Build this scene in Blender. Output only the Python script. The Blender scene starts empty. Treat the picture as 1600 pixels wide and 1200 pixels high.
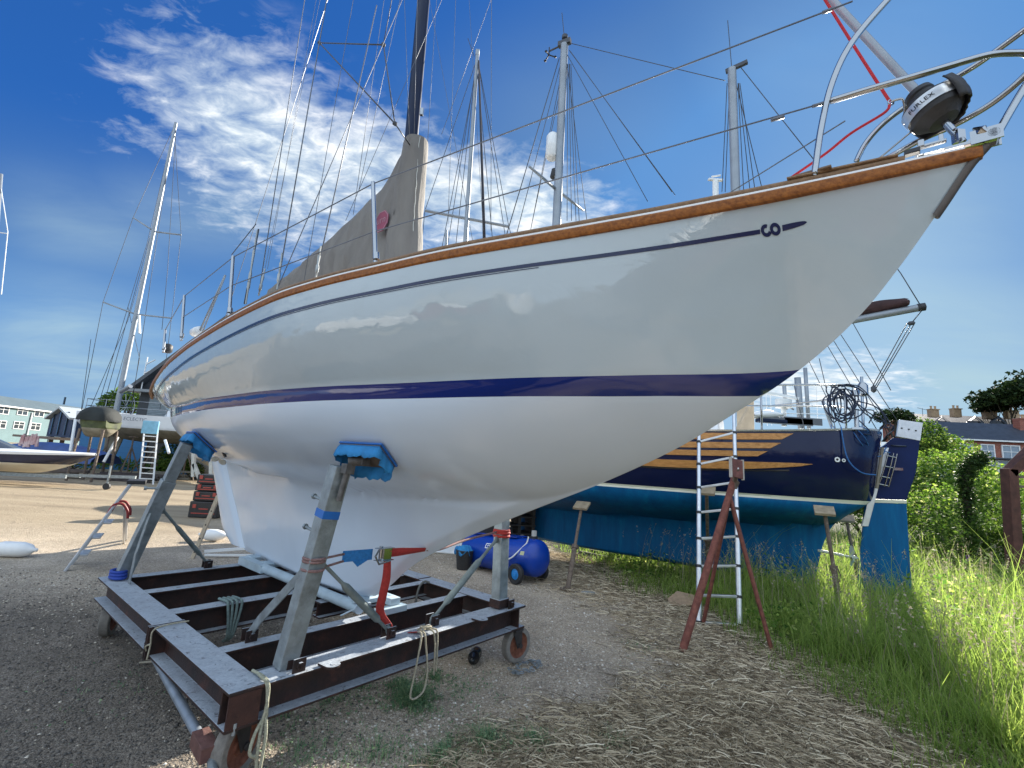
import bpy, math, random
import numpy as np
from mathutils import Vector as V, Matrix
random.seed(7); RNG = np.random.default_rng(7)
SC = bpy.context.scene
COL = SC.collection
# ---------------------------------------------------------------- camera calibration
F_PX = 740.0; EYE = 1.6
_up = V((287, 4300, -F_PX)).normalized()
_fw = V((0, 0, -1)); _fw = (_fw - _fw.dot(_up) * _up).normalized()
_rt = _fw.cross(_up)
RW = Matrix((_rt, _fw, _up))               # camera axes -> world axes
CAM = V((0, 0, EYE))
def ray(u, v): return RW @ V((u - 800, -(v - 600), -F_PX))
def on_z(u, v, z): d = ray(u, v); return CAM + d * ((z - EYE) / d.z)
def at_y(u, v, Y): d = ray(u, v); return CAM + d * (Y / d.y)
def on_plane(u, v, p0, n): d = ray(u, v); return CAM + d * ((p0 - CAM).dot(n) / d.dot(n))
cam_data = bpy.data.cameras.new('camera'); cam = bpy.data.objects.new('camera', cam_data); COL.objects.link(cam)
cam_data.sensor_width = 36; cam_data.sensor_fit = 'HORIZONTAL'; cam_data.lens = 36 * F_PX / 1600
cam_data.clip_start = 0.05; cam_data.clip_end = 3000
m4 = RW.to_4x4(); m4.translation = CAM; cam.matrix_world = m4
SC.camera = cam
# ---------------------------------------------------------------- helpers
class MB:
    def __init__(s): s.v = []; s.f = []; s.m = []; s.mi = 0
    def add(s, vs, fs):
        o = len(s.v); s.v.extend([V(p) for p in vs]); s.f.extend([tuple(i + o for i in f) for f in fs]); s.m.extend([s.mi] * len(fs)); return s
    def box(s, c, d, R=None):
        c = V(c); x, y, z = (k / 2 for k in d)
        R = R or Matrix.Identity(3)
        vs = [c + R @ V(p) for p in ((-x,-y,-z),(x,-y,-z),(x,y,-z),(-x,y,-z),(-x,-y,z),(x,-y,z),(x,y,z),(-x,y,z))]
        return s.add(vs, [(0,3,2,1),(4,5,6,7),(0,1,5,4),(1,2,6,5),(2,3,7,6),(3,0,4,7)])
    def extrude(s, prof, p0, p1, up=V((0,0,1)), cap=True):
        p0, p1 = V(p0), V(p1); d = (p1 - p0).normalized(); x = d.cross(V(up)).normalized(); y = x.cross(d)
        n = len(prof); vs = [p + x * a + y * b for p in (p0, p1) for a, b in prof]
        fs = [(i, (i+1) % n, n + (i+1) % n, n + i) for i in range(n)]
        if cap: fs += [tuple(range(n))[::-1], tuple(range(n, 2*n))]
        return s.add(vs, fs)
    def beam(s, p0, p1, w, h, up=V((0,0,1))):
        return s.extrude([(-w/2,-h/2),(w/2,-h/2),(w/2,h/2),(-w/2,h/2)], p0, p1, up)
    def cyl(s, p0, p1, r0, r1=None, n=12, cap=True):
        r1 = r0 if r1 is None else r1; p0, p1 = V(p0), V(p1); d = (p1 - p0).normalized()
        a = V((0,0,1)) if abs(d.z) < .9 else V((1,0,0)); x = d.cross(a).normalized(); y = x.cross(d)
        vs = [p + (x * math.cos(2*math.pi*i/n) + y * math.sin(2*math.pi*i/n)) * r for p, r in ((p0, r0), (p1, r1)) for i in range(n)]
        fs = [(i, (i+1) % n, n + (i+1) % n, n + i) for i in range(n)]
        if cap: fs += [tuple(range(n))[::-1], tuple(range(n, 2*n))]
        return s.add(vs, fs)
    def tube(s, pts, r, n=8, closed=False):
        pts = [V(p) for p in pts]; m = len(pts); rs = r if isinstance(r, (list, tuple)) else [r] * m
        vs = []; prev = None
        for i, p in enumerate(pts):
            if closed: t = (pts[(i+1) % m] - pts[i-1])
            else: t = pts[min(i+1, m-1)] - pts[max(i-1, 0)]
            t = t.normalized() if t.length > 1e-9 else V((0,0,1))
            if prev is None:
                a = V((0,0,1)) if abs(t.z) < .9 else V((1,0,0)); x = t.cross(a).normalized()
            else:
                x = (prev - t * prev.dot(t)); x = x.normalized() if x.length > 1e-6 else t.orthogonal().normalized()
            prev = x; y = t.cross(x)
            vs += [p + (x * math.cos(2*math.pi*k/n) + y * math.sin(2*math.pi*k/n)) * rs[i] for k in range(n)]
        fs = []
        for i in range(m if closed else m-1):
            a, b = i*n, ((i+1) % m)*n
            fs += [(a+k, a+(k+1) % n, b+(k+1) % n, b+k) for k in range(n)]
        if not closed: fs += [tuple(range(n))[::-1], tuple(range((m-1)*n, m*n))]
        return s.add(vs, fs)
    def lathe(s, prof, o, axis, n=24, cap=True):          # prof: (radius, height along axis)
        o = V(o); d = V(axis).normalized(); a = V((0,0,1)) if abs(d.z) < .9 else V((1,0,0)); x = d.cross(a).normalized(); y = x.cross(d)
        vs = [o + d * h + (x * math.cos(2*math.pi*i/n) + y * math.sin(2*math.pi*i/n)) * r for r, h in prof for i in range(n)]
        fs = []
        for j in range(len(prof)-1):
            fs += [(j*n+i, j*n+(i+1) % n, (j+1)*n+(i+1) % n, (j+1)*n+i) for i in range(n)]
        if cap and prof[0][0] > 1e-4: fs.append(tuple(range(n))[::-1])
        if cap and prof[-1][0] > 1e-4: fs.append(tuple(range((len(prof)-1)*n, len(prof)*n)))
        return s.add(vs, fs)
    def grid(s, rows, close=False):
        n = len(rows[0]); vs = [p for r in rows for p in r]; fs = []
        for j in range(len(rows)-1):
            for i in range(n if close else n-1):
                fs.append((j*n+i, j*n+(i+1) % n, (j+1)*n+(i+1) % n, (j+1)*n+i))
        return s.add(vs, fs)
    def slab(s, poly, n, th):                    # flat polygon given in 3D, thickened by th on both sides of its plane
        n = V(n).normalized(); a = [V(p) + n*th/2 for p in poly]; b = [V(p) - n*th/2 for p in poly]; k = len(poly)
        return s.add(a + b, [tuple(range(k)), tuple(range(2*k-1, k-1, -1))] + [(i, k+i, k+(i+1) % k, (i+1) % k) for i in range(k)])
    def build(s, name, mats, parent=None, smooth=False, origin=None, bevel=0, auto=None):
        o = V(origin) if origin is not None else (parent['_o'] if parent is not None and '_o' in parent.keys() else (0,0,0))
        o = V(tuple(o)); me = bpy.data.meshes.new(name)
        me.from_pydata([tuple(p - o) for p in s.v], [], s.f)
        mats = mats if isinstance(mats, (list, tuple)) else [mats]
        for m in mats: me.materials.append(m)
        if len(mats) > 1: me.polygons.foreach_set('material_index', s.m)
        import bmesh
        bm = bmesh.new(); bm.from_mesh(me); bmesh.ops.recalc_face_normals(bm, faces=bm.faces); bm.to_mesh(me); bm.free()
        ob = bpy.data.objects.new(name, me); COL.objects.link(ob)
        if parent is not None: ob.parent = parent
        else: ob.location = o
        ob['_o'] = tuple(o)
        if smooth: me.polygons.foreach_set('use_smooth', [True] * len(me.polygons))
        if smooth and auto:
            me.set_sharp_from_angle(angle=math.radians(auto))
        if bevel:
            b = ob.modifiers.new('edge', 'BEVEL'); b.width = bevel; b.segments = 2; b.limit_method = 'ANGLE'; b.angle_limit = math.radians(40)
        me.update(); return ob
def tag(o, label=None, cat=None, group=None, kind=None):
    if label: o['label'] = label
    if cat: o['category'] = cat
    if group: o['group'] = group
    if kind: o['kind'] = kind
    return o
def thing(name, label, cat, loc=(0,0,0), group=None, kind=None):
    o = bpy.data.objects.new(name, None); COL.objects.link(o); o.location = loc; o['_o'] = tuple(loc); o.empty_display_size = .1
    return tag(o, label, cat, group, kind)
def copy_tree(o, loc=None, rz=None, parent=None, scale=None):
    c = o.copy(); COL.objects.link(c)
    if parent is not None: c.parent = parent
    if loc is not None: c.location = loc
    if rz is not None: c.rotation_euler = (0, 0, rz)
    if scale is not None: c.scale = (scale,) * 3
    for ch in list(o.children): copy_tree(ch, parent=c)
    return c
def Rz(a): return Matrix.Rotation(a, 3, 'Z')
def frame(xd, zd):                                # 3x3 with columns x, y, z
    x = V(xd).normalized(); z = V(zd); z = (z - x * z.dot(x)).normalized(); y = z.cross(x)
    return Matrix((x, y, z)).transposed()
def spline(pts):                                  # monotone cubic through (x, y)
    pts = sorted(pts); X = np.array([p[0] for p in pts], float); Y = np.array([p[1] for p in pts], float)
    h = np.diff(X); dl = np.diff(Y) / h; m = np.zeros(len(X)); m[0] = dl[0]; m[-1] = dl[-1]
    for i in range(1, len(X)-1):
        if dl[i-1]*dl[i] > 0:
            w1, w2 = 2*h[i]+h[i-1], h[i]+2*h[i-1]; m[i] = (w1+w2)/(w1/dl[i-1]+w2/dl[i])
    def f(x):
        x = min(max(x, X[0]), X[-1]); i = min(int(np.searchsorted(X, x, 'right'))-1, len(X)-2); i = max(i, 0)
        t = (x - X[i]) / h[i]; a, b = Y[i], Y[i+1]
        return float((2*t**3-3*t*t+1)*a + (t**3-2*t*t+t)*h[i]*m[i] + (-2*t**3+3*t*t)*b + (t**3-t*t)*h[i]*m[i+1])
    return f
def smooth_path(pts, n=8, closed=False):          # Catmull-Rom
    P = [V(p) for p in pts]; out = []; m = len(P)
    for i in range(m if closed else m-1):
        g = lambda k: P[k % m] if closed else P[min(max(k, 0), m-1)]
        a, b, c, d = g(i-1), g(i), g(i+1), g(i+2)
        for k in range(n):
            t = k/n; out.append(.5*((2*b)+(c-a)*t+(2*a-5*b+4*c-d)*t*t+(3*b-3*c+d-a)*t**3))
    if not closed: out.append(P[-1])
    return out
# ---------------------------------------------------------------- materials
MATS = {}
def nodes(name):
    m = bpy.data.materials.new(name); m.use_nodes = True; nt = m.node_tree; b = nt.nodes['Principled BSDF']; return m, nt, b
def N(nt, typ, **kw):
    n = nt.nodes.new(typ)
    for k, v in kw.items():
        if k in n.inputs: n.inputs[k].default_value = v
        else: setattr(n, k, v)
    return n
def noise(nt, scale, detail=4, rough=.55, vec=None, coord='Object', stretch=None, dist=0):
    n = N(nt, 'ShaderNodeTexNoise', Scale=scale, Detail=detail, Roughness=rough, Distortion=dist)
    if vec is None:
        tc = N(nt, 'ShaderNodeTexCoord'); vec = tc.outputs[coord]
    if stretch:
        mp = N(nt, 'ShaderNodeMapping'); mp.inputs['Scale'].default_value = stretch; nt.links.new(vec, mp.inputs[0]); vec = mp.outputs[0]
    nt.links.new(vec, n.inputs['Vector']); return n
def ramp(nt, src, stops, interp='LINEAR'):
    r = N(nt, 'ShaderNodeValToRGB'); r.color_ramp.interpolation = interp; e = r.color_ramp.elements
    while len(e) < len(stops): e.new(.5)
    for i, (p, c) in enumerate(stops):
        e[i].position = p; e[i].color = (c if isinstance(c, (tuple, list)) else (c, c, c)) + ((1,) if not isinstance(c, (tuple, list)) or len(c) == 3 else ())
    nt.links.new(src, r.inputs[0]); return r
def mixc(nt, fac, a, b, blend='MIX'):
    m = N(nt, 'ShaderNodeMix'); m.data_type = 'RGBA'; m.blend_type = blend
    for s, i in ((fac, 0), (a, 6), (b, 7)):
        if hasattr(s, 'links'): nt.links.new(s, m.inputs[i])
        else: m.inputs[i].default_value = s if i == 0 else tuple(s) + ((1,) if len(s) == 3 else ())
    return m.outputs[2]
def math_n(nt, op, a, b=None, clamp=False):
    m = N(nt, 'ShaderNodeMath', operation=op); m.use_clamp = clamp
    for i, s in enumerate((a, b)):
        if s is None: continue
        if hasattr(s, 'links'): nt.links.new(s, m.inputs[i])
        else: m.inputs[i].default_value = s
    return m.outputs[0]
def mat(name, col, rough=.5, metal=0, var=.15, vs=6, bump=0, bs=40, spec=.5, coat=0, col2=None, stretch=None, transl=0, rvar=0):
    """procedural: two-scale noise between darker/lighter of col (or to col2), optional bump and roughness variation"""
    if name in MATS: return MATS[name]
    m, nt, b = nodes(name)
    n = noise(nt, vs, 5, .6, stretch=stretch)
    c1 = tuple(c*(1-var) for c in col); c2 = col2 or tuple(min(1, c*(1+var)) for c in col)
    r = ramp(nt, n.outputs[0], [(.3, c1), (.7, c2)]); nt.links.new(r.outputs[0], b.inputs['Base Color'])
    b.inputs['Roughness'].default_value = rough; b.inputs['Metallic'].default_value = metal
    b.inputs['Specular IOR Level'].default_value = spec; b.inputs['Coat Weight'].default_value = coat; b.inputs['Coat Roughness'].default_value = .03
    if rvar:
        rr = ramp(nt, n.outputs[0], [(.3, rough-rvar), (.7, rough+rvar)]); nt.links.new(rr.outputs[0], b.inputs['Roughness'])
    if bump:
        nb = noise(nt, bs, 6, .65, stretch=stretch); bp = N(nt, 'ShaderNodeBump', Strength=bump, Distance=.02); nt.links.new(nb.outputs[0], bp.inputs['Height']); nt.links.new(bp.outputs[0], b.inputs['Normal'])
    if transl:
        t = N(nt, 'ShaderNodeBsdfTranslucent'); nt.links.new(r.outputs[0], t.inputs[0]); mx = N(nt, 'ShaderNodeMixShader', Fac=transl)
        nt.links.new(b.outputs[0], mx.inputs[1]); nt.links.new(t.outputs[0], mx.inputs[2]); nt.links.new(mx.outputs[0], nt.nodes['Material Output'].inputs[0])
    MATS[name] = m; return m
STEEL = mat('stainless', (.36,.375,.39), .14, 1, .05, 3, rvar=.05)
ALU = mat('aluminium', (.62,.64,.66), .38, .9, .12, 8, rvar=.1)
MASTALU = mat('mast_alu', (.27,.30,.33), .45, .4, .12, 3)
WIRE = mat('wire', (.14,.15,.17), .45, .5, .1, 5)
DWIRE = mat('dark_wire', (.06,.065,.075), .5, .3)
GALV = mat('galvanised', (.26,.295,.31), .5, .55, .3, 14, .25, 60, rvar=.12)
BLACK = mat('black_rubber', (.02,.02,.022), .55, 0, .3, 20, .2, 60)
BLACKG = mat('black_gloss', (.012,.012,.014), .15, 0, .2, 20)
WHITE = mat('white_gel', (.74,.75,.75), .25, 0, .04, 3)
WHITEP = mat('white_plastic', (.75,.76,.75), .4, 0, .05, 6)
NAVY = mat('navy_mast', (.004,.012,.04), .45, 0, .2, 4, spec=.2)
ROPE = mat('rope', (.42,.38,.28), .9, 0, .3, 90, .6, 300)
ROPEW = mat('pale_rope', (.55,.55,.5), .9, 0, .2, 90, .4, 300)
REDROPE = mat('red_rope', (.5,.02,.03), .8, 0, .25, 120, .4, 400)
BLUEROPE = mat('blue_rope', (.03,.13,.35), .8, 0, .25, 120, .4, 400)
RUSTPIPE = mat('rust_pipe', (.17,.055,.03), .85, 0, .35, 25, .4, 90, col2=(.26,.10,.06))
RUSTGREY = mat('rust_grey', (.11,.08,.065), .8, .1, .3, 25, .4, 90, col2=(.22,.17,.13))
GREYP = mat('grey_plastic', (.3,.3,.3), .5)
def beam_mat():
    m, nt, b = nodes('cradle_steel')
    n1 = noise(nt, 9, 6, .65); n2 = noise(nt, 55, 5, .7); n3 = noise(nt, 26, 7, .75, dist=.6)
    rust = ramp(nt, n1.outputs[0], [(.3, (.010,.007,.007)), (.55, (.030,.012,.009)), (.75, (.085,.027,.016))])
    dust_sky = ramp(nt, n2.outputs[0], [(.3, (.27,.31,.36)), (.7, (.42,.46,.51))])  # dusty upward faces, with the blue sky reflection put into their colour
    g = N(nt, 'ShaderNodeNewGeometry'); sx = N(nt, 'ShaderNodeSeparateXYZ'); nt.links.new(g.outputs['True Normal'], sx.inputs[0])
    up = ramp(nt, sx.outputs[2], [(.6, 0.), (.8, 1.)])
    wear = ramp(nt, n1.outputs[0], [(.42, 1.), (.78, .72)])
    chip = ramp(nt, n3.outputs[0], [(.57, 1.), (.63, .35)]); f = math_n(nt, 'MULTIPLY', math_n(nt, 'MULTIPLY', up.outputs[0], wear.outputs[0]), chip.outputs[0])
    c = mixc(nt, f, rust.outputs[0], dust_sky.outputs[0]); nt.links.new(c, b.inputs['Base Color'])
    b.inputs['Roughness'].default_value = .62; b.inputs['Metallic'].default_value = .0
    bp = N(nt, 'ShaderNodeBump', Strength=.5, Distance=.01); nt.links.new(n2.outputs[0], bp.inputs['Height']); nt.links.new(bp.outputs[0], b.inputs['Normal'])
    return m
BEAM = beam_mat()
def hull_mat(name, col, rough=.06, wob=.05, rvar=0, spec=.5, dirt=None):
    m, nt, b = nodes(name)
    n0 = noise(nt, 1.2, 3, .5)
    r = ramp(nt, n0.outputs[0], [(.3, tuple(c*.96 for c in col)), (.7, col)])
    out = r.outputs[0]
    if dirt:
        nd = noise(nt, 5, 6, .7, stretch=(1, 1, .35)); rd = ramp(nt, nd.outputs[0], [(.45, 0.), (.75, .7)]); out = mixc(nt, rd.outputs[0], out, dirt)
    nt.links.new(out, b.inputs['Base Color'])
    b.inputs['Roughness'].default_value = rough; b.inputs['Specular IOR Level'].default_value = spec
    if rvar:
        nr = noise(nt, 3.5, 6, .65, dist=1.2); rr_ = ramp(nt, nr.outputs[0], [(.4, max(.02, rough-.03)), (.7, rough+rvar)]); nt.links.new(rr_.outputs[0], b.inputs['Roughness'])
    n1 = noise(nt, 2.2, 2, .5, dist=.4); n2 = noise(nt, 7, 3, .5, dist=.8)
    s = math_n(nt, 'ADD', n1.outputs[0], math_n(nt, 'MULTIPLY', n2.outputs[0], .16))
    bp = N(nt, 'ShaderNodeBump', Strength=wob, Distance=.3); nt.links.new(s, bp.inputs['Height']); nt.links.new(bp.outputs[0], b.inputs['Normal'])
    return m
def wood_mat(name, a, c, scale=(3, 40, 40), rough=.35, rot=0.):
    m, nt, b = nodes(name); tc = N(nt, 'ShaderNodeTexCoord'); mp = N(nt, 'ShaderNodeMapping'); mp.inputs['Rotation'].default_value = (0, 0, rot)
    nt.links.new(tc.outputs['Object'], mp.inputs[0]); n = noise(nt, 1, 6, .65, vec=mp.outputs[0], stretch=scale)
    r = ramp(nt, n.outputs[0], [(.28, a), (.5, tuple((x+y)/2 for x, y in zip(a, c))), (.72, c)]); nt.links.new(r.outputs[0], b.inputs['Base Color'])
    b.inputs['Roughness'].default_value = rough; b.inputs['Specular IOR Level'].default_value = .25; bp = N(nt, 'ShaderNodeBump', Strength=.15, Distance=.01); nt.links.new(n.outputs[0], bp.inputs['Height']); nt.links.new(bp.outputs[0], b.inputs['Normal'])
    return m
def text_mesh(name, s, size, fn, matl, parent, extr=.0):
    """flat letters of height size, mapped point by point through fn(x, y) -> world"""
    cu = bpy.data.curves.new(name, 'FONT'); cu.body = s; cu.size = size; cu.align_x = 'CENTER'; cu.align_y = 'CENTER'; cu.resolution_u = 3
    tmp = bpy.data.objects.new('tmp', cu); COL.objects.link(tmp); dg = bpy.context.evaluated_depsgraph_get(); dg.update()
    me = bpy.data.meshes.new_from_object(tmp.evaluated_get(dg)); bpy.data.objects.remove(tmp)
    o = V(tuple(parent['_o']))
    for v in me.vertices: v.co = fn(v.co.x, v.co.y) - o
    me.materials.clear(); me.materials.append(matl); me.name = name
    ob = bpy.data.objects.new(name, me); COL.objects.link(ob); ob.parent = parent; ob['_o'] = tuple(o); return ob
# ================================================================ MAIN YACHT (s forward, q to the far side, z up)
BD = V((.77, -.638, 0)).normalized(); BA = V((.638, .77, 0)).normalized(); BO = V((-.5, 3.35, 0)) + .1 * BA
def B(s, q, z): return BO + BD*s + BA*q + V((0, 0, z))
def U(u, v, q): return on_plane(u, v, BO + BA*q, BA)
def loc(p): r = p - BO; return r.dot(BD), r.dot(BA), p.z
f_qs = spline([(2.85,0),(2.7,.07),(2.55,.14),(2.15,.34),(1.7,.58),(1.12,.83),(.8,.93),(.4,1.0),(0,1.08),(-.5,1.14),(-1.1,1.15),(-1.84,1.13),(-2.54,1.08),(-3.45,.95),(-4.5,.74),(-5.4,.5)])
f_zs = spline([(2.85,2.93),(2.55,2.87),(2.15,2.79),(1.7,2.70),(1.12,2.63),(.8,2.61),(.4,2.60),(0,2.58),(-.5,2.55),(-1.1,2.50),(-1.84,2.43),(-2.54,2.36),(-3.45,2.28),(-4.5,2.23),(-5.4,2.21)])
f_zk = spline([(2.85,2.93),(2.8,2.87),(2.7,2.71),(2.55,2.48),(2.43,2.32),(2.19,2.09),(1.93,1.91),(1.68,1.75),(1.32,1.57),(.78,1.34),(.3,1.13),(-.05,.96),(-.28,.82),(-.48,.66),(-.66,.55),(-.9,.5),(-1.6,.505),(-2.97,.52),(-3.05,.56),(-3.28,.82),(-3.56,1.07),(-3.8,1.32),(-3.97,1.49),(-4.1,1.53),(-4.5,1.63),(-5.0,1.80),(-5.15,1.86),(-5.4,1.96)])
f_zwt = spline([(2.3,2.14),(2.19,2.095),(1.65,2.03),(1.14,2.0),(.5,1.983),(-.24,1.978),(-1.45,1.968),(-3.06,1.95),(-4.2,1.95),(-5.4,2.0)])
f_wd = spline([(2.3,.085),(1.6,.083),(.5,.080),(-1.45,.088),(-3.06,.09),(-5.4,.06)])
f_qw = spline([(2.19,0),(2.0,.16),(1.655,.42),(1.15,.69),(.5,.86),(-.24,.98),(-.83,1.02),(-1.67,1.01),(-2.25,.96),(-3.06,.86),(-4,.62),(-4.8,.3),(-5.1,.12),(-5.4,.02)])
f_zc = spline([(2.19,2.0),(1.93,1.9),(1.68,1.75),(1.32,1.57),(.78,1.40),(.3,1.36),(-1,1.33),(-2.5,1.36),(-3.5,1.44),(-4,1.5),(-4.5,1.63),(-5,1.80),(-5.4,1.96)])
f_le = spline([(.5,-.85),(.55,-.66),(.66,-.48),(.82,-.28),(.96,-.05),(1.13,.3),(1.34,.78),(1.57,1.32),(1.75,1.68)])
f_te = spline([(.5,-2.97),(.56,-3.05),(.82,-3.28),(1.07,-3.56),(1.32,-3.8),(1.49,-3.97),(1.75,-4.1)])
def hull_q(s, z):
    zs, zk = f_zs(s), f_zk(s); zw = max(f_zwt(s), zk); qs = f_qs(s); qw = f_qw(s) if s < 2.19 else 0.
    if z >= zw:
        t = (z - zw) / max(zs - zw, 1e-5)
        t = min(max(t, 0), 1); b = .05 * min(1, max(0, (2.2 - s)/1.5)) * min(1, max(0, (5.4 + s)/1.))
        return qw + (qs - qw) * (t ** 1.0) + b * 4 * t * (1-t)
    zc = min(f_zc(s), zw - .02); zc = max(zc, zk)
    u = (zw - z) / max(zw - zc, 1e-4)
    p = 2.1 if s < .3 else 2.1 - .8 * min(1, (s-.3)/1.2); r = 1.55 if s < .3 else 1.55 - .4 * min(1, (s-.3)/1.2)
    can = qw * (max(0, 1 - u**p)) ** (1/r) if u < 1 else 0
    keel = 0
    if z < 1.75 and -4.1 < s < 1.7:
        le, te = f_le(z), f_te(z); c = le - te; x = (le - s)/c
        if 0 < x < 1:
            ft = 2.97*math.sqrt(x)-1.26*x-3.516*x*x+2.843*x**3-1.015*x**4
            T = .125 + .05*max(0, min(1, (z-.6)/.8)) + .13*max(0, min(1, (z-(zc-.35))/.5))**2
            keel = T*ft*math.sqrt(max(0, min(1, (z - zk + .004)/.06)))
    n = 2.2; keel *= max(0., min(1., (1.74 - z)/.42))
    return (can**n + keel**n) ** (1/n)
yacht = thing('sailing_yacht', 'large glossy white sailing yacht with a navy waterline stripe standing on the rusty steel cradle', 'sailing yacht', tuple(B(-1.5, 0, .5)))
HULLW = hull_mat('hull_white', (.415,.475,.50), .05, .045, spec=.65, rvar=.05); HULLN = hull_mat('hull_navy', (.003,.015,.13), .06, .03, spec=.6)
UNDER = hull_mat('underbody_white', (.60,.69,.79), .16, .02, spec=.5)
TEAK = wood_mat('teak', (.13,.038,.008), (.37,.135,.028), (3, 60, 60), .5, -.69)
TEAKD = wood_mat('teak_dark', (.17,.10,.055), (.30,.19,.11), (3, 60, 60), .6, -.69)
def stations():
    a = list(np.linspace(-5.4, -4.1, 14)) + list(np.linspace(-4.05, -2.9, 40)) + list(np.linspace(-2.8, -1.0, 22)) + list(np.linspace(-.94, 1.4, 70)) + list(np.linspace(1.45, 2.85, 44))
    return a
NT, NU = 16, 40
mb = MB(); rows_n = []
ST = stations()
for side in (-1, 1):
    cols = []
    for s in ST:
        zs, zk = f_zs(s), f_zk(s); zw = max(min(f_zwt(s), zs), zk); zb = max(min(f_zwt(s), zs) - f_wd(s), zk)
        zz = [zs + (zw - zs)*k/NT for k in range(NT+1)] + [zw + (zb - zw)*k/3 for k in (1, 2, 3)] + [zb + (zk - zb)*(math.sin(math.pi/2*k/NU)**.9) for k in range(1, NU+1)]
        cols.append([B(s, side*hull_q(s, z) if i < len(zz)-1 else 0, z) for i, z in enumerate(zz)])
    n = len(cols[0]); base = len(mb.v); mb.v.extend([p for c in cols for p in c])
    for i in range(len(cols)-1):
        for k in range(n-1):
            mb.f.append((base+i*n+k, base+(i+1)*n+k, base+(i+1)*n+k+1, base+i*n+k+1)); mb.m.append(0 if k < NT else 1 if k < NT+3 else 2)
# transom
s0 = ST[0]; n = len(cols[0]); a0 = 0; b0 = len(ST)*n
for k in range(n-1):
    mb.f.append((a0+k, a0+k+1, b0+k+1, b0+k)); mb.m.append(0 if k < NT+3 else 2)
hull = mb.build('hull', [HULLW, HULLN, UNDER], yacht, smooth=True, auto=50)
w = hull.modifiers.new('w', 'WELD'); w.merge_threshold = .0004
# toe rail / rubbing strake
def rail(name, off_in, off_out, z0, z1, matl, parent, s0=-5.35, s1=2.84, side=(-1, 1), drop=0):
    m = MB()
    for sd in side:
        rr = []
        N_ = 110
        for i in range(N_+1):
            s = s0 + (s1-s0)*i/N_; q = f_qs(s); zt = f_zs(s)
            o, i_ = q + off_out, max(q - off_in, 0)
            rr.append([B(s, sd*i_, zt+z0), B(s, sd*(o-.006), zt+z0), B(s, sd*o, zt+z0+.008), B(s, sd*o, zt+z1-.01), B(s, sd*(o-.008), zt+z1), B(s, sd*i_, zt+z1)])
        m.grid(rr, close=True); m.add(rr[0], [tuple(range(6))]); m.add(rr[-1], [tuple(range(6))])
    return m.build(name, matl, parent, smooth=True, auto=35)
rail('rubbing_strake', .02, .011, -.046, .0, TEAK, yacht, s1=2.83)
rail('rail_base', .05, .003, .0005, .009, WHITE, yacht, s1=2.78)
rail('toe_rail', .06, .001, .0095, .034, TEAKD, yacht, s1=2.6)
rail('bow_capping', .05, .006, .0345, .046, TEAKD, yacht, s0=2.22, s1=2.58)
# deck with camber, cabin top, hatch
m = MB(); rr = []
for i in range(60):
    s = -5.38 + (2.8+5.38)*i/59; q = max(f_qs(s) - .012, .002); z = f_zs(s) - .012
    rr.append([B(s, q*k, z + .05*q*(1-k*k)) for k in (-1, -.75, -.5, -.25, 0, .25, .5, .75, 1)])
m.grid(rr).build('deck', WHITE, yacht, smooth=True)
m = MB(); rr = []
for s, w_, h in ((1.1,.28,.02),(.95,.32,.1),(.4,.45,.16),(-.4,.55,.22),(-1.2,.58,.26),(-2.0,.58,.3),(-2.6,.55,.36),(-2.62,.55,.0)):
    z = f_zs(s) + .0
    rr.append([B(s, -w_, z), B(s, -w_*.93, z+h*.8), B(s, -w_*.6, z+h), B(s, w_*.6, z+h), B(s, w_*.93, z+h*.8), B(s, w_, z)])
m.grid(rr).build('cabin_top', WHITE, yacht, smooth=True, auto=40)
# cove stripe and emblem, 2 mm proud of the hull
def hp(s, z, off=.0025, side=-1): return B(s, side*(hull_q(s, z) + off), z)
COVE = mat('cove_navy', (.008,.014,.06), .25)
f_cv = spline([(2.4,.098),(2.12,.098),(1.7,.098),(1.1,.095),(.5,.10),(-.3,.10),(-1.2,.10),(-2.4,.10),(-5.3,.09)])
f_ch = spline([(2.2,.0088),(1.1,.0085),(0,.0085),(-1.3,.008),(-5.3,.008)])
for side in (-1, 1):
    m = MB(); rr = []
    for i in range(141):
        s = -5.3 + (2.115+5.3)*i/140; z = f_zs(s) - .058 - .0 - f_cv(s) + .01; h = f_ch(s)
        rr.append([hp(s, z-h, side=side), hp(s, z-h*.2, side=side), hp(s, z+h*.1, side=side), hp(s, z+h, side=side)])
    if side == -1:
        # below the main line a second hairline
        r2 = []
        for i in range(141):
            s = -5.3 + (1.3+5.3)*i/140; z = f_zs(s) - .058 - f_cv(s) + .01 - f_ch(s) - .006
            r2.append([hp(s, z-.0025), hp(s, z+.001)])
        m.grid(r2)
    m.grid(rr); rr = []
    for i in range(13):
        t = i/12; s = 2.19 + .085*t; z = f_zs(s) - .048 - f_cv(s) + .004*t; h = .0108*(1-t**2.6)**.5 + .0003
        rr.append([hp(s, z-h, side=side), hp(s, z, side=side), hp(s, z+h, side=side)])
    m.grid(rr).build('cove_stripe', COVE, yacht)
    m = MB(); z0 = f_zs(2.153) - .048 - f_cv(2.153)
    for (cs, cz, a0, a1) in ((2.1358, z0-.003, 72, 350), (2.1665, z0+.003, 0, 360)):
        rr = []
        for i in range(41):
            a = math.radians(a0 + (a1-a0)*i/40); rr.append([hp(cs + r*.74*math.cos(a), cz + r*math.sin(a), .003 + .0004*(cs > 2.15), side) for r in (.0100, .0175, .0240)])
        m.grid(rr)
    m.build('emblem', COVE, yacht)
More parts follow.
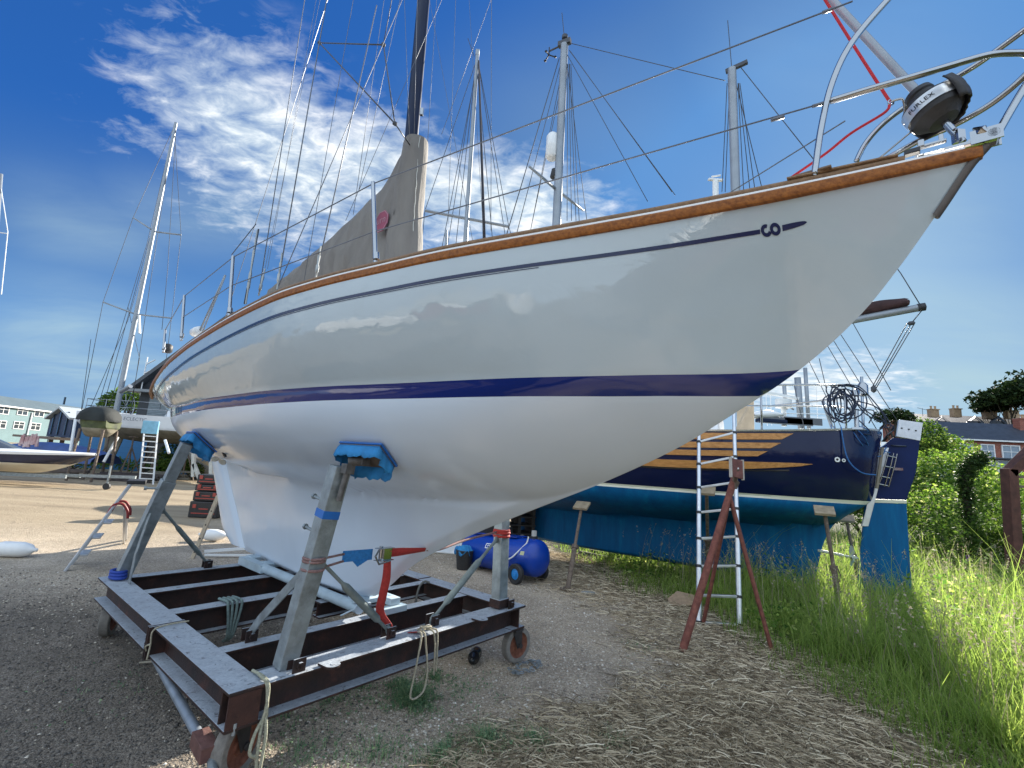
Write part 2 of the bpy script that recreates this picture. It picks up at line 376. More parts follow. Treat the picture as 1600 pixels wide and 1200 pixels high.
# stem chafe plate
m = MB(); pl = []
for i in range(8):
    s = 2.68 + .165*i/7; z = f_zk(s); pl.append((s, z))
rr = []
for s, z in pl: rr.append([B(s-.008, -.014, z+.006), B(s+.006, -.013, z-.006), B(s+.012, 0, z-.011), B(s+.006, .013, z-.006), B(s-.008, .014, z+.006)])
m.grid(rr).build('stem_plate', mat('bronze_plate', (.09,.075,.065), .4, .5), yacht, smooth=True)
# rudder
m = MB(); rr = []
for z in np.linspace(.545, 1.62, 18):
    t = (z-.58)/1.02; le = -3.00 + (-4.08+3.00)*t; te = -3.60 - .90*t
    if z < .75: te += .22*((.75-z)/.205)**2.2
    row = []
    for k in range(17):
        a = k/16; x = 1-abs(2*a-1); xx = le + (te-le)*x; th = .032*math.sqrt(max(x, 0))*(1-x)**.5*2 + .003
        row.append(B(xx, -th if a < .5 else th, z))
    rr.append(row)
m.grid(rr, close=True); m.add(rr[0], [tuple(range(17))]); m.add(rr[-1], [tuple(range(17))])
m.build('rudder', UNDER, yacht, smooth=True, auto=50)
# propeller, three blades, in front of the rudder on the near side of the aperture
BRONZE = mat('bronze', (.75,.68,.56), .4, .1, .15, 20)
pc = U(343, 716, -.14); m = MB(); m.cyl(pc + BD*.12, pc - BD*.03, .016, .015, 12); m.cyl(pc - BD*.03, pc - BD*.05, .015, .005, 12); prop = m.build('propeller', BRONZE, yacht, smooth=True, auto=40)
for k in range(3):
    a = math.radians(75 + 120*k); rad = BA*math.cos(a) + V((0,0,1))*math.sin(a); tan = BD.cross(rad); m = MB(); rr = []
    for i in range(9):
        r = .012 + .083*i/8; w_ = .034*math.sin(math.pi*min(.98, .12+.83*i/8))**.6; tw = (tan*.8 + BD*.6).normalized()
        rr.append([pc + rad*r + tw*w_*x + BD*(.012*(1-x*x)) for x in (-1, -.5, 0, .5, 1)])
    b = m.grid(rr).build('blade', BRONZE, prop, smooth=True); sm = b.modifiers.new('s', 'SOLIDIFY'); sm.thickness = .005
m = MB(); m.lathe([(.03, 0), (.028, .012), (0, .016)], hp(-2.2, 1.53, 0), BA*-1 + V((0,0,-.6))); 
m.build('skin_fitting', BLACKG, yacht)
# ---- standing rigging
MS = -.78
mast_b, mast_t = B(MS, 0, 2.75), B(MS-.35, 0, 12.4)
m = MB(); rr = []
for k in range(17):
    a = 2*math.pi*k/16
mm = MB(); prof = [(.052*math.cos(2*math.pi*k/20), .075*math.sin(2*math.pi*k/20)) for k in range(20)]
mm.extrude(prof, mast_b, mast_t, up=BD); mast = mm.build('mast', NAVY, yacht, smooth=True, auto=40)
MB().box(U(659, 175, -.07), (.03, .03, .07)).build('cleat', STEEL, mast, bevel=.004)
# backstay, forestay + furler
fs0, fs1 = U(1505, 222, 0), B(MS-.30, 0, 12.0)
fd = (fs1 - fs0).normalized()
fc = U(1462, 166, 0); t = (fc - fs0).dot(fd); fc = fs0 + fd*t
m = MB(); m.cyl(fs0, fs0+fd*.07, .012); m.cyl(fs0+fd*.05, fc - fd*.07, .014, .014, 12); m.box(fs0 + fd*.03, (.03, .03, .05)); m.tube([fs0+fd*.06+BA*.018, fs0+fd*.10+BA*.018], .007); m.tube([fs0+fd*.06-BA*.018, fs0+fd*.10-BA*.018], .007)
m.build('forestay_toggle', STEEL, yacht, smooth=True, auto=40)
m = MB(); m.cyl(fc + fd*.06, fs1, .017, .017, 14); foil = m.build('forestay_foil', MASTALU, yacht, smooth=True, auto=40)
DR = .096
m = MB(); m.lathe([(.02, -.085), (.05, -.08), (.07, -.06), (DR-.008, -.045), (DR-.004, -.03), (DR-.004, .032), (DR-.012, .038), (.05, .046), (.045, .075), (.05, .082), (.046, .10), (.02, .112), (0, .112)], fc, fd, 32)
drum = m.build('furling_drum', BLACK, yacht, smooth=True, auto=35)
vd = (CAM - fc); vd = (vd - fd*vd.dot(fd)).normalized(); ud = fd.cross(vd)
def cyl_pt(ang, h, r): return fc + fd*h + (vd*math.cos(ang) + ud*math.sin(ang))*r
for h0, h1 in ((-.023, .023),):
    m = MB(); m.grid([[cyl_pt(-1.5+3.0*i/24, h, DR+.001) for h in (h0, h1)] for i in range(25)]).build('silver_band', ALU, drum, smooth=True)
text_mesh('lettering', 'FURLEX', .024, lambda x, y: cyl_pt(x*1.15/DR - .15, y*.95, DR+.003), BLACKG, drum)
# a folded guard on the far side of the drum
m = MB(); m.grid([[cyl_pt(math.pi*.30 + math.pi*1.0*i/30, h, DR+.014+.008*math.sin(i*.45)-.010*abs(h/.06)**2+.003*math.sin(i*1.9+40*h)) for h in (-.065, -.05, -.03, -.01, .01, .03, .045, .055)] for i in range(31)])
g = m.build('drum_guard', BLACK, drum, smooth=True); sm = g.modifiers.new('s', 'SOLIDIFY'); sm.thickness = .006
eye = U(1392, 160, -.05)
m = MB(); m.tube(smooth_path([cyl_pt(-1.2, .0, DR), U(1412, 158, -.04), U(1400, 156, -.05), eye], 5), .005); m.tube([eye + V((.012*math.cos(a), 0, .012*math.sin(a))) for a in np.linspace(0, 6.28, 12)], .003, closed=True)
m.build('lead_block', STEEL, yacht, smooth=True)
m = MB(); m.tube(smooth_path([U(1283, -10, -.05), U(1335, 73, -.05), U(1380, 143, -.05), U(1390, 158, -.05)], 6), .0060)
m.tube(smooth_path([U(1390, 162, -.05), U(1382, 176, -.06), U(1330, 208, -.1), U(1290, 240, -.12), U(1235, 278, -.14)], 8), .0055)
m.build('furling_line', REDROPE, yacht, smooth=True)
# bow roller / stem head
m = MB(); c = U(1540, 216, 0); RB = frame(BD, (0,0,1))
m.box(c + BD*-.09 + V((0,0,-.012)), (.24, .05, .012), RB); m.box(c + BA*.027 + V((0,0,.0)), (.09, .006, .055), RB); m.box(c - BA*.027 + V((0,0,.0)), (.09, .006, .055), RB); m.cyl(c - BA*.03 + BD*.02, c + BA*.03 + BD*.02, .018)
m.lathe([(.004, -.03), (.022, 0), (.004, .03)], U(1533, 205, -.02) , BD + V((0,0,-1)), 12)
m.build('bow_roller', STEEL, yacht, smooth=True, auto=35)
m = MB(); c = U(1455, 226, -.06); m.box(c, (.09, .02, .012), RB); m.box(c + BD*.03 + V((0,0,.015)), (.015, .02, .03), RB); m.box(c - BD*.03 + V((0,0,.012)), (.02, .03, .03), RB)
m.build('fairlead', STEEL, yacht, bevel=.003)
m = MB(); c = U(1425, 238, -.08); m.box(c, (.05, .03, .02), RB); m.build('deck_cleat', BLACKG, yacht, bevel=.003)
# pulpit
R_ = .0125
def path(*p): return smooth_path([U(*a) for a in p], 6)
m = MB()
m.tube(path((1272,272,-.25),(1274,262,-.255),(1283,200,-.26),(1300,130,-.26),(1330,68,-.25),(1385,2,-.22),(1440,-55,-.19),(1520,-110,-.13)), R_, 12)
m.tube(path((1297,158,-.255),(1360,139,-.24),(1440,116,-.19),(1500,98,-.13),(1545,86,-.08),(1580,83,-.03),(1610,87,.02),(1650,120,.1)), R_, 12)
m.build('pulpit_frame', STEEL, yacht, smooth=True)
m = MB()
m.tube(path((1338,252,.20),(1352,225,.20),(1375,198,.20),(1410,170,.20),(1460,140,.19),(1520,105,.15),(1560,77,.12),(1610,40,.08)), R_*.95, 12)
m.tube(path((1385,248,.12),(1440,218,.12),(1490,196,.11),(1540,168,.09),(1580,138,.06),(1620,100,.03)), R_*.95, 12)
m.tube(path((1556,214,.02),(1575,180,.02),(1600,138,.02),(1650,60,.02)), R_*1.1, 12)
m.tube(path((1373,248,.0),(1427,203,.0)), .004, 8)
m.build('pulpit_frame', STEEL, yacht, smooth=True)
MB().box(B(2.305, -.235, f_zs(2.305)+.052), (.13, .05, .010), frame(BD, (0,0,1))).build('pulpit_foot', mat('varnish_foot', (.16,.10,.06), .5), yacht, bevel=.003)
# stanchions and guard wires
stn = []
for i, (ub, vb, ut, vt, q) in enumerate([(588,406,583,287,-.985),(359,489,364,402,-1.12),(284,527,288,463,-1.04),(256,546,258,516,-.93)]):
    a, b = U(ub, vb, q), U(ut, vt, q); stn.append((a, b)); m = MB(); m.cyl(a - V((0,0,.03)), b, .0125, .0125, 12); m.lathe([(.0125, 0), (.010, .012), (0, .014)], b, b-a, 12); m.cyl(a, a + (b-a)*.08, .018, .018, 12)
    m.build('stanchion', STEEL, yacht, smooth=True, auto=40)
for i, (ub, vb, ut, vt, q) in enumerate([(0,0,0,0,0)]*3):
    s = (.35, -1.3, -2.3)[i]; m = MB(); m.cyl(B(s, f_qs(s)-.05, f_zs(s)), B(s, f_qs(s)-.05, f_zs(s)+.52), .0125, .0125, 10); m.build('stanchion', STEEL, yacht, smooth=True, auto=40)
m = MB(); tw = [U(1332, 2, -.26)] + [b for a, b in stn]; lw = [U(1290, 160, -.26)] + [a + (b-a)*(.36 if i == 0 else .48) for i, (a, b) in enumerate(stn[:3])]
m.tube(tw, .0036, 6); m.tube(lw, .0034, 6)
m.tube([U(1225, 182, -.34), U(1205, 188, -.36)], .008, 8); m.tube([U(1290, 160, -.26), U(1270, 166, -.29)], .007, 8); m.tube([U(1300, 14, -.3), U(1285, 20, -.31)], .007, 8)
farw = [B(2.4, .25, 3.4)] + [B(s, f_qs(s)-.05, f_zs(s)+.52) for s in (.35, -1.3, -2.3, -3.6)]; m.tube(farw, .0034, 6)
m.build('guard_wire', WIRE, yacht, smooth=True)
# near-side shrouds, stays, halyards  (image line -> plane q)
def seg(mb_, u0, v0, u1, v1, q0, q1=None, r=.0035, ext=0.0):
    a, b = U(u0, v0, q0), U(u1, v1, q1 if q1 is not None else q0); mb_.tube([a, b + (b-a)*ext], r, 6)
m = MB()
top = B(MS-.3, 0, 11.8)
for (u, v, q, r, u1, v1, q1, tl) in ((493,436,-1.02,.004,548,190,-.9,.5),(433,452,-1.05,.0042,499,67,-.95,.42),(404,462,-1.02,.0036,476,0,-.8,.33)):
    a = U(u, v, q); b = U(u1, v1, q1); m.tube([a, b, b + (b-a)*.9], r, 8)
seg(m, 433,452, 598,70, -1.05, -.6, .003, .3); seg(m, 470,468, 552,0, -.6, -.5, .0025, .2); seg(m, 552,335, 600,0, -.5, -.3, .0022, .2); seg(m, 560,300, 625,0, -.3, -.2, .0022, .2)
seg(m, 540,345, 690,0, -.3, 0, .0022, .3)
for (u0, v0, u1, v1) in ((690,210,767,0),(668,225,682,0),(640,222,632,0),(647,212,652,0),(700,350,712,0),(740,385,682,60),(410,440,500,0),(418,420,494,0)):
    seg(m, u0, v0, u1, v1, .25 if u0 > 660 else -.2, None, .0022, .25)
seg(m, 767,360, 768,0, .5, None, .003, .3); seg(m, 755,360,733,0,.5,None,.002,.3)
m.build('shrouds', WIRE, yacht, smooth=True)
for (u, v, u1, v1, q) in ((493,436,501,385,-1.02),(433,452,441,395,-1.05),(404,462,414,420,-1.02),(384,475,402,360,-1.08)):
    a, b = U(u, v, q), U(u1, v1, q); m = MB(); d = (b-a); m.tube([a, a+d*.18, a+d*.22, a+d*.4, a+d*.45, a+d*.7, a+d*.74, b], [.006,.006,.011,.011,.006,.010,.006,.005], 8); m.build('bottlescrew', mat('screw_metal', (.3,.31,.3), .35, .8), yacht, smooth=True, auto=40)
# slim spreader-like lazy-jack bridle
m = MB(); a, b, c, d = U(499,67,-.5), U(599,70,-.5), U(617,193,-.4), U(640,226,-.1)
m.tube([a, b], .006, 8); m.tube([b, c], .005, 8); m.tube([a, c], .006, 8); m.tube([c, d], .005, 8)
for p in (a, b, c): m.lathe([(0,-.02),(.018,-.012),(.018,.012),(0,.02)], p, BA, 10)
m.tube([b, U(612, 0, -.5), U(625, -60, -.5)], .0035, 6); m.tube([a, U(510, 0, -.5), U(520, -60, -.5)], .0035, 6)
m.build('lazy_jack', DWIRE, yacht, smooth=True)
# aft deck gear: danbuoy, struts on quarter
for a_ in ((382,475,404,358,-.9,.007),(310,522,352,430,-.8,.010),(316,520,352,432,-.8,.006),(362,398,400,350,-.9,.004)):
    m = MB(); seg(m, *a_[:5], None, a_[5]); m.build('quarter_strut', DWIRE if a_[0] > 350 else MASTALU, yacht, smooth=True)
m = MB(); c = U(308, 518, -.8); m.lathe([(0, -.09), (.045, -.08), (.05, 0), (.045, .08), (0, .09)], c, BD, 14); m.build('winch_cover', WHITEP, yacht, smooth=True)
m = MB(); c = U(262, 545, -.75); m.lathe([(.03, -.05), (.05, -.03), (.05, .04), (.02, .06), (0, .06)], c, (0,0,1), 14); m.build('horn_vent', BLACK, yacht, smooth=True)
# backstay
m = MB(); m.tube([B(-5.2, 0, 2.25), B(MS-.35, 0, 12.3)], .004, 6); m.build('backstay', WIRE, yacht)
# ---- mainsail cover on the boom
CL = mat('cover_cloth', (.17,.155,.14), .85, 0, .10, 3, .55, 7, col2=(.21,.195,.175), stretch=(2.2,2.2,.5))
def cover_fac():
    up = [(645,226),(632,236),(617,268),(598,295),(570,322),(540,352),(505,385),(470,418),(432,452)]
    top_ = [loc(U(u, v, 0)) for u, v in up]
    return top_
tp = cover_fac(); m = MB()
# stations along the boom: top line from the picture plane, belly below
boom_z0 = 3.22
ss = [p[0] for p in tp]; zz = [p[2] for p in tp]
ft = spline(list(zip(ss, zz))) if all(ss[i] > ss[i+1] for i in range(len(ss)-1)) else None
smin, smax = min(ss), max(ss)
order = sorted(zip(ss, zz)); 
rows = []
NS = 40
for i in range(NS+1):
    t = i/NS; s = smin + (smax + .02 - smin)*t
    zt = float(np.interp(s, [a for a, b in order], [b for a, b in order]))
    zb = 2.95 if t > .55 else 2.95 + .25*((.55-t)/.55)
    row = []
    for k in range(25):
        a = 2*math.pi*k/24; cz, sy = math.cos(a), math.sin(a)
        h = (zt - zb)/2; zc = (zt + zb)/2; wd = .10 + .035*(1-t)
        wd *= (1 - .25*abs(cz)**3)
        fold = .024*math.sin(7*s + 6*cz) * (1-abs(cz)) + .016*math.sin(15*s - 9*cz) + .012*math.sin(29*s + 5*cz)*abs(math.sin(3*s)) - .022*math.exp(-((s+1.55+.12*cz)/.035)**2) - .02*math.exp(-((s+2.35-.1*cz)/.03)**2)
        row.append(B(s + .02*cz*math.sin(3*s), (wd + fold)*sy, zc + h*cz))
    rows.append(row)
m.grid(rows); m.add(rows[0], [tuple(range(25))])
# front wrap round the mast
fr = []
for z in np.linspace(2.85, 4.46, 24):
    row = []; w_ = .10 + .035*math.sin((z-2.85)/1.61*math.pi)
    for k in range(21):
        a = 2*math.pi*k/20; row.append(B(MS + .01 + (.115 + .10*max(0, 1-(z-2.85)/1.5))*math.cos(a)*(1 if math.cos(a) > 0 else 1.25) - .015*math.sin(7*z), (w_ + .010*math.sin(11*z + 3*a))*math.sin(a), z))
    fr.append(row)
m.grid(fr)
cover = m.build('sail_cover', CL, yacht, smooth=True)
m = MB(); m.tube([B(MS + .125 + .09*max(0, 1-(z-2.85)/1.5), -.045 + .003*math.sin(40*z), z) for z in np.linspace(2.9, 4.44, 60)], .0032, 6)
m.build('lacing', ROPEW, cover, smooth=True)
PINK = mat('pink_badge', (.26,.06,.10), .8); PINKL = mat('pink_light', (.36,.20,.24), .8)
lc = U(596, 346, -.150)
def bp(x, y, o=0): return lc + BD*x + V((0,0,y)) - BA*o
m = MB(); R8 = [(.105*math.cos(math.radians(22.5+45*k)), .105*math.sin(math.radians(22.5+45*k))) for k in range(8)]
m.slab([bp(x, y) for x, y in R8], BA, .004); bd = m.build('badge', PINK, cover)
m = MB()
for k in range(8):
    a, b = R8[k], R8[(k+1) % 8]; m.add([bp(a[0]*.97,a[1]*.97,.004), bp(b[0]*.97,b[1]*.97,.004), bp(b[0]*.9,b[1]*.9,.004), bp(a[0]*.9,a[1]*.9,.004)], [(0,1,2,3)])
m.build('badge_border', PINKL, bd)
text_mesh('lettering', 'urn', .10, lambda x, y: bp(x, y+.01, .005), PINKL, bd)
m = MB(); m.cyl(B(MS-.1, 0, 3.1), B(-3.9, 0, 3.12), .045); m.build('boom', MASTALU, yacht, smooth=True, auto=40)
# ================================================================ CRADLE
cradle = thing('boat_cradle', 'rusty steel I-beam boat cradle on caster wheels under the white yacht', 'boat cradle', tuple(B(-1.4, 0, 0)))
ZT, BH, FW, TW, FT = .45, .175, .17, .012, .014
def iprof(h, w, t, ft): a, b = w/2, h/2; return [(-a,-b),(a,-b),(a,-b+ft),(t/2,-b+ft),(t/2,b-ft),(a,b-ft),(a,b),(-a,b),(-a,b-ft),(-t/2,b-ft),(-t/2,-b+ft),(-a,-b+ft)]
def ibeam(p0, p1, name='beam', h=BH, w=FW, dz=0.):
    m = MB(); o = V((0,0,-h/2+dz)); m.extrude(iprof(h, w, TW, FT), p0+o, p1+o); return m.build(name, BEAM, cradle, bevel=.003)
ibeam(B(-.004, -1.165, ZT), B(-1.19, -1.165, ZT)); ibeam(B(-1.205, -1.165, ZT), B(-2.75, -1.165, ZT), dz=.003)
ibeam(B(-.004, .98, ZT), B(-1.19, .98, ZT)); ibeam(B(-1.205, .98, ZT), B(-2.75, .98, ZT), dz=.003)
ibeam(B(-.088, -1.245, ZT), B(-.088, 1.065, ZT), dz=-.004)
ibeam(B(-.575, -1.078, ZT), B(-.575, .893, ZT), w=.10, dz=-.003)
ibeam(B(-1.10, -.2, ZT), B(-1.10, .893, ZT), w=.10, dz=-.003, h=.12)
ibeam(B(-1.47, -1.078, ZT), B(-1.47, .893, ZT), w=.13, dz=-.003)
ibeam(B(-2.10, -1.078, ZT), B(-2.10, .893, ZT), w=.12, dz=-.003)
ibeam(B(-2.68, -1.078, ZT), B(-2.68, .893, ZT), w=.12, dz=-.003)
RB3 = frame(BD, (0,0,1))
m = MB(); m.box(B(-1.185, -1.175, ZT-.088), (.012, .20, .19), RB3); m.box(B(-1.212, -1.175, ZT-.088), (.012, .20, .19), RB3); m.cyl(B(-1.17, -1.262, ZT-.1), B(-1.235, -1.262, ZT-.1), .011)
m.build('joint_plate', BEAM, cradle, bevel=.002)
m = MB(); m.box(B(-.005, -1.17, ZT-.09), (.010, .15, .145), RB3); m.build('end_plate', mat('rust_plate', (.045,.017,.012), .8, 0, .4, 12, .4, 80), cradle)
# lifting eyes on the front beam
for q in (-.74, .48):
    m = MB(); c = B(.0, q, ZT+.006); pr = [c + BA*(.045*math.cos(a)) + BD*(.03 + .045*math.sin(a)) for a in np.linspace(0, math.pi, 12)]
    pr = [c - BD*.03 + BA*.05] + pr + [c - BD*.03 - BA*.05]
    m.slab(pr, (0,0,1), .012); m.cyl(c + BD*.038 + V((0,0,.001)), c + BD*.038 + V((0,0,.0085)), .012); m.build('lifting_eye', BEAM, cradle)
for s, q in ((.0,-1.2),(-.03,1.0)):
    m = MB(); m.cyl(B(s-.01,q,ZT-BH+.012), B(s-.01,q,ZT-BH+.034), .014, n=6); m.cyl(B(s-.01,q,ZT-BH-.02), B(s-.01,q,ZT-BH+.042), .008); m.build('bolt', GALV, cradle)
# posts
def post(base, top, w, name='post', up=None):
    m = MB(); d = (top-base).normalized(); m.beam(base, top, w, w*.85, BD); return m.build(name, GALV, cradle, bevel=.004)
p1b, p1t = B(-.13, -.925, ZT), B(.02, -.83, 1.53)
post(p1b, p1t, .10); d1 = (p1t-p1b)
for f_, q_ in ((.82, 1), (.66, 1)):
    c = p1b + d1*f_ - BD*.045 - BA*.03; m = MB(); m.cyl(c, c + (-BD*.085 + V((0,0,.012))), .009, n=8); m.cyl(c + (-BD*.085 + V((0,0,.012))), c - BD*.10 + V((0,0,.014)), .017, n=6); m.build('clamp_bolt', GALV, cradle, smooth=True, auto=30)
BLT = mat('blue_tape', (.01,.12,.42), .45); CLOTHB = mat('blue_cloth', (.02,.20,.46), .8, 0, .2, 14, .2, 50)
c = p1b + d1*.745; m = MB(); m.beam(c - d1*.012, c + d1*.028, .1025, .0875, BD); m.build('tape_band', BLT, cradle)
p2b, p2t = B(-.11, .84, ZT), B(-.2, .90, 1.40)
post(p2b, p2t, .105)
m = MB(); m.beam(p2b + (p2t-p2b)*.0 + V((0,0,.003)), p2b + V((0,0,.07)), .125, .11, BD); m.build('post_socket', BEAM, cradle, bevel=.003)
p3b, p3t = B(-2.62, -1.12, ZT), B(-2.30, -.92, 1.60)
post(p3b, p3b + (p3t-p3b)*.72, .105); post(p3b + (p3t-p3b)*.72, p3t, .085, 'inner_post')
c = p3b + (p3t-p3b)*.66; m = MB(); m.cyl(c - BA*.05 , c - BA*.12 - BD*.03, .009); m.cyl(c - BA*.12 - BD*.03, c - BA*.14-BD*.035, .018, n=6); m.build('clamp_bolt', GALV, cradle)
p4b, p4t = B(-2.62, .95, ZT), B(-2.5, .85, 1.55); post(p4b, p4t, .1)
for s, q in ((-.055,-.90),(-.62,-.91),(-.14,-.24),(-.14,.14),(-2.70,-.45),(-.06,.90)):
    m = MB(); c = B(s, q, ZT+.03); m.box(c + BD*.03, (.008, .07, .07), RB3); m.box(c - BD*.03, (.008, .07, .07), RB3); m.cyl(c - BD*.05, c + BD*.05, .011, n=8); m.cyl(c + BD*.036, c + BD*.05, .02, n=6)
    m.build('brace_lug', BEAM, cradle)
def strut(a, b, r0=.011, r1=.024, name='brace'):
    a, b = V(a), V(b); d = b-a; m = MB(); m.tube([a, a+d*.28, a+d*.33, a+d*.80, a+d*.84, b], [r0,r0,r1,r1,r0,r0], 12)
    for e in (a, b): m.tube([e + V((0,0,.022*math.cos(t))) + d.normalized()*.022*math.sin(t) for t in np.linspace(0, 6.28, 14)][:-1], .010, 8, closed=True)
    return m.build(name, mat('brace_galv', (.20,.235,.23), .55, .4, .25, 14, .2, 60), cradle, smooth=True, auto=40)
m1 = p1b + d1*.50
strut(m1 + BA*.05, B(-.14, -.24, ZT+.035)); 
m = MB(); a = m1 - BD*.02; b = B(-.62, -.91, ZT+.035); m.tube([a, a+(b-a)*.82, b], .004, 4); 
mm = MB(); k1 = a + (b-a)*.84 + V((0,0,.02)); mm.beam(a, k1, .055, .008, BA); mm.beam(k1, b, .055, .008, BA); mm.build('flat_brace', GALV, cradle, bevel=.002)
m2 = p2b + (p2t-p2b)*.56; strut(m2 - BA*.06, B(-.14, .14, ZT+.035), .013, .026)
m3 = p3b + (p3t-p3b)*.50; strut(m3 + BA*.06, B(-2.70, -.45, ZT+.035), .012, .02)
mm = MB(); a = m3 + V((0,0,-.02)) - BA*.04 + BD*.05; b = B(-2.38, -1.12, ZT+.01); k1 = b + V((-.00, 0, .16)) + (a-b)*.12; mm.beam(a, k1, .05, .008, BA); mm.beam(k1, b, .05, .008, BA); mm.build('flat_brace', GALV, cradle, bevel=.002)
# keel rest: two pale painted tubes with cross blocks
KR = mat('keel_rest_paint', (.42,.52,.58), .4, 0, .12, 8, .1, 60)
for q in (-.14, .17):
    m = MB(); m.cyl(B(-2.2, q, .495), B(-.62, q, .495), .04, n=20); m.box(B(-2.42, q, .49), (.5, .085, .07), RB3); m.build('keel_tube', KR, cradle, smooth=True, auto=35)
for s in (-2.6, -2.25, -.75):
    m = MB(); m.box(B(s, .01, .515), (.16, .25, .035), RB3); m.build('keel_block', KR, cradle, bevel=.004)
m = MB(); m.box(B(-.52, .06, .475), (.07, .26, .045), RB3); m.box(B(-.56, .10, .525), (.08, .09, .05), RB3); m.build('keel_stop', KR, cradle, bevel=.004)
m = MB(); m.lathe([(.0,0),(.045,0),(.045,.014),(0,.014)], B(-.66, -.14, .535), (0,0,1), 20); m.box(B(-.60, -.14, .542), (.12, .07, .014), RB3); m.cyl(B(-.62, -.19, .50), B(-.66, -.27, .46), .006); m.build('clamp_plate', KR, cradle, smooth=True, auto=35)
# pads
def pad(s, z, name='support_pad', ln=.17, hh=.10, flap=.05, ang=.5):
    c = hp(s, z, .012); n = (hp(s, z, .1) - hp(s, z, 0)); 
    t1 = (hp(s+.05, z) - hp(s-.05, z)).normalized(); t2 = (hp(s, z+.04) - hp(s, z-.04)).normalized(); n = t1.cross(t2).normalized()
    if n.dot(BA) > 0: n = -n
    t2 = n.cross(t1).normalized()
    if t2.z < 0: t2 = -t2
    F = Matrix((t1, t2, n)).transposed(); c = c + n*.005
    m = MB(); m.box(c + n*.012, (2*ln, 2*hh, .022), F); p = m.build(name, mat('ply_dark', (.10,.08,.06), .8, 0, .3, 20), cradle)
    m = MB(); m.box(c + n*.000, (2*ln+.02, 2*hh+.016, .012), F); m.build('tape_edge', BLT, p, bevel=.003)
    m = MB()
    def P(x, y, h): return c + t1*x + t2*y + n*h
    per = []
    for x in np.linspace(-ln, ln, 16): per.append((x, hh, 0, 1))
    for y in np.linspace(hh, -hh, 9)[1:]: per.append((ln, y, 1, 0))
    for x in np.linspace(ln, -ln, 16)[1:]: per.append((x, -hh, 0, -1))
    for y in np.linspace(-hh, hh, 9)[1:-1]: per.append((-ln, y, -1, 0))
    rr = []
    for k in range(4):
        rr.append([P(x + ox*.006*k, y + oy*.004*k, .012 + (.02 + flap*(.7+.45*math.sin(i*1.7)*math.cos(i*.6)))*k/3) - V((0,0,.012*k*k/3)) + t1*.004*math.sin(i*2.1)*k for i, (x, y, ox, oy) in enumerate(per)])
    g = m.grid(rr, close=True).build('cloth_wrap', CLOTHB, p, smooth=True); sm = g.modifiers.new('s', 'SOLIDIFY'); sm.thickness = .002
    return c, n, t1, t2
c, n, t1, t2 = pad(.14, 1.615, ln=.16, hh=.085, flap=.035)
m = MB(); m.box(c + n*.045, (.06, .05, .07), RB3); e = p1t + BD*.075 + V((0,0,-.0)); m.cyl(c + n*.05, e + V((0,0,.03)), .03, .027, 16)
m.box(e + V((0,0,-.01)), (.055, .055, .055), frame(BD, d1)); m.cyl(e, e - d1.normalized()*.19, .017, .017, 12); m.build('pad_screw', mat('screw_steel', (.13,.125,.12), .6, .5, .3, 20, .3, 70), cradle, smooth=True, auto=35)
c, n, t1, t2 = pad(-2.38, 1.63, ln=.15, hh=.12, flap=.04)
m = MB(); m.cyl(c + n*.03, p3t + V((0,0,-.03)), .022, n=14); m.build('pad_screw', MATS['screw_steel'], cradle, smooth=True, auto=35)
# casters
def caster(s, q, turn, name='caster_wheel'):
    t = B(s, q, 0); ax = Rz(turn) @ BD; f = Rz(turn) @ BA; c = t + V((0,0,.14)) + f*.03
    m = MB(); m.box(t + V((0,0,.262)), (.12, .10, .014), RB3); m.cyl(t + V((0,0,.22)), t + V((0,0,.27)), .04, n=14)
    for sd in (-1, 1):
        m.slab([t + ax*.045*sd + V((0,0,.255)) - f*.05, t + ax*.045*sd + V((0,0,.255)) + f*.05, c + ax*.045*sd + f*.02, c + ax*.045*sd - f*.025 + V((0,0,-.02))], ax, .007)
    m.cyl(c - ax*.06, c + ax*.06, .012); m.cyl(c - ax*.062, c - ax*.055, .02, n=6); m.cyl(c + ax*.055, c + ax*.062, .02, n=6)
    fk = m.build('caster_fork', mat('fork_steel', (.05,.045,.045), .6, .4, .3, 20), cradle, bevel=.001)
    m = MB(); m.lathe([(.10, -.034), (.132, -.034), (.138, -.028), (.138, .028), (.132, .034), (.10, .034), (.10, -.034)], c, ax, 36, False); m.build('tyre', mat('worn_tyre', (.20,.185,.165), .85, 0, .25, 30, .3, 90), fk, smooth=True, auto=40)
    m = MB(); m.lathe([(0, -.02), (.04, -.026), (.045, -.016), (.085, -.014), (.10, -.03), (.104, -.03), (.104, .03), (.10, .03), (.085, .014), (.045, .016), (.04, .026), (0, .02)], c, ax, 30); m.build('rim', RUSTPIPE, fk, smooth=True, auto=40)
caster(-.06, 1.0, math.radians(-8)); caster(-.12, -1.14, math.radians(25)); caster(-2.62, -1.15, math.radians(60)); caster(-2.62, .95, .3)
# tow bar
m = MB(); a, b = on_z(229, 1003, .27), on_z(312, 1152, .17); m.cyl(a, b, .024, n=16); m.cyl(a + (a-b).normalized()*.0, a - (a-b).normalized()*.03, .029, n=16); m.build('tow_tube', mat('tow_paint', (.22,.25,.29), .5, .3, .2, 12), cradle, smooth=True, auto=35)
m = MB(); d = (b-a).normalized(); m.beam(b - d*.01, b + d*.16, .075, .07); m.build('tow_socket', mat('tow_rust', (.13,.06,.05), .75, 0, .35, 15, .3, 70), cradle, bevel=.003)
m = MB(); e = b + d*.14; m.cyl(e + BA*.02 + V((0,0,-.03)), e + BA*-.0 + d*.10 + V((0,0,-.05)), .022, n=14); m.build('tow_pin', GALV, cradle, smooth=True, auto=35)
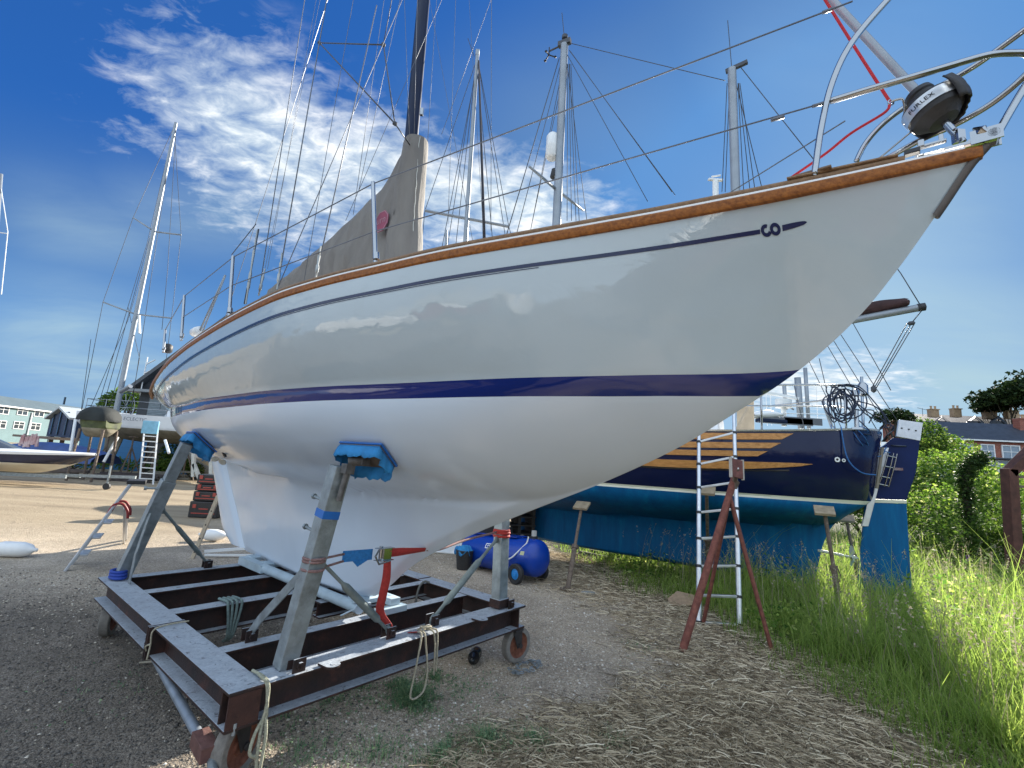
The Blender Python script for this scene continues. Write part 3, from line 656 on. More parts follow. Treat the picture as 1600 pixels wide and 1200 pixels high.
# ---------------------------------------------------------------- strap, ropes etc. (own things)
WEB = mat('red_webbing', (.42,.035,.03), .75, 0, .2, 60, .3, 300); WEBB = mat('blue_webbing', (.02,.16,.42), .8, 0, .2, 60)
strap = thing('ratchet_strap', 'red webbing ratchet strap with a steel buckle stretched between the front cradle posts', 'ratchet strap', tuple(m1))
# runs in a plane in front of the keel, from the near post to the far post
sa = on_plane(530, 868, m1, BA) ; sb = on_plane(668, 868, B(-.02, -.35, 1), BA)
A0 = p1b + d1*.52 + BA*.06; A9 = p2b + (p2t-p2b)*.62 - BA*.05; AC = U(662, 858, -.04) + BD*.03
dr = AC - A0
def sp(t, dz=0): return A0 + dr*t + V((0,0,dz))
m = MB(); c0 = p1b + d1*.5
for dz in (-.03, .015, .03):
    m.tube([c0 + V((0,0,dz)) + BD*(.062*math.cos(a)) + BA*(.055*math.sin(a)) for a in np.linspace(0, 6.28, 17)[:-1]], .008, 6, closed=True)
m.tube([c0 + BA*.05 + V((0,0,.02)), sp(.16, .015)], .007, 6); m.tube([c0 + BA*.05 - V((0,0,.03)), sp(.16, -.025)], .007, 6)
m.build('knotted_webbing', mat('faded_webbing', (.25,.15,.14), .9, 0, .3, 60, .5, 200), strap, smooth=True)
m = MB(); rr = [[sp(t, .032), sp(t, -.032)] for t in (.15, .3, .42)]; m.grid(rr); g = m.build('blue_end', WEBB, strap); sm = g.modifiers.new('s', 'SOLIDIFY'); sm.thickness = .004
m = MB(); m.add([sp(.24, -.03), sp(.38, -.03), sp(.29, -.065)], [(0,1,2)]); g = m.build('blue_end', WEBB, strap); sm = g.modifiers.new('s', 'SOLIDIFY'); sm.thickness = .004
m = MB(); F = frame(dr, BD); cb = sp(.50)
m.box(cb + dr.normalized()*.03 + BD*.02, (.06, .075, .03), F)
for sd in (-1, 1):
    m.slab([cb + V((0,0,.036*sd)) + BD*.0 - dr.normalized()*.05, cb + V((0,0,.036*sd)) + BD*.05 - dr.normalized()*.03, cb + V((0,0,.036*sd)) + BD*.04 + dr.normalized()*.08, cb + V((0,0,.036*sd)) - BD*.01 + dr.normalized()*.08], (0,0,1), .004)
m.tube([cb + BD*.05 - dr.normalized()*.05 + V((0,0,.035)), cb + BD*.07 - dr.normalized()*.09 + V((0,0,.0)), cb + BD*.06 - dr.normalized()*.05 + V((0,0,-.05)), cb + BD*.04 + dr.normalized()*.05 + V((0,0,-.04))], .006, 8)
m.cyl(cb - V((0,0,.045)), cb + V((0,0,.045)), .012); m.build('ratchet_buckle', STEEL, strap, bevel=.001)
m = MB(); ts = np.linspace(.56, 1.0, 12); rr = []
for i, t in enumerate(ts):
    tw = max(0, (t-.5))*1.6; h = .028 - .010*max(0, t-.7)/.3; rr.append([sp(t) + (V((0,0,1))*math.cos(tw) + BD*math.sin(tw))*h, sp(t) - (V((0,0,1))*math.cos(tw) + BD*math.sin(tw))*h])
m.grid(rr); g = m.build('webbing', WEB, strap, smooth=True); sm = g.modifiers.new('s', 'SOLIDIFY'); sm.thickness = .004
m = MB(); m.tube(smooth_path([AC, AC + BA*.10 + BD*.03, AC + (A9-AC)*.5, A9], 4), .009, 6); m.build('webbing', MATS['faded_webbing'], strap, smooth=True)
m = MB(); c0 = p2b + (p2t-p2b)*.60
for dz, rr_ in ((-.015, .066), (.012, .068), (.03, .064)): m.tube([c0 + V((0,0,dz)) + BD*(rr_*math.cos(a)) + BA*((rr_-.004)*math.sin(a)) for a in np.linspace(0, 6.28, 13)[:-1]], .012, 6, closed=True)
m.build('webbing_wrap', WEB, strap, smooth=True)
pts = smooth_path([sp(.56, .02) + BD*.03, U(606, 862, -.30), U(604, 900, -.27), U(598, 930, -.26), U(594, 955, -.24), U(606, 975, -.17), U(613, 990, -.10), B(-.05, -.06, ZT+.012)], 6)
m = MB(); m.grid([[p + BA*(.022 if i > 12 else .006+.0013*i) + BD*.016, p - BA*(.022 if i > 12 else .006+.0013*i) - BD*.016] for i, p in enumerate(pts)]); g = m.build('loose_tail', WEB, strap, smooth=True); sm = g.modifiers.new('s', 'SOLIDIFY'); sm.thickness = .004
# pale rope loops over the front beam
def rope(name, label, pts_list, r, matl, cat='rope'):
    m = MB()
    for p in pts_list: m.tube(smooth_path(p, 8), r, 7)
    o = m.build(name, matl, None, smooth=True, origin=pts_list[0][0]); return tag(o, label, cat)
zf = ZT + .012
rope('rope', 'pale rope loop tied round the middle of the front cradle beam', [
    [B(-.06,-.06,zf), B(.0,-.08,zf+.006), B(.02,-.10,.40), B(.03,-.13,.26), B(.05,-.17,.14), B(.05,-.13,.11), B(.05,-.06,.14), B(.035,-.03,.25), B(.02,-.05,.40), B(.0,-.05,zf), B(-.07,-.03,zf)],
    [B(-.07,.0,zf), B(.0,.02,zf+.004), B(.015,.035,.40), B(.02,.04,.30), B(.02,.045,.19)], [B(-.05,.03,zf), B(.005,.05,zf+.004), B(.015,.06,.38), B(.02,.065,.21)],
    [B(-.09,-.04,zf), B(-.06,.02,zf+.02), B(-.03,.03,zf+.02), B(-.04,-.03,zf+.024), B(-.08,-.02,zf+.02), B(-.07,.04,zf+.01), B(-.03,-.05,zf+.01)]], .0065, ROPE)
rope('rope', 'frayed pale rope hanging from the near corner of the cradle', [
    [B(-.16,-1.08,zf), B(-.05,-1.075,zf+.004), B(.006,-1.07,.445), B(.008,-1.065,.36), B(.015,-1.08,.27), B(.03,-1.09,.18), B(.03,-1.085,.08)],
    [B(.01,-1.07,.30), B(.02,-1.11,.24), B(.035,-1.13,.17), B(.03,-1.10,.14)], [B(.01,-1.065,.31), B(.03,-1.06,.22), B(.04,-1.07,.10), B(.05,-1.08,.05)], [B(-.09,-1.08,zf+.003), B(-.04,-1.09,zf+.01), B(.004,-1.075,.44), B(.012,-1.06,.30)]], .008, mat('old_rope', (.36,.36,.27), .95, 0, .35, 90, .6, 200))
rope('rope', 'thin pale cord tied round the joint of the near side beam', [[B(-1.15,-1.07,zf), B(-1.15,-1.2,zf), B(-1.15,-1.262,.44), B(-1.15,-1.262,.36), B(-1.14,-1.27,.28)], [B(-1.16,-1.262,.36), B(-1.17,-1.28,.35), B(-1.18,-1.27,.32)]], .005, ROPE)
TEALR = mat('teal_rope', (.16,.22,.21), .9, 0, .3, 60, .4, 200)
def tie(q, s0):
    P = []
    for k, dq in enumerate((-.05, -.02, .012, .045)): P.append([B(s0-.08, q+dq, zf), B(s0+.05, q+dq+.01, zf+.004), B(s0+.072, q+dq+.012, .43), B(s0+.075, q+dq*.7+.012, .33), B(s0+.06, q+dq*.4+.01, .22), B(s0+.02, q+dq*.3, .18)])
    return P
rope('rope', 'green and white rope lashed round a cradle cross beam behind the near post', tie(-.70, -1.47), .010, TEALR)
rope('hose', 'grey hose loop hanging over the far cradle beam', [[B(-1.0,.87,.46), B(-1.03,.83,.47), B(-1.04,.78,.42), B(-1.02,.74,.30), B(-.98,.74,.20), B(-.9,.80,.14), B(-.8,.85,.13)]], .011, mat('grey_hose', (.10,.105,.10), .6), 'hose')
m = MB(); c = B(-2.60, -1.15, ZT+.004)
for k in range(3): m.tube([c + V((0,0,.02+.022*k)) + BD*((.09-.01*k)*math.cos(a)) + BA*(.05*math.sin(a)) for a in np.linspace(0, 6.28, 17)[:-1]], .013, 8, closed=True)
tag(m.build('coiled_strap', mat('royal_strap', (.015,.05,.30), .7, 0, .2, 30), None, smooth=True, origin=c), 'royal blue strap coiled at the foot of the rear near post', 'strap')
# galvanised chain under the right caster
cc = B(.02, .99, 0); CH = []
m = MB()
for k in range(26):
    a = k*.75; rr_ = .06 + .045*random.random() + .07*(k/26); p = cc + BA*(rr_*math.cos(a)*1.3+.02) + BD*(.06+rr_*math.sin(a)*.55) + V((0,0,.010+.008*random.random())); th = random.random()*3.14
    tx = V((math.cos(th), math.sin(th), .2*random.uniform(-1,1))); ty = V((-math.sin(th), math.cos(th), .9*random.uniform(-1,1))).normalized()
    m.tube([p + tx*.020*math.cos(t) + ty*.012*math.sin(t) for t in np.linspace(0, 6.28, 11)[:-1]], .0042, 6, closed=True)
tag(m.build('chain', GALV, None, smooth=True, origin=cc), 'short galvanised chain heaped under the right caster wheel', 'chain')
# black bottle-like lump under the front beam
cb = on_z(742, 1024, .05); m = MB(); ax = (BA*-.8 + BD*.5).normalized()
prof = [(0,-.10),(.03,-.098),(.045,-.08),(.05,-.03),(.042,.0),(.05,.03),(.046,.07),(.026,.095),(.022,.12),(.024,.125),(0,.13)]
m.lathe(prof, cb + V((0,0,0)), ax, 18)
tag(m.build('black_bottle', BLACKG, None, smooth=True, origin=cb), 'crumpled glossy black plastic bottle on the gravel under the front beam', 'bottle')
# ================================================================ KETCH (blue boat) local frame: s aft, q far, z up
KD = V((.885, -.47, 0)).normalized(); KN = V((.47, .885, 0)).normalized(); KO = V((4.62, 7.33, 0))
def K(s, q, z): return KO + KD*s + KN*q + V((0,0,z))
def KU(u, v, q=0): return on_plane(u, v, KO + KN*q, KN)
ketch = thing('blue_ketch', 'dark blue two-masted boat with wooden planks along its side standing in long grass', 'sailing boat', tuple(K(-2.5, 0, 0)))
KNAVY = hull_mat('ketch_navy', (.004,.009,.045), .12, .05, spec=.3); 
def antifoul():
    m, nt, b = nodes('antifoul'); n = noise(nt, 3, 6, .7, stretch=(2.5, 2.5, .35)); r = ramp(nt, n.outputs[0], [(.3, (.001,.065,.19)), (.55, (.001,.105,.27)), (.8, (.004,.18,.37))])
    n2 = noise(nt, 60, 3, .6, stretch=(1,1,.05)); c = mixc(nt, .08, r.outputs[0], n2.outputs[0], 'OVERLAY'); nt.links.new(c, b.inputs['Base Color']); b.inputs['Roughness'].default_value = .6; b.inputs['Specular IOR Level'].default_value = .2; return m
AF = antifoul(); CREAM = mat('cream_stripe', (.62,.62,.50), .4, 0, .06, 4)
k_qs = spline([(.92,.05),(.82,.26),(.55,.58),(0,.95),(-1,1.35),(-2,1.55),(-3.5,1.7),(-5,1.6),(-6.5,1.2),(-7.6,.7),(-8.6,.03)])
k_zs = spline([(.92,2.44),(.55,2.40),(0,2.34),(-1,2.27),(-2,2.24),(-3.5,2.25),(-5,2.33),(-6.5,2.5),(-8.6,2.9)])
k_qw = spline([(.92,.02),(.80,.10),(.62,.36),(.3,.62),(-.5,1.05),(-1.5,1.35),(-3.5,1.55),(-5,1.35),(-6.5,.8),(-7.6,.25),(-8.0,.0)])
k_zk = spline([(.92,2.35),(.86,1.95),(.78,1.55),(.70,1.40),(.45,1.2),(.28,1.03),(.15,.75),(.08,.46),(.0,.16),(-2.6,.2),(-4.6,.28),(-4.8,.34),(-4.86,.6),(-4.93,.92),(-5.6,.98),(-6.8,1.15),(-7.6,1.35),(-8.0,1.5),(-8.6,2.88)])
k_zc = spline([(.92,2.35),(.86,1.95),(.78,1.55),(.70,1.40),(.3,1.08),(-1,.98),(-2.5,.90),(-4,.88),(-5.6,.98),(-6.8,1.15),(-8,1.5)])
ZW = 1.41
def k_q(s, z):
    zs, zk = k_zs(s), k_zk(s); zw = max(ZW, zk)
    if z >= zw:
        t = (z-zw)/max(zs-zw, 1e-5); qs, qw = k_qs(s), (k_qw(s) if s > -8 else 0); return qw + (qs-qw)*t**.8 + .07*4*t*(1-t)*min(1, max(0, s+8.6))
    zc = max(k_zc(s), zk); u = (zw-z)/max(zw-zc, 1e-3); can = k_qw(s)*max(0, 1-u**2.2)**(1/1.7) if u < 1 else 0
    keel = 0
    if -4.95 < s < .6:
        te = float(np.interp(z, (.16,.46,.75,1.03,1.3), (0,.08,.15,.28,.5))); le = -4.9; x = (s-le)/(te-le)
        if 0 < x < 1:
            keel = (.16 + .16*max(0, min(1, (z-.6)/.5))**2)*min(1, (x/.12))**.5*min(1, ((1-x)/.35))**.8*math.sqrt(max(0, min(1, (z-zk+.01)/.06)))
    return (can**2.2+keel**2.2)**(1/2.2)
m = MB(); sts = list(np.linspace(.92, -.6, 56)) + list(np.linspace(-.7, -4.6, 40)) + list(np.linspace(-4.65, -5.05, 18)) + list(np.linspace(-5.2, -8.6, 26)); ncol = None; bases = []
for side in (-1, 1):
    cols = []
    for s in sts:
        zs, zk = k_zs(s), k_zk(s); a = max(ZW+.025, zk); b = max(ZW-.025, zk)
        zz = [zs+(a-zs)*k/12 for k in range(13)] + [a+(b-a)*k/2 for k in (1,2)] + [b+(zk-b)*math.sin(math.pi/2*k/26) for k in range(1, 27)]
        cols.append([K(s, side*k_q(s, z) if i < len(zz)-1 else 0, z) for i, z in enumerate(zz)])
    n = len(cols[0]); base = len(m.v); bases.append(base); m.v.extend([p for c in cols for p in c])
    for i in range(len(cols)-1):
        for k in range(n-1): m.f.append((base+i*n+k, base+(i+1)*n+k, base+(i+1)*n+k+1, base+i*n+k+1)); m.m.append(0 if k < 12 else 1 if k < 14 else 2)
for k in range(n-1): m.f.append((bases[0]+k, bases[0]+k+1, bases[1]+k+1, bases[1]+k)); m.m.append(0 if k < 12 else 1 if k < 14 else 2)
kh = m.build('hull', [KNAVY, CREAM, AF], ketch, smooth=True, auto=50); w = kh.modifiers.new('w', 'WELD'); w.merge_threshold = .0004
def khp(s, z, off=.004, side=-1): return K(s, side*(k_q(s, z)+off), z)
# wooden strakes on the topsides
VARN = wood_mat('varnished_plank', (.30,.125,.032), (.60,.30,.10), (3, 50, 50), .35, .5)
for zt, zb, send in ((-.02,-.115,-.38),(-.15,-.235,-.52),(-.265,-.345,-.68),(-.41,-.52,-.02)):
    mm = MB(); rr = []; last = zt < -.4
    for i in range(61):
        t = i/60; s = send + (-7.8-send)*t; zs = k_zs(s); h0, h1 = zs+zt, zs+zb
        if last and t < .12: k = (t/.12)**.5; mid = (h0+h1)/2 + .01; h0 = mid + (h0-mid)*k; h1 = mid + (h1-mid)*k
        sh = 0 if last else .17*(1-t)
        def sx(h): return s + (0 if last else 1.5*(h - h1)*(1-t)**30)
        rr.append([khp(sx(h0), h0, .0), khp(sx(h0), h0-.004, .012), khp(sx(h1), h1+.004, .014), khp(sx(h1), h1, .0)])
    mm.grid(rr); mm.add(rr[0], [(0,1,2,3)]); mm.build('plank', VARN, ketch)
    if last:
        m2 = MB(); m2.grid([[khp(r_s, k_zs(r_s)+zb-.001, .006), khp(r_s, k_zs(r_s)+zb-.022, .010), khp(r_s, k_zs(r_s)+zb-.024, 0)] for r_s in np.linspace(-.3, -7.8, 50)]).build('rubbing_strip', BLACKG, ketch)
m = MB()
for sd in (-1, 1):
    rr = []
    for i in range(91):
        s = .9 + (-8.55-.9)*i/90; q = k_qs(s); z = k_zs(s); rr.append([K(s, sd*(q-.05), z), K(s, sd*(q+.018), z), K(s, sd*(q+.022), z+.025), K(s, sd*(q-.05), z+.03)])
    m.grid(rr, close=True)
m.build('gunwale', mat('alu_rail', (.6,.6,.58), .25, .8), ketch, smooth=True, auto=40)
m = MB(); m.grid([[K(s, k*(k_qs(s)-.02), k_zs(s)-.01+.05*(1-k*k)) for k in (-1,-.5,0,.5,1)] for s in np.linspace(.6,-8.5,30)]).build('deck', WHITE, ketch, smooth=True)
m = MB(); rr = []
for s, w_, h in ((-1.2,.7,.0),(-1.22,.7,.38),(-2.4,.8,.42),(-3.8,.75,.40),(-5.2,.5,.28),(-5.5,.45,0)):
    z = 2.28; rr.append([K(s,-w_,z), K(s,-w_*.95,z+h*.85), K(s,-w_*.6,z+h), K(s,w_*.6,z+h), K(s,w_*.95,z+h*.85), K(s,w_,z)])
m.grid(rr).build('cabin_top', WHITE, ketch, smooth=True, auto=35)
# exhausts
for (u, v, r) in ((1308, 718, .034), (1319, 719, .024)):
    c = KU(u, v, -.82); s_, z_ = (c-KO).dot(KD), c.z; c = khp(s_, z_, .0); n_ = -KN; mm = MB(); mm.lathe([(r*.45, .0), (r*.5, .014), (r, .014), (r, 0)], c, n_ + KD*.35, 20); e = mm.build('exhaust_ring', WHITEP, ketch, smooth=True, auto=40)
    mm = MB(); mm.lathe([(0, .006), (r*.48, .006)], c, n_ + KD*.35, 20); mm.build('exhaust_hole', BLACK, e)
# rudder
RT = .055
def kslab(mb_, pts, th, q=0): return mb_.slab([KU(u, v, 0) + KN*q for u, v in pts], KN, th)
m = MB(); kslab(m, [(1375,700),(1395,684),(1437,687),(1430,740),(1416,781),(1352,779)], RT); rud = m.build('rudder', mat('rudder_navy', (.004,.014,.075), .5, 0, .15, 3, spec=.2), ketch, bevel=.01)
m = MB(); kslab(m, [(1352.2,779.5),(1416,781.5),(1416,786.5),(1351,785)], RT+.002); m.build('rudder_stripe', CREAM, rud)
m = MB(); kslab(m, [(1351,785.5),(1416,787),(1420,860),(1425,926),(1418,931),(1341,930),(1338,915),(1343,870)], RT); m.build('rudder_blade', AF, rud, bevel=.012)
m = MB(); kslab(m, [(1404,656),(1441,661),(1437,689),(1400,682)], RT+.01); rc = m.build('rudder_cap', mat('cap_alu', (.6,.62,.66), .35, .4), rud, bevel=.003)
m = MB()
for u, v in ((1409,669),(1420,671),(1431,673)): p = KU(u, v, -(RT/2+.006)); m.cyl(p, p - KN*.004, .012, n=12)
m.build('bolt_hole', BLACK, rc)
m = MB(); a, b = KU(1392, 696, -.04), KU(1416, 697, -.04); m.tube([a, b], .011, 8); m.build('handle', mat('navy_metal', (.05,.06,.09), .4, .5), rud, smooth=True)
# sternpost fitting strip
m = MB(); kslab(m, [(1374,700),(1388,700),(1356,822),(1346,822)], .09, 0); kslab(m, [(1388,690),(1398,690),(1392,712),(1384,712)], .03); m.build('rudder_stock', ALU, ketch, bevel=.003)
# swim ladder on the stern
m = MB()
for du, dv in ((0,0),(9,2),(15,3)):
    m.tube(smooth_path([KU(1373+du, 758+dv, -.12), KU(1382+du, 730, -.12), KU(1388+du*.9, 706+dv, -.12)], 4), .010, 8)
for v in (712, 728, 744, 756): m.tube([KU(1386-(v-712)*.3, v, -.12), KU(1400-(v-712)*.3, v+3, -.12)], .008, 8)
m.tube([KU(1358, 742, -.1), KU(1378, 748, -.1)], .010, 8); m.box(KU(1404, 733, -.1), (.10, .01, .035), frame(KD, (0,0,1)))
m.build('stern_ladder', STEEL, ketch, smooth=True, auto=40)
m = MB()
m.tube([K(.80, -.2, 1.62), K(.90, -.18, 2.2)], .02, 6)
m.build('transom_tube', mat('weathered', (.22,.19,.15), .8), ketch)
# stern rail, coiled hoses
m = MB()
zr = lambda s: 3.0 + .02*s
m.tube(smooth_path([K(-3.2,-1.62,2.92), K(-1.5,-1.38,2.93), K(-.5,-1.08,2.97), K(.3,-.72,3.02), K(.62,-.35,3.04), K(.68,0,3.04), K(.62,.35,3.04), K(.3,.72,3.02), K(-.5,1.08,2.97)], 6), .014, 10)
m.tube(smooth_path([K(-3.2,-1.62,2.62), K(-1.5,-1.38,2.63), K(-.5,-1.08,2.67), K(.3,-.72,2.71), K(.62,-.35,2.72)], 6), .011, 8)
for s in (-2.9,-1.9,-.62,.42): m.tube([K(s,-k_qs(s)+.02,k_zs(s)), K(s,-k_qs(s)+.0,2.95+.02*s)], .014, 8)
m.tube([K(-.62,.9,2.3), K(-.62,.95,2.95)], .013, 8); m.tube([K(-1.6,-1.4,2.27), K(-1.25,-1.2,2.75)], .014, 8)
m.build('stern_rail', STEEL, ketch, smooth=True)
HOSE = mat('black_hose', (.02,.03,.06), .75, 0, .3, 20)
m = MB()
for k in range(9):
    c = K(.36+.07*random.uniform(-1,1), -.70, 2.76+random.uniform(-.07,.05)); rx, rz = random.uniform(.07,.24), random.uniform(.17,.30); ph = random.random()
    ang = random.uniform(-.5,.5); m.tube([c + (KD*math.cos(ang) + KN*math.sin(ang))*rx*math.cos(t)*(1+.25*math.sin(t+6*ph)) + V((0,0,rz*math.sin(t)*(1+.12*math.sin(2*t+9*ph)))) for t in np.linspace(0, 6.28, 25)[:-1]], .009, 7, closed=True)
for k in range(6):
    j = lambda s_: random.uniform(-s_, s_)
    a = K(.3+j(.12), -.7+j(.05), 2.98+j(.04)); b = K(.75+j(.2), -.45+j(.2), 2.40+j(.12)); m.tube(smooth_path([a, a + KD*(.12+j(.1)) + V((0,0,-.05+j(.1))), (a+b)/2 + KD*(.1+j(.15)) + V((0,0,j(.1))), b + V((0,0,.1+j(.1))) + KD*j(.1), b], 6), .008, 7)
m.build('coiled_hose', HOSE, ketch, smooth=True)
m = MB()
for k in range(5):
    j = lambda s_: random.uniform(-s_, s_)
    a = K(.4+j(.15), -.6, 2.45+j(.04)); m.tube(smooth_path([a, a + KD*(.1+j(.05)) + V((0,0,-.15+j(.1))), K(.78+j(.08), -.25+j(.1), 2.12+j(.15)), K(.95+j(.05), -.15, 2.2+j(.1))], 7), .006, 7)
m.tube(smooth_path([K(.35,-.75,2.42), K(.40,-.78,2.0), K(.55,-.72,1.82), K(.75,-.5,1.80)], 8), .009, 7)
m.build('blue_line', BLUEROPE, ketch, smooth=True)
# outboard bracket bits that glint
m = MB(); c = K(.55,-.62,2.42); m.box(c, (.12,.06,.03), frame(KD,(0,0,1))); m.cyl(c, c+V((0,0,.25)), .03, n=12); m.lathe([(0,-.06),(.05,-.04),(.05,.04),(0,.06)], c+V((0,0,.5)), (0,0,1), 14)
m.tube([K(.7,-.1,2.35), K(.72,-.1,3.25)], .02, 8); m.lathe([(.03,0),(.07,.03),(.07,.16),(.04,.2),(0,.2)], K(.72,-.12,2.95), (0,0,1), 16); m.build('stern_fittings', STEEL, ketch, smooth=True, auto=40)
# masts and rigging
def kmast(name, s, z0, z1, r, u_top, v_top, u_bot, v_bot):
    a, b = KU(u_bot, v_bot), KU(u_top, v_top); d = (b-a); base = a + d*((z0 - a.z)/d.z); mm = MB(); mm.cyl(base, b, r*1.05, r*.9, 18); return mm.build(name, MASTALU, ketch, smooth=True, auto=40), base, b
mz, mzb, mzt = kmast('mizzen_mast', 0, 2.3, 0, .085, 1143.5, 108, 1149, 290)
mn, mnb, mnt = kmast('main_mast', 0, 2.4, 0, .095, 882, 70, 870, 340)
mm = MB(); mm.box(mnt + V((0,0,.05)), (.30,.10,.12), frame(KD,(0,0,1))); mm.lathe([(0,-.06),(.07,-.04),(.07,.04),(0,.07)], mnt + V((0,0,.2)), (0,0,1), 12)
a = mnt + V((0,0,.02)); e = KU(858, 80); mm.tube([a, e], .02, 8); mm.build('masthead', DWIRE, mn)
mm = MB(); mm.tube([e + V((0,0,.1)), e - V((0,0,.12))], .015, 6)
for k in range(3): mm.tube([e - V((0,0,.1)), e - V((0,0,.12)) + V((.13*math.cos(k*2.1), .13*math.sin(k*2.1), -.02))], .015, 6); mm.lathe([(0,-.04),(.035,0),(0,.04)], e - V((0,0,.12)) + V((.15*math.cos(k*2.1), .15*math.sin(k*2.1), -.02)), (0,0,1), 8)
mm.build('wind_cups', BLACK, mn)
mm = MB(); mm.tube([mnt + V((0,0,.1)), KU(878, 20)], .008, 6); mm.build('whip_aerial', DWIRE, mn)
c = KU(863, 229); mm = MB(); mm.lathe([(0,-.32),(.10,-.31),(.14,-.26),(.14,-.02),(.145,0),(.14,.02),(.14,.24),(.10,.30),(0,.31)], c, (0,0,1), 20); mm.build('radome', WHITEP, mn, smooth=True, auto=50)
mm = MB(); c = KU(866, 270); mm.lathe([(.03,.10),(.06,.08),(.09,-.10),(.08,-.12),(0,-.12)], c, (0,0,1), 14); mm.build('deck_lamp', BLACK, mn, smooth=True, auto=40)
sp1 = KU(870, 297)
for (u, v, q) in ((827,260,-.95),(912,329,.95)):
    mm = MB(); mm.cyl(sp1, KU(u, v, q), .035, .025, 8); mm.build('spreader', MASTALU, mn, smooth=True)
mm = MB(); mm.box(mzt + V((0,0,.02)) + KD*.08, (.38,.06,.07), frame(KD + V((0,0,.2)),(0,0,1))); mm.tube([mzt, KU(1137, 32)], .007, 6); mm.build('masthead', DWIRE, mz)
# mizzen boom with dark cover
b0, b1 = KU(1160, 520), KU(1440, 480); d = b1-b0
mm = MB(); mm.cyl(mzb + V((0,0,b0.z - mzb.z - .15)), b1, .055, n=12); bm_ = mm.build('mizzen_boom', MASTALU, ketch, smooth=True, auto=40)
mm = MB(); mm.lathe([(.0,-.06),(.06,-.05),(.06,.04),(0,.06)], b1, d, 12); mm.build('boom_end', BLACK, bm_, smooth=True)
rr = []; a0 = KU(1250, 512); a1 = KU(1418, 476)
for i in range(25):
    t = i/24; p = a0 + (a1-a0)*t; hgt = (.20 - .05*t + .02*math.sin(11*t))*(1 if t < .97 else .8)
    rr.append([p + V((0,0,hgt*(.5-.5*math.cos(a))*1.0 - .02)) + KN*(.09*math.sin(a)*(1+.2*math.sin(8*t+a))) + KD*.02*math.sin(5*a+3*t) for a in np.linspace(0, 6.28, 15)[:-1]])
mm = MB(); mm.grid(rr, close=True); mm.add(rr[-1], [tuple(range(14))]); mm.build('boom_cover', mat('dark_cover', (.045,.02,.02), .85, 0, .4, 8, .3, 40), bm_, smooth=True)
mm = MB(); blk = KU(1424, 505); mm.lathe([(0,-.05),(.03,-.03),(.03,.03),(0,.05)], blk, d, 10); low = KU(1365, 608, 0)
mm.tube([b1 + V((0,0,-.05)), blk], .008, 6)
for dx in (-.05, 0, .04): mm.tube([blk + KD*dx, low + KD*dx*.6], .007, 6)
mm.tube([b1, KU(1408, 428), KU(1385, 396)], .007, 6); mm.lathe([(0,-.06),(.035,-.03),(.035,.03),(0,.06)], low, (0,0,1), 10)
mm.build('mainsheet', DWIRE, ketch, smooth=True)
mm = MB()
def kl(u0, v0, u1, v1, q0=0, q1=0, r=.0075): mm.tube([KU(u0, v0, q0), KU(u1, v1, q1)], r, 5)
kl(893,68,1133,126); kl(889,78,1055,305,0,.6); kl(886,85,1012,315,0,.6); kl(891,80,1050,300,0,.7)
kl(874,90,790,372,0,-1,.010); kl(876,100,806,370,0,-.9); kl(878,110,828,365,0,.9)
for u0, u1, q in ((887,886,.5),(889,893,.6),(890,900,.7),(892,905,.8),(884,832,.9),(886,917,1.0)): kl(u0, 100, u1, 345, 0, q)
for u0, u1, q in ((1136,1128,.8),(1140,1133,.9),(1154,1172,.8),(1156,1180,.9),(1153,1162,.7),(1150,1192,1.0)): kl(u0, 130, u1, 300, 0, q)
kl(1158,106,1272,250,0,0,.008)
for u0, v0, u1, v1 in ((1262,560,1330,700),(1290,535,1375,680),(1300,528,1400,690),(1312,520,1430,700),(1280,560,1310,690),(1240,600,1262,690),(1330,500,1392,610)): kl(u0, v0, u1, v1, .5, .5, .006)
mm.build('rigging', DWIRE, ketch, smooth=True)
# prop and strut behind the skeg
mm = MB(); pc2 = K(.5, 0, .62); mm.cyl(K(.08,0,.66), pc2, .02, n=10); mm.lathe([(.03,-.03),(.03,.03),(.0,.08)], pc2, KD, 10)
for k in range(3):
    a = 1.2 + 2.09*k; rad = KN*math.cos(a) + V((0,0,1))*math.sin(a); tan = KD.cross(rad); mm.grid([[pc2 + rad*(.02+.15*i/6) + (tan*.8+KD*.6)*.05*math.sin(math.pi*min(.97,.15+.8*i/6))*x for x in (-1,0,1)] for i in range(7)])
mm.build('propeller', mat('prop_pale', (.5,.55,.5), .5), ketch)
# stack of deck clutter: white tube davit
mm = MB(); mm.tube([KU(1180,618,-.4), KU(1150,672,-.6)], .02, 8); mm.box(KU(1165,650,.0), (.25,.2,.5), frame(KD,(0,0,1))); mm.build('deck_locker', mat('tan_locker', (.45,.36,.25), .6), ketch)

# ================================================================ jack stands
def jack_single(u_b, v_b, u_t, v_t, Yt, name, label, cat='boat prop', padn=True, wood=True, grp='steel props round the blue ketch'):
    b = on_z(u_b, v_b, .01); t = at_y(u_t, v_t, Yt); d = t-b; r = thing(name, label, cat, tuple(b), grp)
    m = MB(); m.cyl(b, b+d*.48, .034, n=14); m.cyl(b+d*.46, b+d*.50, .046, n=14); m.lathe([(0,0),(.11,0),(.11,.012),(0,.012)], b, (0,0,1), 16); m.build('outer_tube', RUSTGREY, r, smooth=True, auto=40)
    m = MB(); m.cyl(b+d*.48, b+d*.97, .023, n=12); m.tube([b+d*.48+V((.05,0,0)), b+d*.44+V((.07,0,-.02)), b+d*.38+V((.05,0,-.03))], .007, 6); m.build('inner_tube', RUSTGREY, r, smooth=True, auto=40)
    m = MB(); F = frame(KD, (-KN*.45 + V((0,0,.9)))); m.box(t, (.22,.20,.035), F); m.build('pad', mat('pad_ply', (.30,.24,.16), .8, 0, .3, 10), r, bevel=.003); return r
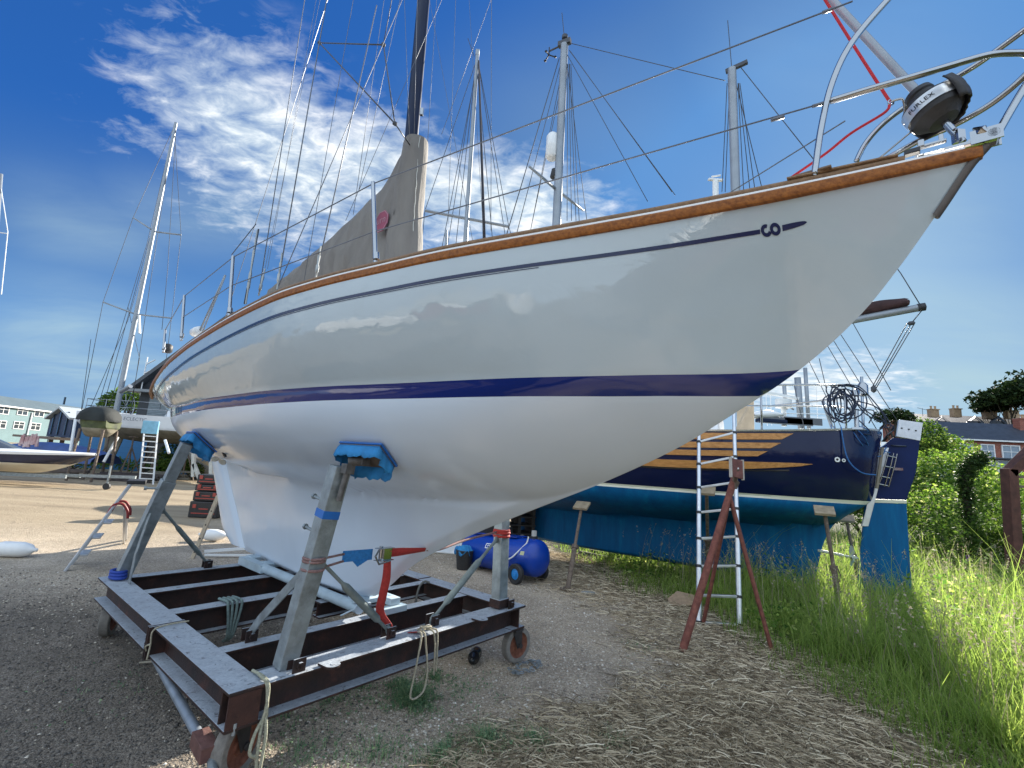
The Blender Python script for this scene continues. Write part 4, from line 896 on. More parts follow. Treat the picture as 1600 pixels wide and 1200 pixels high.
jack_single(887, 921, 909, 790, 7.35, 'boat_prop', 'rusty prop with a plywood pad nearest the blue compressor')
jack_single(1317, 975, 1288, 798, 6.1, 'boat_prop', 'rusty prop under the stern of the blue ketch beside its rudder')
jack_single(1107, 905, 1104, 767, 6.6, 'boat_prop', 'steel prop half hidden behind the aluminium ladder')
jack_single(1345, 925, 1322, 810, 8.0, 'boat_prop', 'dark prop standing behind the rudder gap of the blue ketch')
apx = at_y(1140, 775, 5.0)
tri = thing('tripod_stand', 'reddish brown tripod boat stand with a tilted square pad in front of the ladder', 'boat stand', tuple(on_z(1140, 1000, 0)))
R1 = mat('red_rust_tube', (.15,.04,.03), .7, 0, .3, 22, .4, 80, col2=(.25,.085,.06))
m = MB(); m.cyl(on_z(1066, 1018, 0), apx + V((.06,.02,.18)), .036, .034, 16); m.build('leg', R1, tri, smooth=True, auto=40)
for u, v in ((1207, 1020), (1098, 978)): m = MB(); m.cyl(on_z(u, v, 0), apx + V((0,0,.0)), .020, .022, 12); m.build('leg', R1, tri, smooth=True, auto=40)
h0 = apx + V((.06,.02,.12)); h1 = at_y(1151, 732, 4.9)
m = MB(); m.cyl(h0, h1, .026, n=12); m.cyl(h0 - V((.02,0,.03)), h0 + V((.01,0,.04)), .046, n=12); m.tube([h0, h0+V((-.06,-.02,-.12)), h0+V((-.05,-.02,-.16))], .009, 6); m.build('screw_head', RUSTGREY, tri, smooth=True, auto=40)
F = frame((.85,.35,-.12), (.45,-.86,.12)); m = MB(); m.box(h1, (.155,.19,.018), F); pd = m.build('pad', mat('pad_rusty', (.16,.06,.05), .8, 0, .4, 14, .3, 60), tri, bevel=.002)
for x in (-.083, .083): m = MB(); m.box(h1 + F @ V((x,0,.0)), (.014,.21,.032), F); m.build('pad_edge', mat('pad_edge', (.4,.37,.33), .6), pd, bevel=.002)
m = MB(); m.cyl(h1 + F @ V((.01,0,.009)), h1 + F @ V((.01,0,.013)), .010, n=10); m.build('bolt', WHITEP, pd)

# ================================================================ telescopic ladder on the ketch
lad = thing('telescopic_ladder', 'silver telescopic ladder with black collars leaning on the blue ketch', 'ladder', tuple(on_z(1125, 980, 0)))
LB, LT = [on_z(1092, 978, 0), on_z(1156, 983, 0)], [at_y(1092, 672, 6.35), at_y(1146.5, 640, 6.25)]
lt0 = LT[0] + (LT[0]-LB[0])*.06; LT = [lt0, LT[1]]
rungs_px = [951, 907, 859, 817, 777, 735, 697]
m = MB()
nsec = 8
for k in range(2):
    d = LT[k]-LB[k]; m = MB()
    for i in range(nsec): r = .031 - .0012*i; m.cyl(LB[k]+d*(i/nsec), LB[k]+d*((i+1)/nsec), r, n=14)
    st = m.build('stile', ALU, lad, smooth=True, auto=40); m = MB()
    for i in range(nsec): f = (i+.12 if i == 0 else i)/nsec; p = LB[k]+d*f; m.cyl(p - d.normalized()*.018, p + d.normalized()*.012, .038-.001*i, n=14)
    m.build('collar', BLACK, st, smooth=True, auto=40)
for i in range(nsec):
    f = (i+.12 if i == 0 else i)/nsec; a, b = LB[0]+(LT[0]-LB[0])*f, LB[1]+(LT[1]-LB[1])*f; m = MB(); m.beam(a, b, .045, .028, V((0,0,1))); m.build('rung', ALU, lad, bevel=.004)

# ================================================================ compressor and neighbours
cp = thing('air_compressor', 'large blue tank air compressor on small wheels behind the cradle', 'compressor', tuple(on_z(790, 905, 0)))
CB = mat('compressor_blue', (.005,.045,.33), .25, 0, .08, 5)
ta, tb = at_y(741, 858, 7.95), at_y(838, 872, 7.02); td = (tb-ta).normalized(); R0 = .255
m = MB(); L_ = (tb-ta).length; prof = [(R0*math.sin(a), R0*.55*(1-math.cos(a))-R0*.55) for a in np.linspace(0, math.pi/2, 8)] + [(R0*math.cos(a), L_ + R0*.55*math.sin(a)) for a in np.linspace(0, math.pi/2, 8)]
m.lathe(prof, ta, td, 40); tank = m.build('tank', CB, cp, smooth=True, auto=60)
side = td.cross(V((0,0,1))).normalized()
if side.dot(CAM - ta) < 0: side = -side
def wheel(c, ax, R, hub, parent=cp):
    m = MB(); m.lathe([(R*.55,-.03),(R*.9,-.032),(R,-.02),(R,.02),(R*.9,.032),(R*.55,.03),(R*.55,-.03)], c, ax, 28, False); w_ = m.build('wheel', BLACK, parent, smooth=True, auto=40)
    m = MB(); m.lathe([(0,-.038),(R*.22,-.036),(R*.26,-.02),(R*.55,-.014),(R*.56,.014),(R*.26,.02),(R*.22,.036),(0,.038)], c, ax, 24); h_ = m.build('hub', hub, w_, smooth=True, auto=40)
HUBB = mat('hub_blue', (.02,.22,.6), .4)
c1 = on_z(805, 913, 0) + V((0,0,.135)); wheel(c1, side, .135, HUBB); wheel(c1 - side*.5 + td*.02, side, .135, BLACK)
m = MB(); m.cyl(c1, c1 - side*.5, .012); m.box(c1 - side*.22 + V((0,0,.05)), (.1,.3,.03), frame(side.cross(V((0,0,1))), (0,0,1))); m.build('axle', BLACK, cp)
c3 = ta + td*.25 + V((0,0,-.37)) + side*.05; c3.z = .06; wheel(c3, side, .055, ALU); m = MB(); m.beam(c3 + V((0,0,.02)), c3 + V((0,0,.2)), .03, .05); m.build('castor_leg', BLACK, cp)
m = MB(); tp_ = ta + td*.55 + V((0,0,R0-.01)); m.box(tp_ + V((0,0,.02)), (.95,.22,.015), frame(td,(0,0,1))); m.build('pump_plate', CB, cp)
m = MB(); 
pc3 = ta + td*.62 + V((0,0,R0+.04)); m.cyl(pc3 - td*.12, pc3 + td*.12, .10, n=18)
for k in range(9): m.lathe([(.05,0),(.085,0),(.085,.008),(.05,.008)], pc3 + V((0,0,.10+.018*k)), V((0,0,1)) + side*.25, 16)
for k in range(9): m.lathe([(.05,0),(.085,0),(.085,.008),(.05,.008)], pc3 + td*-.22 + V((0,0,.06+.018*k)), V((0,0,1)) - side*.25, 16)
m.lathe([(0,0),(.2,0),(.21,.03),(.0,.05)], pc3 - td*.35 + V((0,0,.12)), side, 24); m.build('pump', mat('pump_black', (.02,.02,.022), .5, .2), cp, smooth=True, auto=35)
m = MB(); g = at_y(834, 845, 7.1); m.box(g, (.09,.08,.13), frame(td,(0,0,1))); m.build('pressure_switch', BLACK, cp, bevel=.006)
m = MB(); m.cyl(g + V((0,0,.065)), g + V((0,0,.14)), .038, n=18); m.build('switch_cap', mat('cap_grey', (.40,.40,.38), .6), cp, smooth=True, auto=40)
for dx in (-.13, -.07): m = MB(); c = g + side*.03 + td*dx + V((0,0,-.05)); m.lathe([(0,-.01),(.026,-.01),(.028,.01),(0,.012)], c, side, 16); m.build('gauge', WHITEP, cp, smooth=True, auto=30)
m = MB(); hpx = [(831,838,7.0),(828,848,7.0),(816,860,7.0),(804,871,7.0),(792,874,7.1),(784,868,7.2),(776,852,7.35)]
m.tube(smooth_path([at_y(u_, v_, Y_) + side*.07 for u_, v_, Y_ in hpx], 5), .010, 7); m.build('air_hose', WHITEP, cp, smooth=True)
def surf(x, ang, o=.002): return ta + td*x + (V((0,0,1))*math.cos(ang) + side*math.sin(ang))*(R0+o)
m = MB(); 
for a0, a1, x0, x1 in ((.95,1.25,.50,.515),(.95,1.25,.615,.63),(.95,1.0,.515,.615),(1.2,1.25,.515,.615),(1.05,1.15,.54,.552),(1.05,1.15,.58,.592),(1.05,1.085,.552,.58)): m.grid([[surf(x, a) for a in np.linspace(a0, a1, 4)] for x in (x0, x1)])
m.build('logo', WHITEP, tank)
m = MB(); m.grid([[surf(x, a) for a in (1.15, 1.35)] for x in (L_*.93, L_*.985)]); m.build('data_plate', mat('plate_yellow', (.5,.5,.3), .5), tank)
bk = thing('bucket', 'black plastic bucket overflowing with a crumpled blue cloth', 'bucket', tuple(on_z(724, 890, 0)))
bc = on_z(724, 889, 0); m = MB(); m.lathe([(0,.005),(.105,.0),(.135,.27),(.142,.275),(.138,.285),(.128,.275),(.10,.02),(0,.02)], bc, (0,0,1), 28); m.build('pail', BLACK, bk, smooth=True, auto=40)
m = MB(); rr = []
for i in range(9):
    r_ = .15*i/8; rr.append([bc + V((r_*math.cos(a)*(1+.25*math.sin(3*a)), r_*math.sin(a), .30 + .05*math.sin(5*a+i) * (i/8) + .05*(1-i/8) - .05*(i/8)**3)) for a in np.linspace(0, 6.28, 25)[:-1]])
m.grid(rr, close=True); g = m.build('cloth', CLOTHB, bk, smooth=True); sm = g.modifiers.new('s','SOLIDIFY'); sm.thickness = .006
# heap of black crates / steel behind the compressor
def heap_box(c, dims, ang, matl, name, label, cat):
    m = MB(); m.box(c, dims, Rz(ang)); x, y, z = dims
    for k in (-1, 1): m.box(V(c) + Rz(ang) @ V((k*x*.51, 0, z*.3)), (.02, y*1.03, .03), Rz(ang))
    o = m.build(name, matl, None, origin=V(c) - V((0,0,z/2)), bevel=.006); tag(o, label, cat)
m = MB(); c = at_y(806, 818, 9.2); c.z = 0
for k in range(7): m.box((c.x, c.y, .08+.15*k), (.62, .5, .02), Rz(.3)); 
for k in range(6):
    for dx in (-.27, 0, .27): m.box(V((c.x, c.y, .155+.15*k)) + Rz(.3) @ V((dx, 0, 0)), (.05, .46, .12), Rz(.3))
tag(m.build('crate_stack', mat('dark_crate', (.025,.024,.025), .7, 0, .3, 10), None, origin=c), 'dark stack of slatted crates behind the blue compressor', 'crate stack')
m = MB(); c = at_y(735, 838, 10.5); c.z = 0
for k in range(8): a = c + V((random.uniform(-.6,.3), random.uniform(-.3,.3), .06+.05*k)); th = random.uniform(-.4,.5); m.beam(a - V((math.cos(th),math.sin(th),0))*.7, a + V((math.cos(th),math.sin(th),.05))*.7, .06, .05)
tag(m.build('scrap_pile', mat('scrap', (.25,.14,.11), .8, 0, .5, 6), None, origin=c), 'low pile of rusty and white steel bars beyond the bow of the cradle', 'scrap pile')
m = MB(); c = at_y(715, 862, 8.8); c.z = .02
m.slab([c + V((-.5,-.1,0)), c + V((.35,-.2,0)), c + V((.5,.2,.12)), c + V((-.3,.3,.12))], (0,-.3,1), .02)
tag(m.build('board', WHITEP, None, origin=c), 'white board lying on the gravel beside the black bucket', 'board')
# rail track in the grass
m = MB(); ra, rb = on_z(905, 868, 0), on_z(1010, 890, 0); dd = (rb-ra); nn = V((-dd.y, dd.x, 0)).normalized()
for k in (0, .35): m.beam(ra + nn*k + V((0,0,.05)), rb + nn*k + dd*.5 + V((0,0,.05)), .05, .08)
for k in range(8): p = ra + dd*(k/6) + V((0,0,.03)); m.beam(p - nn*.08, p + nn*.45, .06, .04)
tag(m.build('slatted_pallet_track', mat('old_timber', (.12,.10,.085), .9, 0, .3, 10), None, origin=ra), 'weathered timber track lying at the edge of the grass', 'timber track')
m = MB(); c = on_z(1065, 945, .02); m.slab([c + V((-.18,-.08,0)), c + V((.16,-.1,.03)), c + V((.2,.1,.10)), c + V((.0,.16,.12)), c + V((-.15,.08,.04))], (0,-.2,1), .012)
tag(m.build('cardboard', mat('card', (.28,.20,.13), .9, 0, .2, 20), None, origin=c), 'torn brown cardboard piece at the grass edge left of the tripod', 'cardboard')
m = MB(); c = on_z(918, 927, .012); m.slab([c + V((-.09,-.03,0)), c + V((.1,-.03,0)), c + V((.1,.03,.01)), c + V((-.07,.03,.01))], (0,0,1), .02)
tag(m.build('grey_offcut', mat('slate_grey', (.25,.26,.25), .8), None, origin=c), 'small grey offcut on the gravel near the rusty prop', 'offcut')
# ================================================================ LEFT YARD: small things
AL2 = mat('ladder_alu', (.50,.52,.54), .35, .7, .1, 10); RP = mat('red_plastic', (.24,.02,.02), .5)
sl = thing('step_ladder', 'aluminium step ladder with a red hinge standing behind the rear near post', 'step ladder', tuple(on_z(150, 870, 0)))
f0, f1 = on_z(101, 893, 0), at_y(203, 757, 6.45); off = V((-.22,.33,0)); g0, g1 = on_z(195, 846, 0), at_y(180, 800, 6.6)
fd_ = f1-f0
for k in (0, 1):
    m = MB(); m.beam(f0+off*k, f1+off*k*.8, .065, .026, V((1,1,0))); m.build('front_rail', AL2, sl, bevel=.003)
    m = MB(); hp_ = f0 + fd_*.70 + off*k*.8; m.beam(g0 + off*(k-.5)*.8, hp_ + V((.10,.08,.02)), .055, .025, V((1,1,0))); m.build('rear_rail', AL2, sl, bevel=.003)
    m = MB(); m.tube(smooth_path([hp_ + fd_*-.06, hp_ + V((.02,0,.05)), hp_ + V((.09,.05,.06)), hp_ + V((.14,.09,-.03)), hp_ + V((.15,.10,-.12))], 4), .017, 8); m.build('hinge', RP, sl, smooth=True)
for t in (.17, .36, .53): m = MB(); m.box(f0+fd_*t+off*.45+V((.05,.02,0)), (.10,.36,.02), Rz(.6)); m.build('step', AL2, sl, bevel=.003)
m = MB(); m.box(f1 + off*.4 + V((.06,.02,.03)), (.20,.36,.05), Rz(.6)); m.build('top_cap', BLACK, sl, bevel=.01)
ts = thing('trestle', 'pale wooden-legged trestle with perforated leg beside the rudder', 'trestle', tuple(on_z(310, 868, 0)))
PW = mat('pale_leg', (.55,.47,.36), .6, 0, .15, 10)
a, b = on_z(301, 872, 0), at_y(341, 775, 6.9); d = b-a; m = MB(); m.beam(a, b, .055, .03, V((0,1,0))); lg = m.build('leg', PW, ts, bevel=.003)
m = MB(); 
for t in (.1,.32,.54,.76): p = a+d*t - V((0,.0175,0)); m.cyl(p, p - V((0,.003,0)), .010, n=10)
m.build('hole', BLACK, lg)
m = MB(); m.beam(a + V((.06,.15,.07)), a + V((.62,.35,.12)), .03, .04); m.beam(a + V((.1,.1,.03)), a + V((.72,.3,.03)), .03, .03); m.beam(a + V((.62,.35,.1)), a + V((.78,.35,.55)), .025, .025); m.build('foot_bar', WHITEP, ts, bevel=.003)
def fender(u, v, ln, ax, label):
    c = on_z(u, v, .10); m = MB(); L = ln/2; m.lathe([(0,-L-.05),(.022,-L-.04),(.025,-L-.01),(.07,-L+.04),(.095,-L+.13),(.095,L-.13),(.07,L-.04),(.025,L+.01),(.022,L+.04),(0,L+.05)], c, ax, 22)
    return tag(m.build('fender', WHITEP, None, smooth=True, origin=c), label, 'boat fender', 'white fenders on the gravel')
fender(20, 858, .48, (1,.15,0), 'white boat fender lying on the sunny edge of the shade at the left')
fender(333, 836, .38, (1,.1,.0), 'white boat fender lying behind the pale trestle near the rudder')
tb_ = thing('tool_box_stack', 'stack of black tool boxes with red latches behind the rudder', 'tool boxes', tuple(on_z(318, 808, 0)))
TBK = mat('toolbox_black', (.018,.018,.02), .45, 0, .3, 12); TRD = mat('toolbox_red', (.33,.05,.035), .5)
tc = on_z(322, 808, 0); hgt = 0
for i, (w_, h_, dp) in enumerate(((.60,.36,.40),(.54,.22,.36),(.52,.15,.36),(.50,.22,.34))):
    m = MB(); m.box(tc + V((0,0,hgt+h_/2)), (w_, dp, h_-.012), Rz(.15)); bx = m.build('tool_box', TBK, tb_, bevel=.018)
    m = MB()
    for dx in (-.16,.16): m.box(tc + V((0,0,hgt+h_*.7)) + Rz(.15) @ V((dx*w_/.5,-dp/2-.008,0)), (.07,.02,.08), Rz(.15))
    m.box(tc + V((0,0,hgt+h_*.55)) + Rz(.15) @ V((0,-dp/2-.010,0)), (w_*.32,.014,.025), Rz(.15)); m.box(tc + V((0,0,hgt+h_*.28)) + Rz(.15) @ V((0,-dp/2-.006,0)), (w_*.8,.010,.022), Rz(.15)); m.build('latch', TRD, bx, bevel=.003)
    hgt += h_
# ================================================================ simple far-boat builder (local: s forward, q left, z up)
def far_boat(name, label, cat, origin, head, L, beam_, z0, zs_, zw, mats, fwd=(1.0,), keel=None, parts=None, transom=.7, bow_rise=.35, chine=False):
    """origin = ground point under midships; head = heading of bow (radians); z0 canoe bottom, zs_ sheer, zw paint line"""
    D = V((math.cos(head), math.sin(head), 0)); Nn = V((-math.sin(head), math.cos(head), 0)); O = V(origin)
    P = lambda s, q, z: O + D*s + Nn*q + V((0,0,z))
    r = thing(name, label, cat, tuple(O)); m = MB(); n = 15
    for side in (-1, 1):
        cols = []
        for i in range(31):
            t = i/30; s = -L/2 + L*t; pl = (transom + (1-transom)*min(1, t/.35)) if t < .35 else math.sqrt(max(0, 1-((t-.35)/.65)**2.2)); b = beam_/2*pl + .005
            zt = zs_ + bow_rise*max(0, (t-.4)/.6)**1.6; zk = z0 + (zt-z0-.02)*max(0, (t-.72)/.28)**1.7 + (.35*(zs_-z0))*max(0, (.2-t)/.2)**1.5*(0 if chine else 1)
            zz = [zt + (max(zw+.03*0, zk) - zt)*k/5 for k in range(6)] + [max(zw, zk) + (zk-max(zw, zk))*math.sin(math.pi/2*k/8) for k in range(1, 9)]
            col = []
            for z in zz:
                u = (z-zk)/max(zt-zk, .01); q = b*(min(1, u*2.2)**(.9 if chine else .5))*(.9+.1*u) if u > 0 else 0; col.append(P(s, side*q, z))
            cols.append(col)
        nn = len(cols[0]); base = len(m.v); m.v.extend([p for c in cols for p in c])
        for i in range(30):
            for k in range(nn-1): m.f.append((base+i*nn+k, base+(i+1)*nn+k, base+(i+1)*nn+k+1, base+i*nn+k+1)); m.m.append(0 if k < 5 else 1)
        if side == -1: b0 = base
    for k in range(nn-1): m.f.append((b0+k, b0+k+1, base+k+1, base+k)); m.m.append(0 if k < 5 else 1)
    m.build('hull', mats, r, smooth=True, auto=50)
    m = MB(); rr = []
    for i in range(20):
        t = i/19; s = -L/2+L*t*.985; pl = (transom + (1-transom)*min(1, t/.35)) if t < .35 else math.sqrt(max(0, 1-((t-.35)/.65)**2.2)); b = beam_/2*pl; zt = zs_ + bow_rise*max(0, (t-.4)/.6)**1.6
        rr.append([P(s, q*b, zt - .01 + .04*(1-q*q)) for q in (-1,-.5,0,.5,1)])
    m.grid(rr).build('deck', WHITE, r, smooth=True)
    return r, P
UB = mat('brown_bottom', (.20,.175,.12), .7, 0, .25, 3, col2=(.30,.27,.20)); CRB = mat('cream_bottom', (.72,.69,.58), .5, 0, .08, 3)
# ---- the racing yacht with its name on the quarter
eo = on_z(238, 748, 0) + V((1.45, 1.6, 0))
ec, EP = far_boat('white_cruiser', 'white sailing yacht on dark props in front of the grey boat shed', 'sailing yacht', eo, math.radians(8), 10.6, 3.3, 1.55, 2.72, 2.12, [WHITE, UB], transom=.72, bow_rise=.3)
m = MB(); m.slab([EP(s, 0, z) for s, z in ((-1.6,1.7),(.9,1.7),(.2,.12),(-.9,.12))], EP(0,1,0)-EP(0,0,0), .18); m.build('keel', mat('keel_grey', (.32,.33,.33), .6), ec, bevel=.03)
m = MB(); m.slab([EP(s, 0, z) for s, z in ((-4.7,1.9),(-3.9,1.8),(-4.2,.5),(-4.6,.5))], EP(0,1,0)-EP(0,0,0), .08); m.build('rudder', UB, ec, bevel=.02)
m = MB(); rr = []
for s, w_, h in ((-2.0,.75,0),(-1.9,.75,.42),(-.2,.7,.42),(1.6,.5,.25),(2.2,.4,0)): rr.append([EP(s,-w_,2.72), EP(s,-w_*.9,2.72+h*.85), EP(s,0,2.74+h), EP(s,w_*.9,2.72+h*.85), EP(s,w_,2.72)])
m.grid(rr).build('cabin', WHITE, ec, smooth=True, auto=35)
for s0 in (-1.6,-.9): m = MB(); m.box(EP(s0+.1,-.72,2.93), (.45,.02,.14), Rz(math.radians(8))); m.build('window', BLACKG, ec)
m = MB(); c = EP(-4.1,0,3.15); m.tube([c + V((0,0,0)) + (EP(0,1,0)-EP(0,0,0))*.62*math.cos(a) + V((0,0,.62*math.sin(a))) for a in np.linspace(0, 6.28, 33)[:-1]], .02, 6, closed=True)
for k in range(5): a = k*math.pi/5; dv = (EP(0,1,0)-EP(0,0,0))*.6*math.cos(a)+V((0,0,.6*math.sin(a))); m.tube([c-dv, c+dv], .012, 5)
m.build('steering_wheel', STEEL, ec, smooth=True)
m = MB()
for z in (3.0, 3.3): m.tube([EP(-5.1,1.0,z), EP(-5.2,0,z), EP(-5.1,-1.0,z), EP(-3,-1.45,z), EP(0,-1.6,z), EP(3,-1.1,z), EP(5,-.2,z+.2)], .014, 6)
for s, q in ((-5.1,-1.0),(-4.2,-1.2),(-3,-1.45),(-1.5,-1.55),(0,-1.6),(1.5,-1.5),(-5.1,1.0)): m.tube([EP(s,q,2.7), EP(s,q,3.32)], .014, 6)
m.build('guard_rail', STEEL, ec, smooth=True)
ETOP = at_y(275, 192, 20.4); EBOT = EP(-1.1,0,2.7); EBOT = at_y(182, 640, 20.4)
m = MB(); m.cyl(EBOT - (ETOP-EBOT)*.04, ETOP, .11, .07, 12); em = m.build('mast', MASTALU, ec, smooth=True, auto=40)
def eln(pts, r=.02, Y=20.4): return [at_y(u, v, Y) for u, v in pts]
m = MB()
for a, b in (((208,340),(242,362)),((242,362),(283,367)),((161,472),(212,491)),((212,491),(268,497))): m.tube(eln([a, b]), .035, 6)
m.build('spreader', MASTALU, em, smooth=True)
m = MB()
for a in ([(272,198),(240,350),(160,640)],[(272,198),(230,380),(150,645)],[(272,198),(283,367),(268,497),(250,640)],[(272,198),(208,340),(161,472),(128,640)],[(270,210),(205,640)],[(242,362),(200,500),(140,640)],[(212,491),(170,640)],[(275,200),(262,420),(253,515)],[(142,530),(127,640)],[(200,480),(218,560),(207,620)]): m.tube(eln(a), .011, 5)
m.build('rigging', DWIRE, ec, smooth=True)
m = MB(); m.tube(eln([(217,492),(218,521)]), .05, 6); m.build('pennant', WHITEP, ec)
m = MB(); m.cyl(at_y(189,612,19.8), at_y(204,603,19.5), .09, n=10); m.build('boom_stub', MASTALU, ec, smooth=True, auto=40)
BLK_CV = mat('black_cover', (.012,.016,.015), .8, 0, .4, 2, .4, 6)
nrm = (EP(0,-1,0)-EP(0,0,0))
text_mesh('lettering', 'ECLECTIC', .21, lambda x, y: EP(-2.62 + x, -1.42 - .12 - .16, 2.50 + y), mat('letter_grey', (.12,.13,.16), .5), ec)
m = MB(); lb, lt = on_z(217.5, 756, 0), at_y(226, 668, 18.6); w_ = V((.46,.08,0))
el = thing('step_ladder', 'white-runged aluminium ladder leaning on the far white yacht', 'ladder', tuple(lb))
for k in (0, 1): m = MB(); m.beam(lb + w_*k, lt + w_*k, .05, .03); m.build('stile', WHITEP, el)
for i in range(1, 11): m = MB(); p = lb+(lt-lb)*i/10.6; m.beam(p, p+w_, .035, .035); m.build('rung', WHITEP, el)
m = MB(); m.box(lt + w_*.5 + V((0,-.05,.02)), (.62,.08,.5)); m.build('cloth_padding', mat('pale_blue_cloth', (.2,.42,.55), .8), el, bevel=.02)
def far_stand(p, h, lean, src=[None]):
    if src[0] is None:
        r = thing('boat_prop', 'dark steel prop under the far white yacht', 'boat prop', (0,0,0), 'dark props under the far white yacht')
        m = MB(); m.tube([(0,0,h), (.02,0,.1)], .035, 6); m.build('tube', RUSTGREY, r)
        for k in range(3): a = k*2.1; m = MB(); m.tube([(0,0,h*.75), (.5*math.cos(a), .5*math.sin(a), 0)], .028, 5); m.build('leg', RUSTGREY, r)
        m = MB(); m.box((0,0,h), (.3,.3,.04)); m.build('pad', RUSTGREY, r); src[0] = r; r.location = p; r.rotation_euler = (0,0,lean); return r
    return copy_tree(src[0], p, lean)
labs = []
for i, (s, q) in enumerate(((-4,-.9),(-3,-.9),(-2,-1),(-.6,-1.1),(.8,-1.1),(2.2,-.8),(-3.4,1),(-1,1.1),(1.4,1))):
    far_stand(EP(s, q, 0), 1.75, .7*i)
# leaning white poles
for u0, v0, u1, v1 in ((162,722,184,683),(264,708,258,688),(110,705,118,655)):
    a, b = at_y(u0, v0, 18.4), at_y(u1, v1, 18.8); m = MB(); m.cyl(a, b, .05, n=8); tag(m.build('pole', WHITEP, None, origin=a), {162:'pale pole propping the stern of the far white yacht',264:'short pale pole under the middle of the far white yacht',110:'pale pole standing beside the small navy house'}[u0], 'pole')
# covered dark boat at far left of it
co = at_y(148, 715, 17.8); co.z = 0
cv, CP = far_boat('covered_boat', 'dark mossy boat under a black cover standing left of the far white yacht', 'covered boat', co + V((-.42,.3,0)), math.radians(185), 1.15, .95, 1.62, 2.25, 1.95, [mat('mossy_hull', (.035,.045,.02), .7, 0, .5, 3, col2=(.09,.11,.03)), UB], transom=.85)
m = MB(); rr = []
for i in range(13):
    t = i/12; s = -.66+1.24*t; h = .56*max(.02, 1-abs(2*t-1)**3.2)**.5; rr.append([CP(s, .54*math.cos(a)*(1+.05*math.sin(9*t+3*a))*max(.05, 1-abs(2*t-1)**5)**.5, 2.22 + h*max(0, math.sin(a))**.7 - .0) for a in np.linspace(-.1, math.pi+.1, 17)])
m.grid(rr); m.add(rr[0], [tuple(range(17))]); m.build('cover', BLK_CV, cv, smooth=True)
for s, q in ((-.5,-.35),(-.5,.35),(.35,-.3),(.35,.3)): m = MB(); m.tube([CP(s,q,1.9), CP(s*1.05,q*1.3,0)], .045, 6); m.build('prop', RUSTGREY, cv)
# ---- powerboat on its trailer
pbh = math.radians(8); po = at_y(20, 745, 15.2); po.z = 0; Dp = V((math.cos(pbh), math.sin(pbh), 0)); tipw = at_y(148, 717, 15.6); po = V((tipw.x, tipw.y, 0)) - Dp*3.1
pb, PP = far_boat('power_boat', 'sleek white speedboat with a navy side stripe on a trailer at the far left', 'speedboat', po, pbh, 6.2, 2.1, .38, .98, .70, [mat('pb_navy', (.018,.022,.05), .2), CRB], transom=.95, bow_rise=.08, chine=True)
m = MB()
for side in (-1, 1):
    rr = []
    for i in range(31):
        t = i/30; s = -3.1+6.2*t; pl = (.95+.05*min(1, t/.35)) if t < .35 else math.sqrt(max(0, 1-((t-.35)/.65)**2.2)); b = 1.05*pl+.012; zt = .98+.08*max(0, (t-.4)/.6)**1.6; k_ = 1-.75*t*t; rr.append([PP(s, side*b, zt-.10*k_), PP(s, side*(b+.012), zt+.02), PP(s, side*b*.8, zt+.02+.08*k_), PP(s, 0, zt+.02+.12*k_)])
    m.grid(rr)
m.build('gunwale', WHITE, pb, smooth=True, auto=50)
m = MB(); rr = []
for t in np.linspace(-1, 1, 13): rr.append([PP(.9-.9*t*t, .78*t, 1.10), PP(.05-.9*t*t, .70*t, 1.42)])
m.grid(rr); g = m.build('windscreen', mat('tint_glass', (.05,.06,.07), .05, 0, .1, 3, spec=.8), pb, smooth=True)
m = MB(); m.tube([r[1] for r in rr], .018, 6); m.build('screen_frame', STEEL, pb, smooth=True)
for k in (-.4,.4): m = MB(); m.box(PP(-1.2,k,1.2), (.4,.45,.4), Rz(pbh)); m.build('seat', WHITEP, pb, bevel=.05)
tr = thing('boat_trailer', 'galvanised trailer carrying the white speedboat with a jockey wheel at its nose', 'trailer', tuple(po))
m = MB(); 
for k in (-.6,.6): m.beam(PP(-3,k,.30), PP(2.6,k*.5,.34), .06, .1)
m.beam(PP(2.2,0,.36), PP(4.4,0,.42), .07, .09); m.beam(PP(-2.5,-.65,.3), PP(-2.5,.65,.3), .06,.06); m.beam(PP(0,-.6,.3), PP(0,.6,.3), .06,.06); m.build('chassis', GALV, tr)
m = MB(); m.cyl(PP(3.7,-.15,.12), PP(3.7,-.15,.75), .03, n=8); m.build('jockey_post', GALV, tr)
m = MB(); m.cyl(PP(3.7,-.19,.10), PP(3.7,-.11,.10), .10, n=16); m.build('jockey_wheel', BLACK, tr)
m = MB(); m.beam(PP(2.6,0,.4), PP(2.6,0,.95), .08,.08); m.box(PP(2.6,0,.95), (.2,.15,.1), Rz(pbh)); m.build('winch_post', GALV, tr)
for k in (-1.0, 1.0): m = MB(); m.cyl(PP(-1.2,k-.09,.28), PP(-1.2,k+.09,.28), .28, n=20); m.build('wheel', BLACK, tr)
# red and white clutter, blue tarp boat behind the powerboat
m = MB(); c = at_y(80, 700, 20); rr = []
cz = c.copy(); cz.z = .0
for i in range(9):
    t = i/8; rr.append([V((c.x-2.2+4.6*t, c.y + .8*math.cos(a), .55+.75*math.sin(a)*math.sin(math.pi*(.1+.8*t))**.5)) for a in np.linspace(0, math.pi, 9)])
m.grid(rr); tag(m.build('tarpaulin_boat', mat('blue_tarp', (.03,.07,.22), .6, 0, .3, 2), None, smooth=True, origin=cz), 'low boat under a blue tarpaulin behind the speedboat', 'covered boat')
m = MB()
for i in range(9): c = at_y(34+3.2*i, 685+random.uniform(-3,2), 19); m.cyl(c - V((0,0,.3)), c + V((0,0,.12)), .06, .03, 6)
tag(m.build('striped_windbreak', mat('red_white', (.5,.12,.12), .7, 0, .3, 2, col2=(.7,.6,.58)), None, origin=at_y(45,690,19)), 'red and white folded fabric bundle above the speedboat windscreen', 'fabric bundle')
